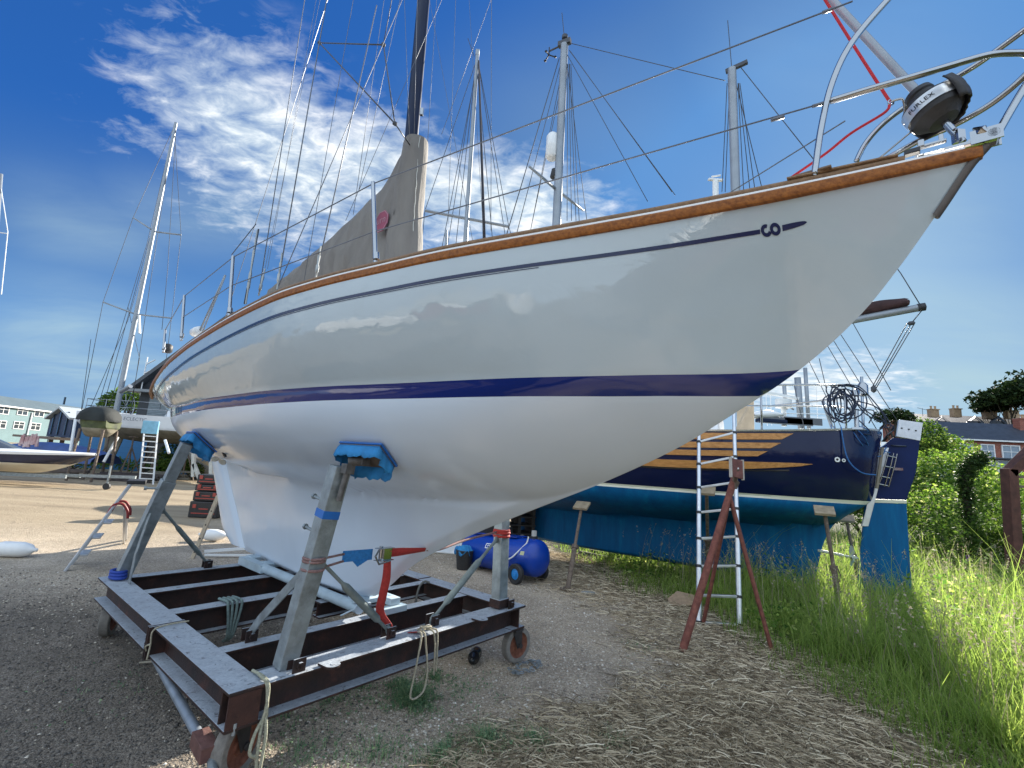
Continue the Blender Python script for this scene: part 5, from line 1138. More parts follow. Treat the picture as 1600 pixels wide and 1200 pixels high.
# ================================================================ BUILDINGS LEFT
def wall_mat(name, col, period=.18, var=.08, axis='Z', depth=.5):
    m, nt, b = nodes(name); tc = N(nt, 'ShaderNodeTexCoord'); w = N(nt, 'ShaderNodeTexWave', Scale=1/period/ (2*math.pi) * 6.283 * .16, Distortion=0)
    w.wave_type = 'BANDS'; w.bands_direction = axis; w.wave_profile = 'SAW'; nt.links.new(tc.outputs['Object'], w.inputs['Vector'])
    w.inputs['Scale'].default_value = .314/period
    n = noise(nt, .7, 5, .6); r = ramp(nt, n.outputs[0], [(.3, tuple(c*(1-var) for c in col)), (.7, tuple(min(1, c*(1+var)) for c in col))])
    r2 = ramp(nt, w.outputs[0], [(.0, .72), (.10, 1.), (1., .97)]); c = mixc(nt, 1., r.outputs[0], r2.outputs[0], 'MULTIPLY'); nt.links.new(c, b.inputs['Base Color'])
    bp = N(nt, 'ShaderNodeBump', Strength=depth, Distance=.03); nt.links.new(w.outputs[0], bp.inputs['Height']); nt.links.new(bp.outputs[0], b.inputs['Normal']); b.inputs['Roughness'].default_value = .7; return m
CLAD_G = wall_mat('pale_green_board', (.12,.20,.215), .3); CLAD_N = wall_mat('navy_board', (.015,.035,.085)); CLAD_D = wall_mat('charcoal_board', (.05,.06,.07)); CLAD_B = wall_mat('blue_board', (.03,.15,.33), .3)
ROOFM = wall_mat('seam_roof', (.09,.125,.14), .55, .1, 'X', .8); ROOFL = wall_mat('pale_seam_roof', (.42,.46,.48), .45, .06, 'X', .8)
GLASS = mat('window_glass', (.03,.04,.05), .06, 0, .2, 1, spec=.8); FRM = mat('window_frame', (.72,.73,.72), .4)
def house(name, label, a, b, depth, z0, z1, ridge, matw, matr, wins=(), over=.3, gable=False, cat='house', split=None):
    """front wall from a to b (ground points), wall base z0..z1; ridge height; wins: (t along front, z centre, w, h)"""
    a, b = V(a), V(b); a.z = b.z = 0; d = (b-a); L = d.length; d.normalize(); n = V((d.y, -d.x, 0))   # n points to the camera side
    if n.dot(CAM - a) < 0: n = -n
    P = lambda x, y, z: a + d*x - n*y + V((0,0,z)); r = thing(name, label, cat, tuple(a + d*L/2)); ang = math.atan2(d.y, d.x); R = Rz(ang)
    r['_a'] = ang
    m = MB(); A = [P(0,0,z0),P(L,0,z0),P(L,depth,z0),P(0,depth,z0),P(0,0,z1),P(L,0,z1),P(L,depth,z1),P(0,depth,z1)]
    if gable: m.add(A + [P(L/2,0,ridge), P(L/2,depth,ridge)], [(0,1,5,8,4),(1,2,6,5),(2,3,7,9,6),(3,0,4,7),(5,6,9,8),(4,8,9,7)])
    else: m.add(A + [P(0,depth/2,ridge), P(L,depth/2,ridge)], [(0,1,5,4),(1,2,6,9,5),(2,3,7,6),(3,0,4,8,7),(4,5,9,8),(6,7,8,9)])
    m.build('wall', matw, r)
    m = MB(); t = .12
    if gable:
        for sgn in (0, 1):
            x0 = -over if sgn == 0 else L+over; z_ = z1 - over*(ridge-z1)/(L/2); m.slab([P(x0,-over,z_+t), P(L/2,-over,ridge+t), P(L/2,depth+over,ridge+t), P(x0,depth+over,z_+t)], (P(L/2,0,ridge)-P(0 if sgn == 0 else L,0,z1)).cross(n), .12)
    else:
        for y0 in (-over, depth+over): z_ = z1 - over*(ridge-z1)/(depth/2); m.slab([P(-over,y0,z_+t), P(L+over,y0,z_+t), P(L+over,depth/2,ridge+t), P(-over,depth/2,ridge+t)], (P(0,depth/2,ridge)-P(0,0 if y0 < 0 else depth,z1)).cross(d), .12)
    m.build('roof', matr, r)
    for (x, zc, w_, h_) in wins:
        m = MB(); c = P(x*L, -.03, zc)
        m.box(c + V((0,0,h_/2+.04)), (w_+.16,.10,.08), R); m.box(c - V((0,0,h_/2+.04)), (w_+.2,.14,.08), R)
        for k in (-1, 1): m.box(c + d*(k*(w_/2+.04)), (.08,.10,h_), R)
        m.box(c, (.07,.09,h_), R); m.box(c + V((0,0,h_*.12)), (w_,.07,.05), R); f = m.build('window', FRM, r)
        m = MB(); m.box(c + n*-.02, (w_,.03,h_), R); m.build('pane', GLASS, f)
    return r, P, n, d, L
# long pale green terrace
g0, g1 = at_y(-90, 680, 66), at_y(200, 690, 104)
def along(A_, B_, u, v):
    d_ = ray(u, v); e = (B_-A_); t_ = ((A_.x-CAM.x)*d_.y - (A_.y-CAM.y)*d_.x)/(e.y*d_.x - e.x*d_.y); p_ = A_ + e*t_; return t_, (p_.y/d_.y)*d_.z + EYE
def ztop(u, v, Y): return at_y(u, v, Y).z
gr, GP, gn, gd, gL = house('long_house', 'long pale green boarded house with a seamed metal roof behind the speedboat', g0, g1, 9, 0, along(g0, g1, 30, 637)[1], along(g0, g1, 30, 624)[1]+.3, CLAD_G, ROOFM,
    [(*along(g0, g1, u_, v_), 1.75, 1.05) for u_, v_ in ((5,641),(35,643),(61,645.5),(0,663),(29,664.5),(55,666.6),(-25,639),(84,648),(-30,661),(108,651),(130,653))])
m = MB()
for u_ in (46, 82): t = along(g0, g1, u_, 660)[0]; m.cyl(GP(gL*t,-.1,0), GP(gL*t,-.1,5), .10, n=8)
m.build('downpipe', FRM, gr)
gz = along(g0, g1, 30, 637)[1]; m = MB(); m.beam(GP(-.3,-.38,gz-.05), GP(gL+.3,-.38,gz-.05), .2, .2); m.build('gutter', FRM, gr)
# navy gabled house on stilts
n0, n1 = at_y(77, 660, 33), at_y(112, 665, 30.5)
zb_ = ztop(95, 683, 32)
nr, NP, nn_, nd, nL = house('navy_boat_house', 'small navy gabled house on stilts with a pale metal roof', n0, n1, 5.5, zb_, ztop(80, 655, 32.5), ztop(98, 640, 32), CLAD_N, ROOFL, [], over=.25, gable=True)
m = MB()
for x in (.2,.5,.8):
    m.box(NP(nL*x,-.04,zb_+.9), (.16,.08,1.5), Rz(nr['_a']))
m.box(NP(nL*.5,-.04,zb_+2.4), (.14,.08,.5), Rz(nr['_a'])); m.build('slot_window', GLASS, nr)
m = MB(); m.box(NP(nL*.2,.8,zb_-.1), (nL*2.0,3.4,.15), Rz(nr['_a'])); m.build('deck_platform', RUSTGREY, nr)
m = MB()
for x in (0,.5,1): 
    for y in (.3, 4.5): m.cyl(NP(nL*x,y,0), NP(nL*x,y,zb_), .12, n=8)
m.build('stilt', RUSTGREY, nr)
# dark shed with louvres, blue lower wall
s0, s1 = at_y(140, 700, 24.5), at_y(330, 700, 26.5)
YS = 25.6
m = MB()
sh = thing('boat_shed', 'tall dark grey gabled boat shed with a louvred front and blue boarded base', 'shed', (at_y(260, 700, YS).x, YS, 0))
def SP(u, v): return at_y(u, v, YS)
zl = SP(240, 690).z
x_l = SP(214, 640).x; x_r = x_l + 9.0; ze = SP(222, 602).z; zr = ze + 4.2; xa = (x_l+x_r)/2
Yb = YS + 9
F_ = [(x_l, 2.0), (x_r, 2.0), (x_r, ze), (xa, zr), (x_l, ze)]
m = MB(); k = 5; m.add([V((x, YS, z)) for x, z in F_] + [V((x, Yb, z)) for x, z in F_], [tuple(range(5)), tuple(range(9,4,-1))] + [(i, 5+i, 5+(i+1) % 5, (i+1) % 5) for i in range(5)]); m.build('wall', CLAD_D, sh)
m = MB(); 
for xs, sx in ((x_l,-1),(x_r,1)):
    m.slab([V((xs+sx*.4, YS-.5, ze-.35)), V((xa, YS-.5, zr+.08)), V((xa, Yb+.4, zr+.08)), V((xs+sx*.4, Yb+.4, ze-.35))], V((-(zr-ze)*sx, 0, -(4.5))).cross(V((0,1,0))).cross(V((0,1,0))) if False else V(((zr-ze)*sx, 0, abs(xa-xs))), .18)
m.build('roof', mat('shed_roof', (.07,.08,.09), .6), sh)
m = MB()
for i in range(12): z = 3.0 + (ze-3.6)*i/11; m.box((xa+.1, YS-.10, z), (x_r-x_l-1.2, .16, .10), Matrix.Rotation(.6, 3, 'X'))
m.build('louvre', mat('louvre', (.28,.33,.36), .5), sh)
m = MB(); m.box((xa, YS-.35, ze-.35), (x_r-x_l+.9, .8, .14)); m.build('canopy', mat('canopy_grey', (.2,.22,.23), .5), sh)
m = MB(); xw = SP(118, 720).x; m.box(((xw+x_r)/2, YS-.02+.6, 1.3), (x_r-xw, 1.2, 2.6)); m.build('base_wall', CLAD_B, sh)
m = MB(); m.box((SP(240,720).x, YS-.06, 1.0), (.9,.08,2.0)); m.build('door', BLACK, sh)
m = MB(); 
for z in (0,.5): m.tube([SP(232,585)+V((0,-.3,z)), SP(246,578)+V((0,-.3,z))], .03, 6)
m.tube([SP(232,585)+V((0,-.3,-1.2)), SP(232,585)+V((0,-.3,.9))], .03, 6); m.build('roof_rail', WHITEP, sh)
# motor boat in a white timber frame, bushes added later
mo = at_y(322, 745, 21); mo.z = 0
mbt, MP = far_boat('motor_boat', 'small white cabin boat partly hidden behind the rudder of the white yacht', 'motor boat', mo + V((1.2,0,0)), math.radians(170), 5.5, 2.0, .7, 1.45, 1.0, [WHITE, mat('grey_bottom', (.3,.3,.27), .7)], transom=.9, chine=True)
m = MB(); m.box(MP(.2,0,1.75), (1.8,1.3,.55), Rz(math.radians(170))); m.build('cabin', WHITE, mbt, bevel=.06)
m = MB(); m.box(MP(.25,.0,1.80), (1.5,1.34,.26), Rz(math.radians(170))); m.build('window', GLASS, mbt)
m = MB()
fr = thing('goalpost_frame', 'white timber goalpost frame standing left of the small cabin boat', 'frame', (mo.x-1.0, 20.3, 0))
for u0, v0, u1, v1 in ((302,745,303,702),(330,748,330,702),(300,703,332,706),(303,725,312,748)): m.beam(at_y(u0,v0,19.6), at_y(u1,v1,19.6), .12, .12)
m.build('beams', mat('frame_white', (.5,.5,.46), .7), fr)
# clutter along the far edge of the yard
for i, (u, v, w_, h_, c, nm, lb, ct) in enumerate(((100,746,1.6,.35,(.10,.08,.07),'timber_pile','dark timber pile under the nose of the speedboat trailer','timber pile'),(205,752,2.2,.3,(.06,.05,.05),'pipe_heap','low dark heap of pipes between the yacht props','pipe heap'),(262,750,1.4,.4,(.12,.11,.09),'pallet_pile','low pallet pile right of the far ladder','pallets'))):
    c0 = on_z(u, v, 0); m = MB()
    for k in range(7): a = random.uniform(-.2,.2); p = c0 + V((random.uniform(-.3,.3), random.uniform(-.4,.4), .06+h_*k/8)); m.beam(p - V((w_/2*math.cos(a), w_/2*math.sin(a), 0)), p + V((w_/2*math.cos(a), w_/2*math.sin(a), random.uniform(-.05,.08))), .12, .09)
    tag(m.build(nm, mat(nm, c, .8, 0, .4, 4), None, origin=c0), lb, ct)
# far-left mast
lm = thing('sailing_dinghy', 'far grey mast with a single spreader at the left edge rising behind the long house', 'mast', tuple(at_y(-12, 700, 34)))
m = MB(); m.tube([at_y(-30, 700, 34), at_y(2, 272, 34)], .10, 8); m.build('mast', MASTALU, lm, smooth=True)
m = MB(); m.tube([at_y(1,290,34), at_y(12,362,34), at_y(2,460,34)], .03, 5); m.tube([at_y(-12,362,34), at_y(12,365,34)], .04, 5); m.build('shroud', WHITEP, lm)
# ---- what the glossy hull mirrors: the yard behind the photographer's left shoulder
bs, BPf, *_r = house('grey_workshop', 'long grey workshop across the yard behind the photographer', (-34,-8,0), (-16,-20,0), 9, 0, 3.6, 6.2, CLAD_D, ROOFL, [(.2,1.8,1.6,1.4),(.5,1.8,1.6,1.4),(.8,1.8,1.6,1.4)], cat='workshop')
for i, (x_, y_, hd, mt, lb) in enumerate(((-17,-3,1.9,'w','white hull standing left across the yard behind the photographer'),(-13,-8,1.7,'r','dark red hull standing in the middle across the yard behind the photographer'),(-7,-11,1.4,'w','white hull standing right across the yard behind the photographer'),(1.5,-8,1.2,'r','dark red hull standing directly behind the photographer'),(7,-9,1.0,'w','white hull standing behind the photographer beside the dark red one'),(12,-6,.8,'w','white hull standing behind the right shoulder of the photographer'))):
    rb_, RP_ = far_boat('laid_up_yacht', lb, 'sailing yacht', V((x_,y_,0)), hd, 8.5, 2.7, .9, 2.5, 1.6, [WHITE if mt == 'w' else mat('red_hull', (.16,.03,.02), .3), UB])
    m = MB(); m.slab([RP_(s,0,z) for s, z in ((-1.3,1.1),(1.2,1.1),(.7,.05),(-.9,.05))], RP_(0,1,0)-RP_(0,0,0), .2); m.build('keel', UB, rb_)
    m = MB(); m.cyl(RP_(.5,0,2.5), RP_(.3,0,11), .08, .06, 8); m.build('mast', MASTALU, rb_, smooth=True)
    m = MB(); m.box(RP_(-.3,0,2.7), (3,1.5,.5), Rz(hd)); m.build('cabin', WHITE, rb_, bevel=.1)
# ================================================================ white yacht beyond: mast 745 with dark furled sail
wb_o = at_y(745, 700, 13.5); wb_o.z = 0
wb, WP = far_boat('white_sloop', 'white sloop mostly hidden behind the main yacht with a slim mast and dark furled sail', 'sailing boat', wb_o + V((-1.0,1.5,0)), math.radians(160), 9.0, 3.0, .9, 2.25, 1.5, [WHITE, UB])
m = MB(); m.slab([WP(s,0,z) for s, z in ((-1.3,1.1),(1.2,1.1),(.7,.05),(-.9,.05))], WP(0,1,0)-WP(0,0,0), .2); m.build('keel', UB, wb, bevel=.03)
m = MB(); a, b = at_y(726, 395, 14), at_y(746, 84, 14); d = b-a; m.cyl(a - d*.25, b, .075, .06, 12); m.box(b + V((0,0,.03)), (.12,.12,.2)); m.build('mast', MASTALU, wb, smooth=True, auto=40)
m = MB(); a, b = at_y(757, 385, 13.6), at_y(748, 95, 13.9); m.cyl(a - (b-a)*.2, b, .055, .03, 10); m.build('furled_sail', mat('furled_dark', (.03,.03,.04), .8), wb, smooth=True)
m = MB(); m.tube([at_y(664,329,14), at_y(795,354,14)], .045, 6); m.build('spreader', MASTALU, wb)
m = MB()
for u0,v0,u1,v1 in ((746,90,664,329),(746,90,795,354),(746,90,700,380),(746,90,790,372),(664,329,655,420),(795,354,800,372),(744,100,712,385),(745,100,770,380),(744,110,690,390),(731,60,741,88)): m.tube([at_y(u0,v0,14), at_y(u1,v1,14)], .011, 5)
m.build('rigging', DWIRE, wb)
m = MB(); m.tube([at_y(697,360,14), at_y(697,395,14)], .05, 6); m.build('short_post', MASTALU, wb)
# white motor yacht behind the ketch
mo2 = at_y(1230, 690, 16.5); mo2.z = 0
my, YP = far_boat('motor_yacht', 'large white motor yacht with a radar arch seen behind the stern of the ketch', 'motor yacht', mo2 + V((-1.0,0,0)), math.radians(172), 11, 3.4, .8, 2.55, 1.6, [WHITE, UB], transom=.95)
m = MB(); rr = []
for s, w_, h in ((-4,1.2,0),(-3.9,1.2,.6),(0,1.3,.65),(2.5,1.1,.3),(3,.9,0)): rr.append([YP(s,-w_,2.5), YP(s,-w_*.9,2.5+h), YP(s,w_*.9,2.5+h), YP(s,w_,2.5)])
m.grid(rr).build('superstructure', WHITE, my, smooth=True, auto=35)
for (u, v, w_) in ((1228,658,1.7),(1255,658,1.2)): m = MB(); m.box(at_y(u, v, 15.0), (w_,.05,.22)); m.build('window', GLASS, my)
m = MB(); c = at_y(1224, 630, 15.2); m.cyl(c - V((0,0,.15)), c + V((0,0,.12)), .24, n=18); m.box(c + V((-.05,0,.25)), (1.1,.1,.08), Matrix.Rotation(.12,3,'Y')); m.tube([c - V((0,0,.15)), c - V((0,0,.75))], .08, 8); m.build('radar', WHITEP, my, smooth=True, auto=40)
m = MB(); rr = []
for t in np.linspace(0,1,9): p = at_y(1172+45*t, 650-2*math.sin(3*t), 15.2); rr.append([p + V((0,.35*math.cos(a),.16*math.sin(a)*math.sin(math.pi*(.08+.84*t)))) for a in np.linspace(0,6.28,11)[:-1]])
m.grid(rr, close=True); m.build('tender', WHITEP, my, smooth=True)
m = MB(); p = at_y(1205, 658, 15.1); m.box(p, (.9,.3,.12)); m.build('dark_cover', NAVY, my, bevel=.03)
m = MB()
for u0,v0,u1,v1,r in ((1246,590,1252,670,.10),(1258,575,1264,670,.06),(1225,600,1228,640,.06),(1285,625,1300,668,.05),(1240,640,1215,625,.03)): m.tube([at_y(u0,v0,15.4), at_y(u1,v1,15.4)], r, 8)
m.build('masts', MASTALU, my, smooth=True)
m = MB()
for u in (1188,1196,1203,1262,1275): m.tube([at_y(u,600,17), at_y(u+3,665,17)], .012, 5)
for v in (645,653): m.tube([at_y(1170,v,15.1), at_y(1290,v+2,15.1)], .015, 5)
m.build('rails', WHITEP, my)
m = MB(); c = at_y(1112, 283, 15); a = at_y(1117,330,15); m.cyl(V((a.x, a.y, 0)), at_y(1118,283,15), .10, n=10); m.box(at_y(1118,281,15), (.5,.1,.06)); m.tube([at_y(1112,276,15), at_y(1126,274,15)], .03,6)
tag(m.build('aerial_mast', WHITEP, None, origin=at_y(1117,340,15)), 'short white aerial mast rising left of the mizzen mast of the ketch', 'aerial mast')
# ================================================================ GROUND
def lin(px_pts, z=0): return [on_z(u, v, z) for u, v in px_pts]
edge = lin([(872,868),(930,905),(985,932),(1060,955),(1130,1000),(1215,1055),(1300,1120),(1370,1180)])      # grass edge, far -> near
ex = [p.x for p in edge]; ey = [p.y for p in edge]
def grass_side(x, y):                      # signed distance-like: positive on the grass side
    oy = np.array(ey[::-1]); ox = np.array(ex[::-1]); xx = np.interp(y, oy, ox)
    xx = np.where(y < oy[0], ox[0] + (y-oy[0])*(ox[1]-ox[0])/(oy[1]-oy[0])*0.6, xx); xx = np.where(y > oy[-1], ox[-1] - (y-oy[-1])*.15, xx)
    return x - xx
def vnoise(x, y, s, seed=0):
    r = np.random.default_rng(seed); g = r.random((64, 64)); X = (x*s) % 63; Y = (y*s) % 63; i = np.floor(X).astype(int); j = np.floor(Y).astype(int); u = X-i; v = Y-j; u = u*u*(3-2*u); v = v*v*(3-2*v)
    i1, j1 = (i+1) % 64, (j+1) % 64; return g[i,j]*(1-u)*(1-v)+g[i1,j]*u*(1-v)+g[i,j1]*(1-u)*v+g[i1,j1]*u*v
def height(x, y):
    h = .018*(vnoise(x+99, y+99, 1.1, 1)-.5) + .010*(vnoise(x+50, y+50, 3.1, 2)-.5); near = np.clip((16 - np.hypot(x, y))/10, 0, 1); h = h*near
    gs = grass_side(x, y); h = h + .05*np.clip(gs, 0, 1)*np.clip((25-y)/15, 0, 1)*(vnoise(x+20, y+20, .9, 3)-.2)
    hill = 3.6*np.clip((y - 26)/22, 0, 1)**1.3*np.clip((x - 6)/30, 0, 1) + 7*np.clip((y-60)/60, 0, 1)*np.clip((x-10)/60, 0, 1); return h + hill
def ground():
    def axis(lo, hi):
        a = [0.]; st = .05
        while a[-1] < hi: st = .05 if a[-1] < 4 else st*1.09; a.append(a[-1]+st)
        b = [0.]; st = .05
        while b[-1] < -lo: st = .05 if b[-1] < 4 else st*1.09; b.append(b[-1]+st)
        return np.array([-k for k in b[:0:-1]] + a)
    X = axis(-1500, 1500); Y = axis(-1500, 1500) + 3.0
    XX, YY = np.meshgrid(X, Y); Z = height(XX, YY); Z[np.hypot(XX, YY) > 3000] = 0
    n, k = XX.shape; me = bpy.data.meshes.new('ground'); me.vertices.add(n*k); me.vertices.foreach_set('co', np.stack([XX, YY, Z], -1).ravel())
    i = np.arange((n-1)*(k-1)); r, c = i//(k-1), i % (k-1); a = r*k+c; q = np.stack([a, a+1, a+k+1, a+k], -1)
    me.loops.add(q.size); me.loops.foreach_set('vertex_index', q.ravel()); me.polygons.add(len(q)); me.polygons.foreach_set('loop_start', np.arange(0, q.size, 4)); me.update(calc_edges=True); me.polygons.foreach_set('use_smooth', [True]*len(q))
    gs = grass_side(XX, YY).ravel()
    sd = np.clip(.5 + gs/1.2, 0, 1); dirt = np.clip(1 - np.abs(gs + .5 - 1.2*np.clip((4-YY.ravel())/3, 0, 1))/1.5, 0, 1)*np.clip((9-YY.ravel())/4, 0, 1)
    far = np.clip((YY.ravel() - 6.5)/3, 0, 1)*np.clip((-4.5 - XX.ravel())/2, 0, 1)
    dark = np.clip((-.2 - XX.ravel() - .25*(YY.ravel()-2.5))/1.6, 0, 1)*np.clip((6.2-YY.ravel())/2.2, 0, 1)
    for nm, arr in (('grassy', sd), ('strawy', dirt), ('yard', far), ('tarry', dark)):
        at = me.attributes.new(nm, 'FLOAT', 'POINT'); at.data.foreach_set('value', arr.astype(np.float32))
    ob = bpy.data.objects.new('ground', me); COL.objects.link(ob); ob['kind'] = 'structure'; return ob
G = ground()
m, nt, b = nodes('gravel_ground')
tc = N(nt, 'ShaderNodeTexCoord'); vec = tc.outputs['Object']
v1 = N(nt, 'ShaderNodeTexVoronoi', Scale=75.); v2 = N(nt, 'ShaderNodeTexVoronoi', Scale=170.); nt.links.new(vec, v1.inputs['Vector']); nt.links.new(vec, v2.inputs['Vector'])
big = noise(nt, .9, 6, .65); mid = noise(nt, 7, 5, .65); fine = noise(nt, 160, 3, .6)
sep = N(nt, 'ShaderNodeSeparateColor'); nt.links.new(v1.outputs['Color'], sep.inputs[0]); sep2 = N(nt, 'ShaderNodeSeparateColor'); nt.links.new(v2.outputs['Color'], sep2.inputs[0])
stone = ramp(nt, sep.outputs[0], [(0, (.22,.19,.155)), (.35, (.40,.345,.28)), (.7, (.55,.48,.39)), (.93, (.68,.62,.52)), (1, (.8,.76,.68))])
stone2 = ramp(nt, sep2.outputs[0], [(0, (.18,.155,.125)), (.5, (.42,.365,.295)), (1, (.64,.57,.46))])
base = mixc(nt, .5, stone.outputs[0], stone2.outputs[0])
bigr = ramp(nt, big.outputs[0], [(.3, .62), (.65, 1.15)]); base = mixc(nt, 1., base, bigr.outputs[0], 'MULTIPLY')
# sandy hard yard to the far left, streaked by tyre tracks
trk = noise(nt, 1, 5, .6, vec=vec, stretch=(.18, 1.3, 1)); sand = ramp(nt, trk.outputs[0], [(.30, (.20,.165,.115)), (.5, (.31,.26,.185)), (.72, (.38,.325,.235))])
ay = N(nt, 'ShaderNodeAttribute', attribute_name='yard'); ag = N(nt, 'ShaderNodeAttribute', attribute_name='grassy'); as_ = N(nt, 'ShaderNodeAttribute', attribute_name='strawy')
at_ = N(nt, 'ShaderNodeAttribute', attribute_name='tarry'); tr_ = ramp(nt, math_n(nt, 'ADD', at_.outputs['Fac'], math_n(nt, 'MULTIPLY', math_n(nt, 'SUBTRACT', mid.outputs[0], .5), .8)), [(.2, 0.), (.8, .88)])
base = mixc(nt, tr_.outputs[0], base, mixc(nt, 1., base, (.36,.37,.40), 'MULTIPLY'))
c = mixc(nt, math_n(nt, 'MULTIPLY', ay.outputs['Fac'], .9), base, sand.outputs[0])
soil = ramp(nt, mid.outputs[0], [(.3, (.022,.028,.010)), (.6, (.05,.055,.02)), (.8, (.09,.075,.04))])
gm = ramp(nt, math_n(nt, 'ADD', ag.outputs['Fac'], math_n(nt, 'MULTIPLY', math_n(nt, 'SUBTRACT', mid.outputs[0], .5), .9)), [(.42, 0.), (.62, 1.)])
c = mixc(nt, gm.outputs[0], c, soil.outputs[0])
straw = ramp(nt, fine.outputs[0], [(.3, (.18,.15,.115)), (.6, (.40,.345,.26)), (.8, (.55,.485,.37))])
sm_ = ramp(nt, math_n(nt, 'ADD', as_.outputs['Fac'], math_n(nt, 'MULTIPLY', math_n(nt, 'ADD', math_n(nt, 'MULTIPLY', math_n(nt, 'SUBTRACT', mid.outputs[0], .5), .8), math_n(nt, 'SUBTRACT', big.outputs[0], .5)), 1.3)), [(.25, 0.), (.95, .8)])
c = mixc(nt, sm_.outputs[0], c, straw.outputs[0]); c = mixc(nt, 1., c, (1.08,1.02,.95), 'MULTIPLY'); nt.links.new(c, b.inputs['Base Color']); b.inputs['Roughness'].default_value = .92; b.inputs['Specular IOR Level'].default_value = .25
hsum = math_n(nt, 'ADD', math_n(nt, 'MULTIPLY', v1.outputs['Distance'], -1.), math_n(nt, 'MULTIPLY', v2.outputs['Distance'], -.5))
bp_ = N(nt, 'ShaderNodeBump', Strength=.9, Distance=.012); nt.links.new(hsum, bp_.inputs['Height']); bp2 = N(nt, 'ShaderNodeBump', Strength=.5, Distance=.05); nt.links.new(mid.outputs[0], bp2.inputs['Height']); nt.links.new(bp_.outputs[0], bp2.inputs['Normal']); nt.links.new(bp2.outputs[0], b.inputs['Normal'])
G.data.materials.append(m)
# ---------------------------------------------------------------- numpy scatter helpers
def np_mesh(name, verts, quads, attrs, matl, label=None, cat=None, kind='stuff', origin=(0,0,0)):
    me = bpy.data.meshes.new(name); verts = verts - np.array(origin); me.vertices.add(len(verts)); me.vertices.foreach_set('co', verts.astype(np.float32).ravel())
    k = quads.shape[1]; me.loops.add(quads.size); me.loops.foreach_set('vertex_index', quads.ravel().astype(np.int32)); me.polygons.add(len(quads)); me.polygons.foreach_set('loop_start', np.arange(0, quads.size, k, dtype=np.int32)); me.update(calc_edges=True)
    for nm, arr in attrs.items(): at = me.attributes.new(nm, 'FLOAT', 'POINT'); at.data.foreach_set('value', arr.astype(np.float32))
    me.materials.append(matl); ob = bpy.data.objects.new(name, me); ob.location = origin; COL.objects.link(ob); ob['_o'] = tuple(origin); return tag(ob, label, cat, None, kind)
def attr_mat(name, stops, rough=.6, transl=.35, attr='rnd', tip=None, spec=.3):
    m, nt, b = nodes(name); a = N(nt, 'ShaderNodeAttribute', attribute_name=attr); r = ramp(nt, a.outputs['Fac'], stops); out = r.outputs[0]
    if tip:
        t = N(nt, 'ShaderNodeAttribute', attribute_name='hgt'); out = mixc(nt, math_n(nt, 'MULTIPLY', t.outputs['Fac'], tip[1]), out, tip[0])
    nt.links.new(out, b.inputs['Base Color']); b.inputs['Roughness'].default_value = rough; b.inputs['Specular IOR Level'].default_value = spec
    if transl:
        tr = N(nt, 'ShaderNodeBsdfTranslucent'); h = N(nt, 'ShaderNodeHueSaturation', Value=1.5, Saturation=1.1); nt.links.new(out, h.inputs['Color']); nt.links.new(h.outputs[0], tr.inputs[0]); mx = N(nt, 'ShaderNodeMixShader', Fac=transl); nt.links.new(b.outputs[0], mx.inputs[1]); nt.links.new(tr.outputs[0], mx.inputs[2]); nt.links.new(mx.outputs[0], nt.nodes['Material Output'].inputs[0])
    return m
def blades(x, y, z, h, w, lean, seg=3, droop=.5, rng=RNG):
    n = len(x); az = rng.random(n)*2*np.pi; dx, dy = np.cos(az), np.sin(az); wx, wy = -dy, dx; V_ = []; H_ = []
    for k in range(seg+1):
        t = k/seg; off = lean*h*(t**(1.6+droop)); zz = h*t*(1-.25*droop*t*np.clip(lean, 0, 1.5)); ww = w*(1-t*.85)*.5
        for sg in (-1, 1): V_.append(np.stack([x+dx*off+wx*ww*sg, y+dy*off+wy*ww*sg, z+zz], -1)); H_.append(np.full(n, t))
    V_ = np.stack(V_, 1); m_ = V_.shape[1]; H_ = np.stack(H_, 1)
    b_ = (np.arange(n)*m_)[:, None]; q = np.concatenate([b_ + np.array([[2*k, 2*k+1, 2*k+3, 2*k+2]]) for k in range(seg)], 0); rnd = np.repeat(rng.random(n), m_)
    return V_.reshape(-1, 3), q, rnd, H_.ravel()
# tall grass: density falls with distance so it stays even in the picture
def polar(n, rmin, rmax, a0, a1, rng=RNG, p=1.0):
    r = rmin*(rmax/rmin)**(rng.random(n)**p); a = np.radians(a0 + (a1-a0)*rng.random(n)); return r*np.sin(a), r*np.cos(a)
def keep_hull(x, y): return np.ones(len(x), bool)
GR = attr_mat('grass_blade', [(0, (.035,.085,.025)), (.35, (.075,.155,.035)), (.7, (.16,.245,.055)), (.9, (.36,.39,.13)), (1, (.66,.60,.38))], .6, .55, tip=((.50,.60,.17), .48), spec=.15)
x, y = polar(125000, 2.2, 17, 2, 62); gs = grass_side(x, y); clump = vnoise(x+30, y+30, 1.9, 9); cl2 = vnoise(x+7, y+7, 5.0, 19)
k = (gs > .15 + .8*(clump-.5)) & (RNG.random(len(x)) < np.clip(gs/1.0+.1, 0, 1)); x, y, gs, clump, cl2 = x[k], y[k], gs[k], clump[k], cl2[k]
h = (.10 + .26*np.clip(gs/1.6, 0, 1) + .22*clump*np.clip(gs/2, 0, 1))*(.5+.8*RNG.random(len(x)))*(.75+.5*cl2); h = h*np.where((y > 7.2) & (x < 5.5), .6, 1)*np.where(RNG.random(len(x)) < .06, 1.7, 1)*(.7+.6*vnoise(x+60, y+60, 3.3, 33)); r_ = np.hypot(x, y)
vv, qq, rn, hh = blades(x, y, height(x, y)-.01, h, .0045+.0011*r_, .25+.75*RNG.random(len(x))**1.5, 3, .8)
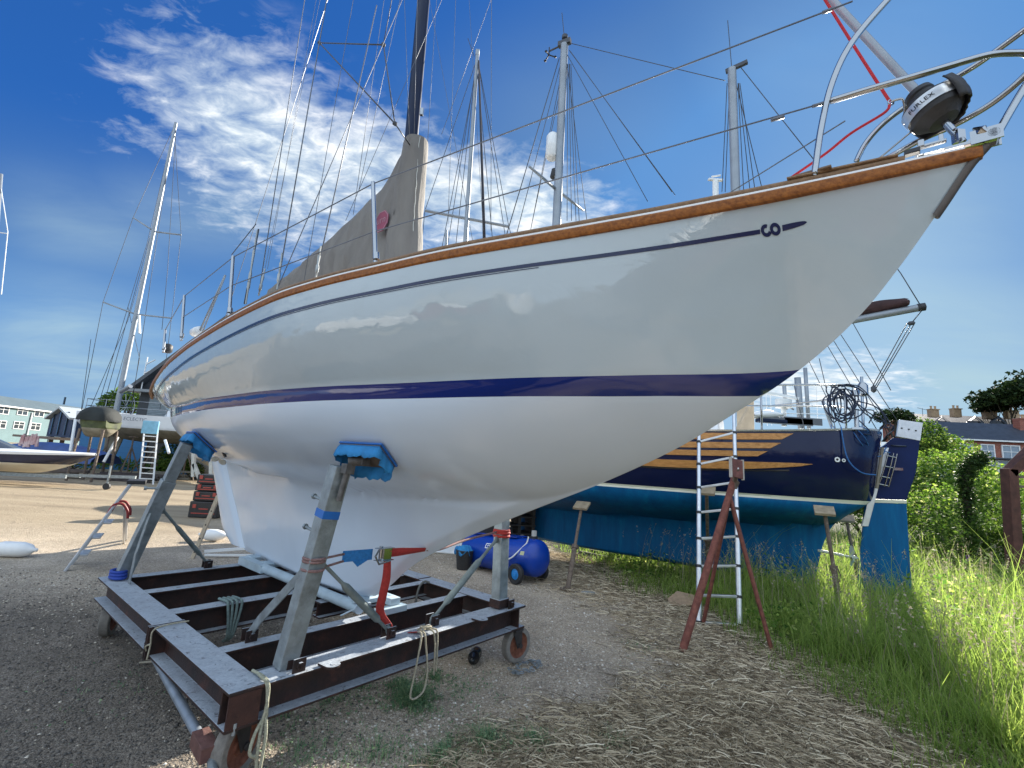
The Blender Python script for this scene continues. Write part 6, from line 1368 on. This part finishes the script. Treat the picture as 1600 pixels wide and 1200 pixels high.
rn = np.clip(.62*rn + .42*np.repeat(cl2*.5+clump*.5, 8) - .04, 0, 1); np_mesh('tall_grass', vv, qq, {'rnd': rn, 'hgt': hh}, GR, 'long green grass growing round the ketch and over the right side', 'grass')
# grass-side broad weeds
def leaves(cx, cy, cz, n, size, rng=RNG, flat=.5):
    """n random leaf quads at given centres arrays"""
    m_ = len(cx); d1 = rng.normal(size=(m_, 3)); d1[:, 2] *= flat; d1 /= np.linalg.norm(d1, axis=1)[:, None]; t = rng.normal(size=(m_, 3)); t[:, 2] *= flat; d2 = np.cross(d1, t); d2 = np.cross(d2, d1) if False else t - (t*d1).sum(1)[:, None]*d1; d2 /= np.linalg.norm(d2, axis=1)[:, None]
    s = size*(.6+.8*rng.random(m_)); c = np.stack([cx, cy, cz], -1); nn = np.cross(d1, d2)
    P0 = c - d1*s[:, None]*.5; P1 = c + d2*s[:, None]*.28 + nn*s[:, None]*.06; P2 = c + d1*s[:, None]*.5 - nn*s[:, None]*.05; P3 = c - d2*s[:, None]*.28 + nn*s[:, None]*.06
    V_ = np.stack([P0, P1, P2, P3], 1).reshape(-1, 3); q = np.arange(m_*4).reshape(-1, 4); return V_, q, np.repeat(rng.random(m_), 4)
WEED = attr_mat('weed_leaf', [(0, (.05,.11,.03)), (.5, (.14,.25,.05)), (.85, (.44,.52,.14)), (1, (.70,.72,.34))], .6, .6, spec=.15)
n = 42000; x, y = polar(n, 2.3, 14, 8, 60); gs = grass_side(x, y); cl = vnoise(x+3, y+3, 1.3, 5); k = (gs > .5) & (cl > .45); x, y, gs, cl = x[k], y[k], gs[k], cl[k]; z = (.05+.5*RNG.random(len(x))*np.clip(gs/2, .2, 1))*np.clip((cl-.4)*3, .2, 1.1)
vv, qq, rn = leaves(x, y, z, 0, .030+.004*np.hypot(x, y)); np_mesh('weeds', vv, qq, {'rnd': rn}, WEED, 'leafy weeds mixed through the long grass', 'weeds')
# seed heads
SEED = attr_mat('seed_head', [(0, (.22,.19,.12)), (1, (.45,.40,.30))], .7, .3)
x, y = polar(2600, 2.6, 15, 10, 60); gs = grass_side(x, y); k = gs > .8; x, y = x[k], y[k]; h = .45+.45*RNG.random(len(x)); vv, qq, rn, hh = blades(x, y, height(x, y), h, .004+.0006*np.hypot(x, y), .2+.4*RNG.random(len(x)), 4, .4)
vs = vv.reshape(len(x), -1, 3); tips = vs[:, -2:, :].mean(1); L2, q2, r2 = leaves(np.repeat(tips[:, 0], 7)+RNG.normal(size=7*len(x))*.010, np.repeat(tips[:, 1], 7)+RNG.normal(size=7*len(x))*.010, np.repeat(tips[:, 2], 7)-RNG.random(7*len(x))*.12, 0, .022, flat=1.5)
np_mesh('seed_stalks', np.concatenate([vv, L2]), np.concatenate([qq, q2+len(vv)]), {'rnd': np.concatenate([rn*.6, r2])}, SEED, 'dry seed stalks standing above the long grass', 'grass stalks')
# dry cut straw lying on the verge
ST_ = attr_mat('straw', [(0, (.10,.08,.055)), (.3, (.30,.245,.17)), (.7, (.56,.475,.34)), (.93, (.72,.63,.47)), (1, (.86,.79,.63))], .85, .2, spec=.1)
x, y = polar(270000, 2.1, 9.5, -12, 48); gs = grass_side(x, y); cl = vnoise(x+11, y+11, 1.7, 21); edge_near = -2.4*np.clip((4.4-y)/2.2, 0, 1) - 1.25
k = (gs > edge_near + 1.1*(cl-.5)) & (gs < .9 + .5*cl) & (RNG.random(len(x)) < np.clip((gs-edge_near)/2.2+.06+.25*(cl-.5), 0.03, 1)); x, y = x[k], y[k]; n = len(x); az = RNG.random(n)*np.pi*2; cur = RNG.normal(size=n)*.28; L = .03+.16*RNG.random(n)**2.2; w = .0009+.00038*np.hypot(x, y); V_ = []
z0 = height(x, y)+.003+.045*RNG.random(n)**1.6; rise = .30*(RNG.random(n)-.55)
for t in (0, .33, .66, 1):
    a = az + cur*t; px, py = x+np.cos(az+cur*t*.5)*L*t, y+np.sin(az+cur*t*.5)*L*t; pz = z0 + np.maximum(0, rise)*L*np.sin(t*2.6)
    for sg in (-1, 1): V_.append(np.stack([px-np.sin(a)*w*.5*sg, py+np.cos(a)*w*.5*sg, pz+.002*sg], -1))
V_ = np.stack(V_, 1); b_ = (np.arange(n)*8)[:, None]; q = np.concatenate([b_+np.array([[2*k_, 2*k_+1, 2*k_+3, 2*k_+2]]) for k_ in range(3)], 0)
np_mesh('straw', V_.reshape(-1, 3), q, {'rnd': np.repeat(RNG.random(n), 8)}, ST_, 'dry cut grass strewn over the verge in the foreground', 'straw')
# small green weeds in the gravel in front of the cradle
WG = attr_mat('gravel_weed', [(0, (.08,.16,.09)), (.6, (.17,.29,.14)), (1, (.36,.42,.24))], .55, .3)
X_, Y_, H_ = [], [], []
for (u, v, rad, cnt, hh_) in ((645,1098,.13,1100,.10),(628,1075,.09,380,.06),(680,1060,.10,200,.05),(760,1165,.15,420,.08),(690,1190,.14,330,.08),(560,1075,.10,160,.05),(520,1095,.22,260,.04),(830,1165,.2,330,.06),(960,1165,.2,170,.06),(440,1120,.25,150,.05),(720,1075,.35,300,.03),(480,1180,.3,230,.05),(1000,1010,.2,90,.04),(200,1070,.4,90,.03),(590,1180,.3,260,.06)):
    c = on_z(u, v, 0); a = RNG.random(cnt)*6.283; r = rad*(.15+1.5*RNG.random(cnt)**1.3)*(1+.45*np.sin(3*a+u)+.3*np.sin(7*a+v)); X_.append(c.x+r*np.cos(a)); Y_.append(c.y+r*np.sin(a)); H_.append(hh_*np.clip(1.25-.6*r/rad, .25, 1.2)*(.4+.8*RNG.random(cnt)))
x, y, h = map(np.concatenate, (X_, Y_, H_)); vv, qq, rn, ht = blades(x, y, height(x, y), h, .0045, .4+.8*RNG.random(len(x)), 2, .5); l1, q1, r1 = leaves(x, y, height(x, y)+h*RNG.random(len(x))*.9, 0, .016)
np_mesh('low_weeds', np.concatenate([vv, l1]), np.concatenate([qq, q1+len(vv)]), {'rnd': np.concatenate([rn, r1])}, WG, 'small green weeds sprouting in the gravel below the front beam', 'weeds')
# loose pebbles
PB = attr_mat('pebble', [(0, (.08,.075,.07)), (.3, (.14,.125,.11)), (.5, (.34,.30,.245)), (.8, (.52,.46,.37)), (.95, (.68,.62,.53)), (1, (.82,.79,.72))], .8, 0)
x, y = polar(105000, 2.1, 13, -48, 24); gs = grass_side(x, y); k = (gs < .3) & ~((x < -4.0) & (y > 6.0)); x, y = x[k], y[k]; n = len(x); s = (.0026+.0090*RNG.random(n)**4)*(.85+.055*np.hypot(x, y)); octv = np.array([(1,0,0),(-1,0,0),(0,1,0),(0,-1,0),(0,0,1),(0,0,-1)], float)
sc_ = (.6+.8*RNG.random((n, 6)))[:, :, None]; rot = RNG.random(n)*6.28; ov = octv[None]*sc_*s[:, None, None]; ov[:, :, 2] *= .65; cx, sx = np.cos(rot)[:, None], np.sin(rot)[:, None]; ox, oy = ov[:, :, 0].copy(), ov[:, :, 1].copy(); ov[:, :, 0] = ox*cx-oy*sx; ov[:, :, 1] = ox*sx+oy*cx
ov += np.stack([x, y, height(x, y)+s*.2], -1)[:, None, :]; tri = np.array([(0,2,4),(2,1,4),(1,3,4),(3,0,4),(2,0,5),(1,2,5),(3,1,5),(0,3,5)]); q = ((np.arange(n)*6)[:, None, None] + tri[None]).reshape(-1, 3)
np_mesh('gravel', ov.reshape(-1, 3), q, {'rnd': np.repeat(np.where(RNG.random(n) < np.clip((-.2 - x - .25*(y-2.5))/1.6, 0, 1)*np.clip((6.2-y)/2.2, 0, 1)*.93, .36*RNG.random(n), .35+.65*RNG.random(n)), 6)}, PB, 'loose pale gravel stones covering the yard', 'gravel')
m = MB(); c = on_z(240, 1035, .008); m.tube([c - V((.09,.02,0)), c + V((0,.006,.004)), c + V((.08,-.01,0))], [.006,.009,.004], 6); tag(m.build('stick', mat('stick', (.40,.36,.28), .8), None, origin=c), 'short pale stick on the dark gravel left of the tow bar', 'stick')
# ================================================================ BUSHES, TREES
def leaf_cloud(name, label, cat, c, rad, n, size, stops, stems=True, group=None, kind=None, transl=.4, hollow=.5, stalk='stem', lump=.9, seed=0, flat=.7):
    rng = np.random.default_rng(100+seed); c = V(c); r = thing(name, label, cat, (c.x, c.y, 0), group, kind); 
    d = rng.normal(size=(n, 3)); d /= np.linalg.norm(d, axis=1)[:, None]; d[:, 2] = np.where(d[:, 2] < -.3, -d[:, 2]*.5, d[:, 2])
    K_ = 26; lc = rng.normal(size=(K_, 3)); lc /= np.linalg.norm(lc, axis=1)[:, None]; dd = (d @ lc.T).max(1); lumpf = 1 + lump*.55*(np.clip((dd-.75)/.25, 0, 1) - .45)
    rr = (hollow + (1-hollow)*rng.random(n)**.6)*lumpf; P = d*rr[:, None]*np.array(rad)[None] + np.array([c.x, c.y, c.z])[None]
    vv, qq, rn = leaves(P[:, 0], P[:, 1], P[:, 2], 0, size, rng, flat); ob = np_mesh('crown' if kind is None else name, vv, qq, {'rnd': rn}, attr_mat(name+'_leaf'+str(seed), stops, .7, transl, spec=.12), kind=None, origin=(c.x, c.y, 0)); ob.location = (0,0,0); ob.parent = r
    if stems:
        m = MB()
        for k_ in range(7 if stalk == 'stem' else 1):
            a = k_*.9; e = c + V((rad[0]*.5*math.cos(a), rad[1]*.5*math.sin(a), rad[2]*.3)) if stalk == 'stem' else c; m.tube(smooth_path([V((c.x, c.y, -.05)), V((c.x+(e.x-c.x)*.3, c.y+(e.y-c.y)*.3, e.z*.5)), e], 5), [(.03 if stalk == 'stem' else .22)*(1-.7*i/10)+.004 for i in range(11)], 7)
        if stalk != 'stem':
            for k_ in range(9): a = k_*2.4; e = c + V((rad[0]*.75*math.cos(a), rad[1]*.75*math.sin(a), rad[2]*(.5*math.sin(k_*1.7)))); s0_ = V((c.x, c.y, c.z*(.45+.05*k_))); m.tube([s0_, s0_+(e-s0_)*.5+V((0,0,.1)), e], [.10,.06,.015], 6)
        m.build(stalk, mat('bark', (.07,.055,.04), .9, 0, .3, 12, .4, 40), r, smooth=True)
    return r
LG = [(0, (.04,.09,.02)), (.5, (.12,.21,.035)), (.85, (.30,.40,.08)), (1, (.58,.58,.26))]; DG = [(0, (.035,.07,.015)), (.6, (.08,.14,.028)), (1, (.15,.21,.045))]
def bush(u, v, Y, rx, rz, n, size, stops, label, nm='bush', cat='bush', seed=0, grp=None, **k):
    p = at_y(u, v, Y); return leaf_cloud(nm, label, cat, (p.x, p.y, max(p.z, rz*.75)), (rx, rx*.8, rz), n, size, stops, seed=seed, group=grp, **k)
bush(1478, 775, 13.5, 1.15, 1.1, 9000, .10, LG, 'pale green bramble bush right behind the rudder of the ketch', seed=1)
bush(1560, 815, 12.0, 1.2, 1.1, 9000, .085, LG, 'bright bramble bush between the ivy post and the rusty post', seed=2)
bush(1465, 830, 11.3, .9, .95, 6000, .07, LG, 'low bramble bush at the foot of the ketch rudder', seed=3)
bush(1450, 712, 17, .75, 1.1, 3500, .13, DG, 'dark hawthorn bush just right of the rudder cap', seed=4)
bush(1478, 738, 18.5, 1.5, 1.2, 6500, .13, LG, 'broad bush in front of the red brick terrace', seed=5)
bush(1600, 790, 17, 1.3, 1.0, 5000, .12, LG, 'bush at the right edge behind the rusty post', seed=6)
bush(1600, 850, 9.2, .8, .8, 5000, .06, DG, 'dark bush at the foot of the rusty post', seed=7)
bush(1350, 860, 16, 2.2, .9, 5000, .11, LG, 'low bushes seen through the rudder gap of the ketch', seed=8)
bush(1255, 850, 18, 2.0, .9, 3000, .13, DG, 'low hedge behind the keel of the ketch', seed=9)
bush(1520, 860, 9.8, 1.0, .55, 5000, .06, DG, 'dark nettles at the foot of the ivy covered post', 'nettles', 'nettles', 10)
# ivy post: a leaning column of ivy
iv = thing('ivy_post', 'leaning post wrapped in dark ivy standing in the brambles', 'ivy post', tuple(on_z(1518, 905, 0)))
ip = [at_y(1520, 900, 9.9), at_y(1517, 840, 9.9), at_y(1512, 790, 9.9), at_y(1508, 750, 9.9), at_y(1518, 725, 9.9), at_y(1536, 716, 9.9)]; sp_ = smooth_path(ip, 6)
m = MB(); m.tube([V((ip[0].x, ip[0].y, -.05))] + sp_, .06, 8); m.build('post', mat('bark', (.07,.055,.04)), iv, smooth=True)
rng = np.random.default_rng(5); pa = np.array([tuple(p) for p in sp_]); idx = rng.integers(0, len(pa), 6500); dv = rng.normal(size=(6500, 3)); dv /= np.linalg.norm(dv, axis=1)[:, None]; rr_ = (.10+.13*vnoise(pa[idx, 2]*3+5, idx*1.0, 1.3, 3))*(.5+.6*rng.random(6500)); P = pa[idx]+dv*rr_[:, None]
vv, qq, rn = leaves(P[:, 0], P[:, 1], P[:, 2], 0, .055, rng); ob = np_mesh('ivy', vv, qq, {'rnd': rn}, attr_mat('ivy_leaf', [(0, (.012,.03,.010)), (.6, (.035,.065,.018)), (1, (.08,.13,.03))], .6, .25, spec=.15), kind=None, origin=tuple(iv['_o'])); ob.location = (0,0,0); ob.parent = iv
# rusty post and frame at the right edge
rp = thing('rusty_gate_post', 'tall angular rusty steel post at the right edge of the brambles', 'steel post', tuple(at_y(1580, 880, 8.5)))
m = MB(); a = at_y(1585, 900, 8.6); a.z = -.05; b_ = at_y(1577, 738, 8.6); m.beam(a, b_ + V((.0,0,.06)), .17, .17); m.beam(b_ - V((.02,0,.02)), at_y(1625, 690, 8.6), .15, .17, V((0,1,0))); m.build('post', mat('gate_rust', (.09,.035,.025), .85, 0, .35, 8, .3, 50), rp, bevel=.006)
m = MB(); m.beam(at_y(1590, 745, 8.6), at_y(1640, 748, 8.6), .05, .05); m.beam(at_y(1590, 760, 8.6), at_y(1640, 763, 8.6), .05, .05); m.build('rail', RUSTGREY, rp)
m = MB(); c = on_z(1530, 905, .05); m.tube([c - V((.25,0,0)), c + V((.25,.05,.02))], .025, 8); tag(m.build('pipe', WHITEP, None, origin=c), 'white pipe lying in the grass below the ivy post', 'pipe')
# purple flower spikes
fl = thing('purple_flower', 'thin purple flower spike in the long grass left of the rusty post', 'flower', tuple(at_y(1512, 905, 8.8)))
m = MB(); a = at_y(1513, 930, 8.8); a.z = 0; t_ = at_y(1512, 868, 8.8); m.tube([a, t_], .006, 5); m.build('stem', WEED, fl); m = MB()
for k_ in range(14): p = t_ + V((.02*math.cos(k_*2.4), .02*math.sin(k_*2.4), -.012*k_)); m.lathe([(0,-.012),(.012,0),(0,.012)], p, (0,0,1), 6)
m.build('blossom', mat('purple', (.40,.10,.45), .6), fl)
# dark trees on the skyline
DT = [(0, (.010,.020,.008)), (.6, (.025,.045,.014)), (1, (.05,.075,.02))]
for i, (u, v, Y, rx, rz, n_) in enumerate(((1578, 628, 62, 3.6, 2.6, 5000), (1548, 640, 66, 1.6, 1.3, 1800), (1612, 622, 60, 3.4, 3.2, 4000))):
    p = at_y(u, v, Y); leaf_cloud('pine_tree', ('large dark pine crown above the terraces at the right edge', 'small dark pine beside the large one on the skyline', 'dark pine cut by the right edge of the picture')[i], 'tree', p, (rx, rx, rz), n_, .5, DT, stalk='trunk', seed=20+i, transl=.1, lump=.9, hollow=.3)
p = at_y(1398, 655, 40); leaf_cloud('tree', 'small dark tree behind the coiled hoses of the ketch', 'tree', p, (1.3,1.3,.8), 1500, .25, DT, stalk='trunk', seed=31, transl=.1)
p = at_y(202, 636, 38); leaf_cloud('tree', 'round green tree between the far yacht mast and the boat shed', 'tree', p, (1.9,1.5,1.2), 2200, .35, DG, stalk='trunk', seed=32)
for i, (u, v, Y, rx, rz) in enumerate(((300, 735, 24, 1.4, 1.0), (276, 745, 22.5, 1.0, .5), (110, 742, 24, 3.0, .4))): bush(u, v, Y, rx, rz, 2500, .15, DG, ('dark shrub behind the timber frame', 'weedy shrub at the base of the boat shed', 'low weeds under the props along the yard edge')[i], seed=40+i)
# ================================================================ BRICK TERRACES RIGHT
def brick():
    m, nt, b = nodes('red_brick'); tc = N(nt, 'ShaderNodeTexCoord'); mp = N(nt, 'ShaderNodeMapping'); mp.inputs['Rotation'].default_value = (math.radians(90), 0, 0); nt.links.new(tc.outputs['Object'], mp.inputs[0])
    br = N(nt, 'ShaderNodeTexBrick', Scale=2.2); br.inputs['Color1'].default_value = (.22,.055,.035,1); br.inputs['Color2'].default_value = (.33,.10,.06,1); br.inputs['Mortar'].default_value = (.3,.24,.2,1); br.inputs['Mortar Size'].default_value = .015; nt.links.new(mp.outputs[0], br.inputs[0]); nt.links.new(br.outputs[0], b.inputs['Base Color']); b.inputs['Roughness'].default_value = .85; return m
BR = brick(); SLATE = mat('slate_roof', (.035,.042,.055), .6, 0, .3, 2.5, .3, 14)
Y1 = 48
def zz(u, v, Y): return at_y(u, v, Y).z
ta_, tb2 = at_y(1440, 700, 49.4), at_y(1720, 722, 46)
zt1 = zz(1540, 688, Y1)
tr1, TP, tn, td_, tL = house('brick_terrace', 'red brick terrace with sash windows and a long slate roof behind the brambles', ta_, tb2, 7, -.5, zt1, zz(1540, 664, Y1+3), BR, SLATE, [], over=.25, cat='terrace')
def xs(u): # along-front coordinate for image column u at mid height
    p = at_y(u, 705, Y1); d_ = ray(u, 705); a_ = TP(0,0,0); 
    t = ((a_.x - CAM.x)*td_.y - (a_.y - CAM.y)*td_.x)/(d_.x*td_.y - d_.y*td_.x); q_ = CAM + d_*t; return (V((q_.x, q_.y, 0)) - V((a_.x, a_.y, 0))).dot(td_)
zs1, zs2 = zz(1540, 705, Y1), zz(1540, 727, Y1)
for (u, z_, w_, h_) in ((1543,zs1,1.0,1.25),(1579,zs1,1.35,1.25),(1617,zs1,1.0,1.25),(1655,zs1,1.3,1.25),(1470,zs1,1.0,1.2),(1545,zs2-.15,1.1,1.2),(1573,zs2-.15,1.9,1.3),(1510,zs1,1.0,1.2)):
    x_ = xs(u); m = MB(); c = TP(x_, -.04, z_); R = Rz(tr1['_a']); 
    for k_ in (-1, 1): m.box(c + td_*(k_*(w_/2+.05)), (.1,.12,h_+.1), R); m.box(c + V((0,0,k_*(h_/2+.05))), (w_+.2,.14,.1), R)
    m.box(c + V((0,0,.05)), (w_,.08,.06), R); m.box(c, (.05,.08,h_), R); f = m.build('window', FRM, tr1); m = MB(); m.box(c - tn*.02, (w_,.04,h_), R); m.build('pane', mat('sash_glass', (.20,.26,.32), .1), f)
m = MB(); m.box(TP(tL/2, -.35, (zs1+zs2)/2+.02), (tL*.98,.9,.14), Rz(tr1['_a'])); m.build('porch_roof', SLATE, tr1)
m = MB(); m.box(TP(tL/2, -.3, zt1-.02), (tL,.16,.14), Rz(tr1['_a'])); m.build('gutter', FRM, tr1)
def chimney(u, v_top, v_bot, Y, w_, par, pots=2, matl=None):
    a, b_ = at_y(u, v_bot, Y), at_y(u, v_top, Y); m = MB(); m.box(((a.x+b_.x)/2, (a.y+b_.y)/2, (a.z+b_.z)/2), (w_,.7,b_.z-a.z)); m.box((b_.x, b_.y, b_.z), (w_+.15,.85,.12)); ch = m.build('chimney', matl or BR, par)
    for k_ in range(pots): m = MB(); p = b_ + V(((k_-(pots-1)/2)*w_/pots*1.05, 0, .05)); m.lathe([(.13,0),(.12,.35),(.15,.38),(.15,.45),(0,.45)], p, (0,0,1), 10); m.build('pot', mat('pot_buff', (.40,.29,.18), .8), ch, smooth=True, auto=40)
chimney(1598, 655, 680, 49.5, 1.3, tr1, 3)
t2a, t2b = at_y(1432, 665, 66), at_y(1740, 690, 62)
tr2, T2, _n, _d, _L = house('upper_terrace', 'upper row of slate roofed houses with buff chimney pots on the skyline', t2a, t2b, 8, 0, zz(1520, 664, 64), zz(1520, 650, 67), BR, SLATE, [], over=.3, cat='terrace')
CBF = mat('chimney_buff', (.36,.25,.15), .85, 0, .2, 3)
chimney(1458, 640, 652, 66, 1.1, tr2, 2, CBF); chimney(1493, 639, 652, 66, 1.1, tr2, 2, CBF); chimney(1546, 642, 655, 66, 1.6, tr2, 3, CBF); chimney(1580, 642, 655, 66, 1.6, tr2, 3, CBF)
for u in (1472, 1524, 1560):
    m = MB(); a = at_y(u, 653, 62); w_ = 1.6; m.slab([at_y(u-14,663,61), at_y(u,653,61), at_y(u,650,65), at_y(u-14,660,65)], (-.5,0,1), .1); m.slab([at_y(u+14,664,61), at_y(u,653,61), at_y(u,650,65), at_y(u+14,660,65)], (.5,0,1), .1); m.box(at_y(u, 661, 61.3), (1.9,.3,.5)); d_ = m.build('dormer', SLATE, tr2)
m = MB(); p = at_y(1442, 650, 65); m.tube([p, p + V((0,0,1.1))], .03, 5); m.tube([p + V((-.7,0,1.1)), p + V((.5,0,.9))], .03, 5); m.build('aerial', DWIRE, tr2)
# ================================================================ SKY, SUN
SUN_AZ = math.atan2(ray(1340, 500).x, ray(1340, 500).y); SUN_EL = math.radians(24)
w = bpy.data.worlds.new('World'); SC.world = w; w.use_nodes = True; nt = w.node_tree; bg = nt.nodes['Background']
sky = N(nt, 'ShaderNodeTexSky'); sky.sky_type = 'NISHITA'; sky.sun_disc = False; sky.sun_elevation = SUN_EL; sky.sun_rotation = SUN_AZ; sky.air_density = 1.0; sky.dust_density = .35; sky.ozone_density = 3.0; sky.altitude = 0
tc = N(nt, 'ShaderNodeTexCoord'); dirv = tc.outputs['Generated']
def band(u0, v0, u1, v1, width_px, soft=1.0):
    """great-circle streak between two directions in the sky"""
    a, b_ = ray(u0, v0).normalized(), ray(u1, v1).normalized(); c = ((a+b_)/2).normalized(); e1 = (b_-a).normalized(); e2 = c.cross(e1).normalized(); half = (b_-a).length/2; wd = width_px/F_PX*.9
    def dot(vv_):
        n_ = N(nt, 'ShaderNodeVectorMath', operation='DOT_PRODUCT'); nt.links.new(dirv, n_.inputs[0]); n_.inputs[1].default_value = vv_; return n_.outputs['Value']
    x = math_n(nt, 'DIVIDE', dot(e1), half); y = math_n(nt, 'DIVIDE', dot(e2), wd); z = dot(c)
    r2 = math_n(nt, 'ADD', math_n(nt, 'POWER', math_n(nt, 'ABSOLUTE', x), 3.), math_n(nt, 'MULTIPLY', y, y)); g = math_n(nt, 'POWER', 2.718, math_n(nt, 'MULTIPLY', r2, -1.)); return math_n(nt, 'MULTIPLY', g, math_n(nt, 'GREATER_THAN', z, 0.))
# cloud-plane coordinates: direction / height
sx = N(nt, 'ShaderNodeSeparateXYZ'); nt.links.new(dirv, sx.inputs[0]); zc_ = math_n(nt, 'ADD', math_n(nt, 'MAXIMUM', sx.outputs[2], 0.), .12)
cx_ = N(nt, 'ShaderNodeCombineXYZ'); nt.links.new(math_n(nt, 'DIVIDE', sx.outputs[0], zc_), cx_.inputs[0]); nt.links.new(math_n(nt, 'DIVIDE', sx.outputs[1], zc_), cx_.inputs[1])
nA = noise(nt, 3.2, 9, .58, vec=cx_.outputs[0], stretch=(1, 1, 1), dist=.25); nB = noise(nt, 1.3, 8, .6, vec=cx_.outputs[0], stretch=(.45, 1.1, 1), dist=.5); nC = noise(nt, 11, 7, .62, vec=cx_.outputs[0], stretch=(1, 1.5, 1), dist=.5)
tot = None
for args, wt in (((205,80,600,360,112), 1.0), ((430,210,800,355,90), 1.0), ((640,300,950,335,70), 1.1), ((240,250,330,330,35), .35), ((1100,588,1420,608,45), 1.15), ((600,230,700,260,50), .5), ((480,360,640,390,55), .8)):
    g = band(*args); g = math_n(nt, 'MULTIPLY', g, wt); tot = g if tot is None else math_n(nt, 'MAXIMUM', tot, g)
thin = None
for args, wt in (((-20,500,330,640,85), 1.0), ((0,330,260,380,55), .45), ((1330,470,1680,540,55), .8), ((1250,330,1620,330,75), .5), ((1400,600,1680,615,50), .9), ((150,320,420,350,45), .55), ((1100,70,1500,110,90), .22), ((700,150,1100,220,90), .12)):
    g = math_n(nt, 'MULTIPLY', band(*args), wt); thin = g if thin is None else math_n(nt, 'MAXIMUM', thin, g)
nsum = math_n(nt, 'ADD', math_n(nt, 'MULTIPLY', nA.outputs[0], .55), math_n(nt, 'MULTIPLY', nC.outputs[0], .45))
dens = math_n(nt, 'ADD', math_n(nt, 'MULTIPLY', tot, .62), math_n(nt, 'MULTIPLY', math_n(nt, 'SUBTRACT', nsum, .5), 2.1)); d1_ = ramp(nt, dens, [(.14, 0.), (.72, 1.)])
d1m = math_n(nt, 'MULTIPLY', d1_.outputs[0], ramp(nt, tot, [(.08, 0.), (.35, 1.)]).outputs[0])
d2_ = math_n(nt, 'MULTIPLY', ramp(nt, nB.outputs[0], [(.30, .25), (.68, 1.)]).outputs[0], thin)
cov = math_n(nt, 'MAXIMUM', d1m, math_n(nt, 'MULTIPLY', d2_, .8), True)
bw = N(nt, 'ShaderNodeRGBToBW'); nt.links.new(sky.outputs[0], bw.inputs[0]); lum = bw.outputs[0]
comp = math_n(nt, 'DIVIDE', 1.0, math_n(nt, 'ADD', .8, math_n(nt, 'MULTIPLY', lum, .20)))       # shoulder for the glare round the sun
cs_ = N(nt, 'ShaderNodeVectorMath', operation='SCALE'); nt.links.new(sky.outputs[0], cs_.inputs[0]); nt.links.new(comp, cs_.inputs['Scale'])
gr_ = ramp(nt, math_n(nt, 'DIVIDE', lum, 16.0), [(.0, (.02,.2,1.0)), (.10, (.06,.46,1.75)), (.135, (.25,.73,1.85)), (.20, (.34,1.06,2.45)), (.45, (.68,1.38,2.5)), (.65, (1.2,2.0,2.9)), (1., (1.6,2.4,3.1))])
SKYC = mixc(nt, .95, cs_.outputs[0], gr_.outputs[0])
# cloud colour follows the noise, from bluish grey to near white
cc_ = ramp(nt, nsum, [(.36, (1.7,2.35,3.0)), (.50, (2.7,3.15,3.5)), (.62, (4.1,4.2,4.3))])
# bright broken cloud added out of view behind the photographer as fill light
nbk = N(nt, 'ShaderNodeVectorMath', operation='DOT_PRODUCT'); nt.links.new(dirv, nbk.inputs[0]); nbk.inputs[1].default_value = (-.25, -.90, .35)
bk_ = ramp(nt, math_n(nt, 'ADD', nbk.outputs['Value'], math_n(nt, 'MULTIPLY', math_n(nt, 'SUBTRACT', nsum, .5), 1.6)), [(.12, 0.), (.42, 1.)])
fin0 = mixc(nt, math_n(nt, 'MULTIPLY', bk_.outputs[0], .72), SKYC, (5.6, 6.6, 7.6)); fin = mixc(nt, d1m, mixc(nt, math_n(nt, 'MULTIPLY', d2_, .95), fin0, (1.75,2.45,2.75)), cc_.outputs[0]); nt.links.new(fin, bg.inputs[0]); bg.inputs[1].default_value = .10
sl_ = bpy.data.lights.new('sun', 'SUN'); sl_.energy = 4.9; sl_.angle = math.radians(.5); sl_.color = (1, .93, .82); so = bpy.data.objects.new('sun', sl_); COL.objects.link(so)
sd_ = V((math.sin(SUN_AZ)*math.cos(SUN_EL), math.cos(SUN_AZ)*math.cos(SUN_EL), math.sin(SUN_EL))); so.rotation_euler = sd_.to_track_quat('Z', 'Y').to_euler(); so.location = (8, 12, 12)
SC.render.engine = 'CYCLES'; SC.view_settings.view_transform = 'Standard'; SC.view_settings.look = 'None'; SC.view_settings.gamma = 1; SC.view_settings.exposure = 1.45
try: SC.cycles.max_bounces = 6; SC.cycles.use_denoising = True
except Exception: pass
for o in SC.objects:
    if '_o' in o.keys(): del o['_o']
    if '_a' in o.keys(): del o['_a']
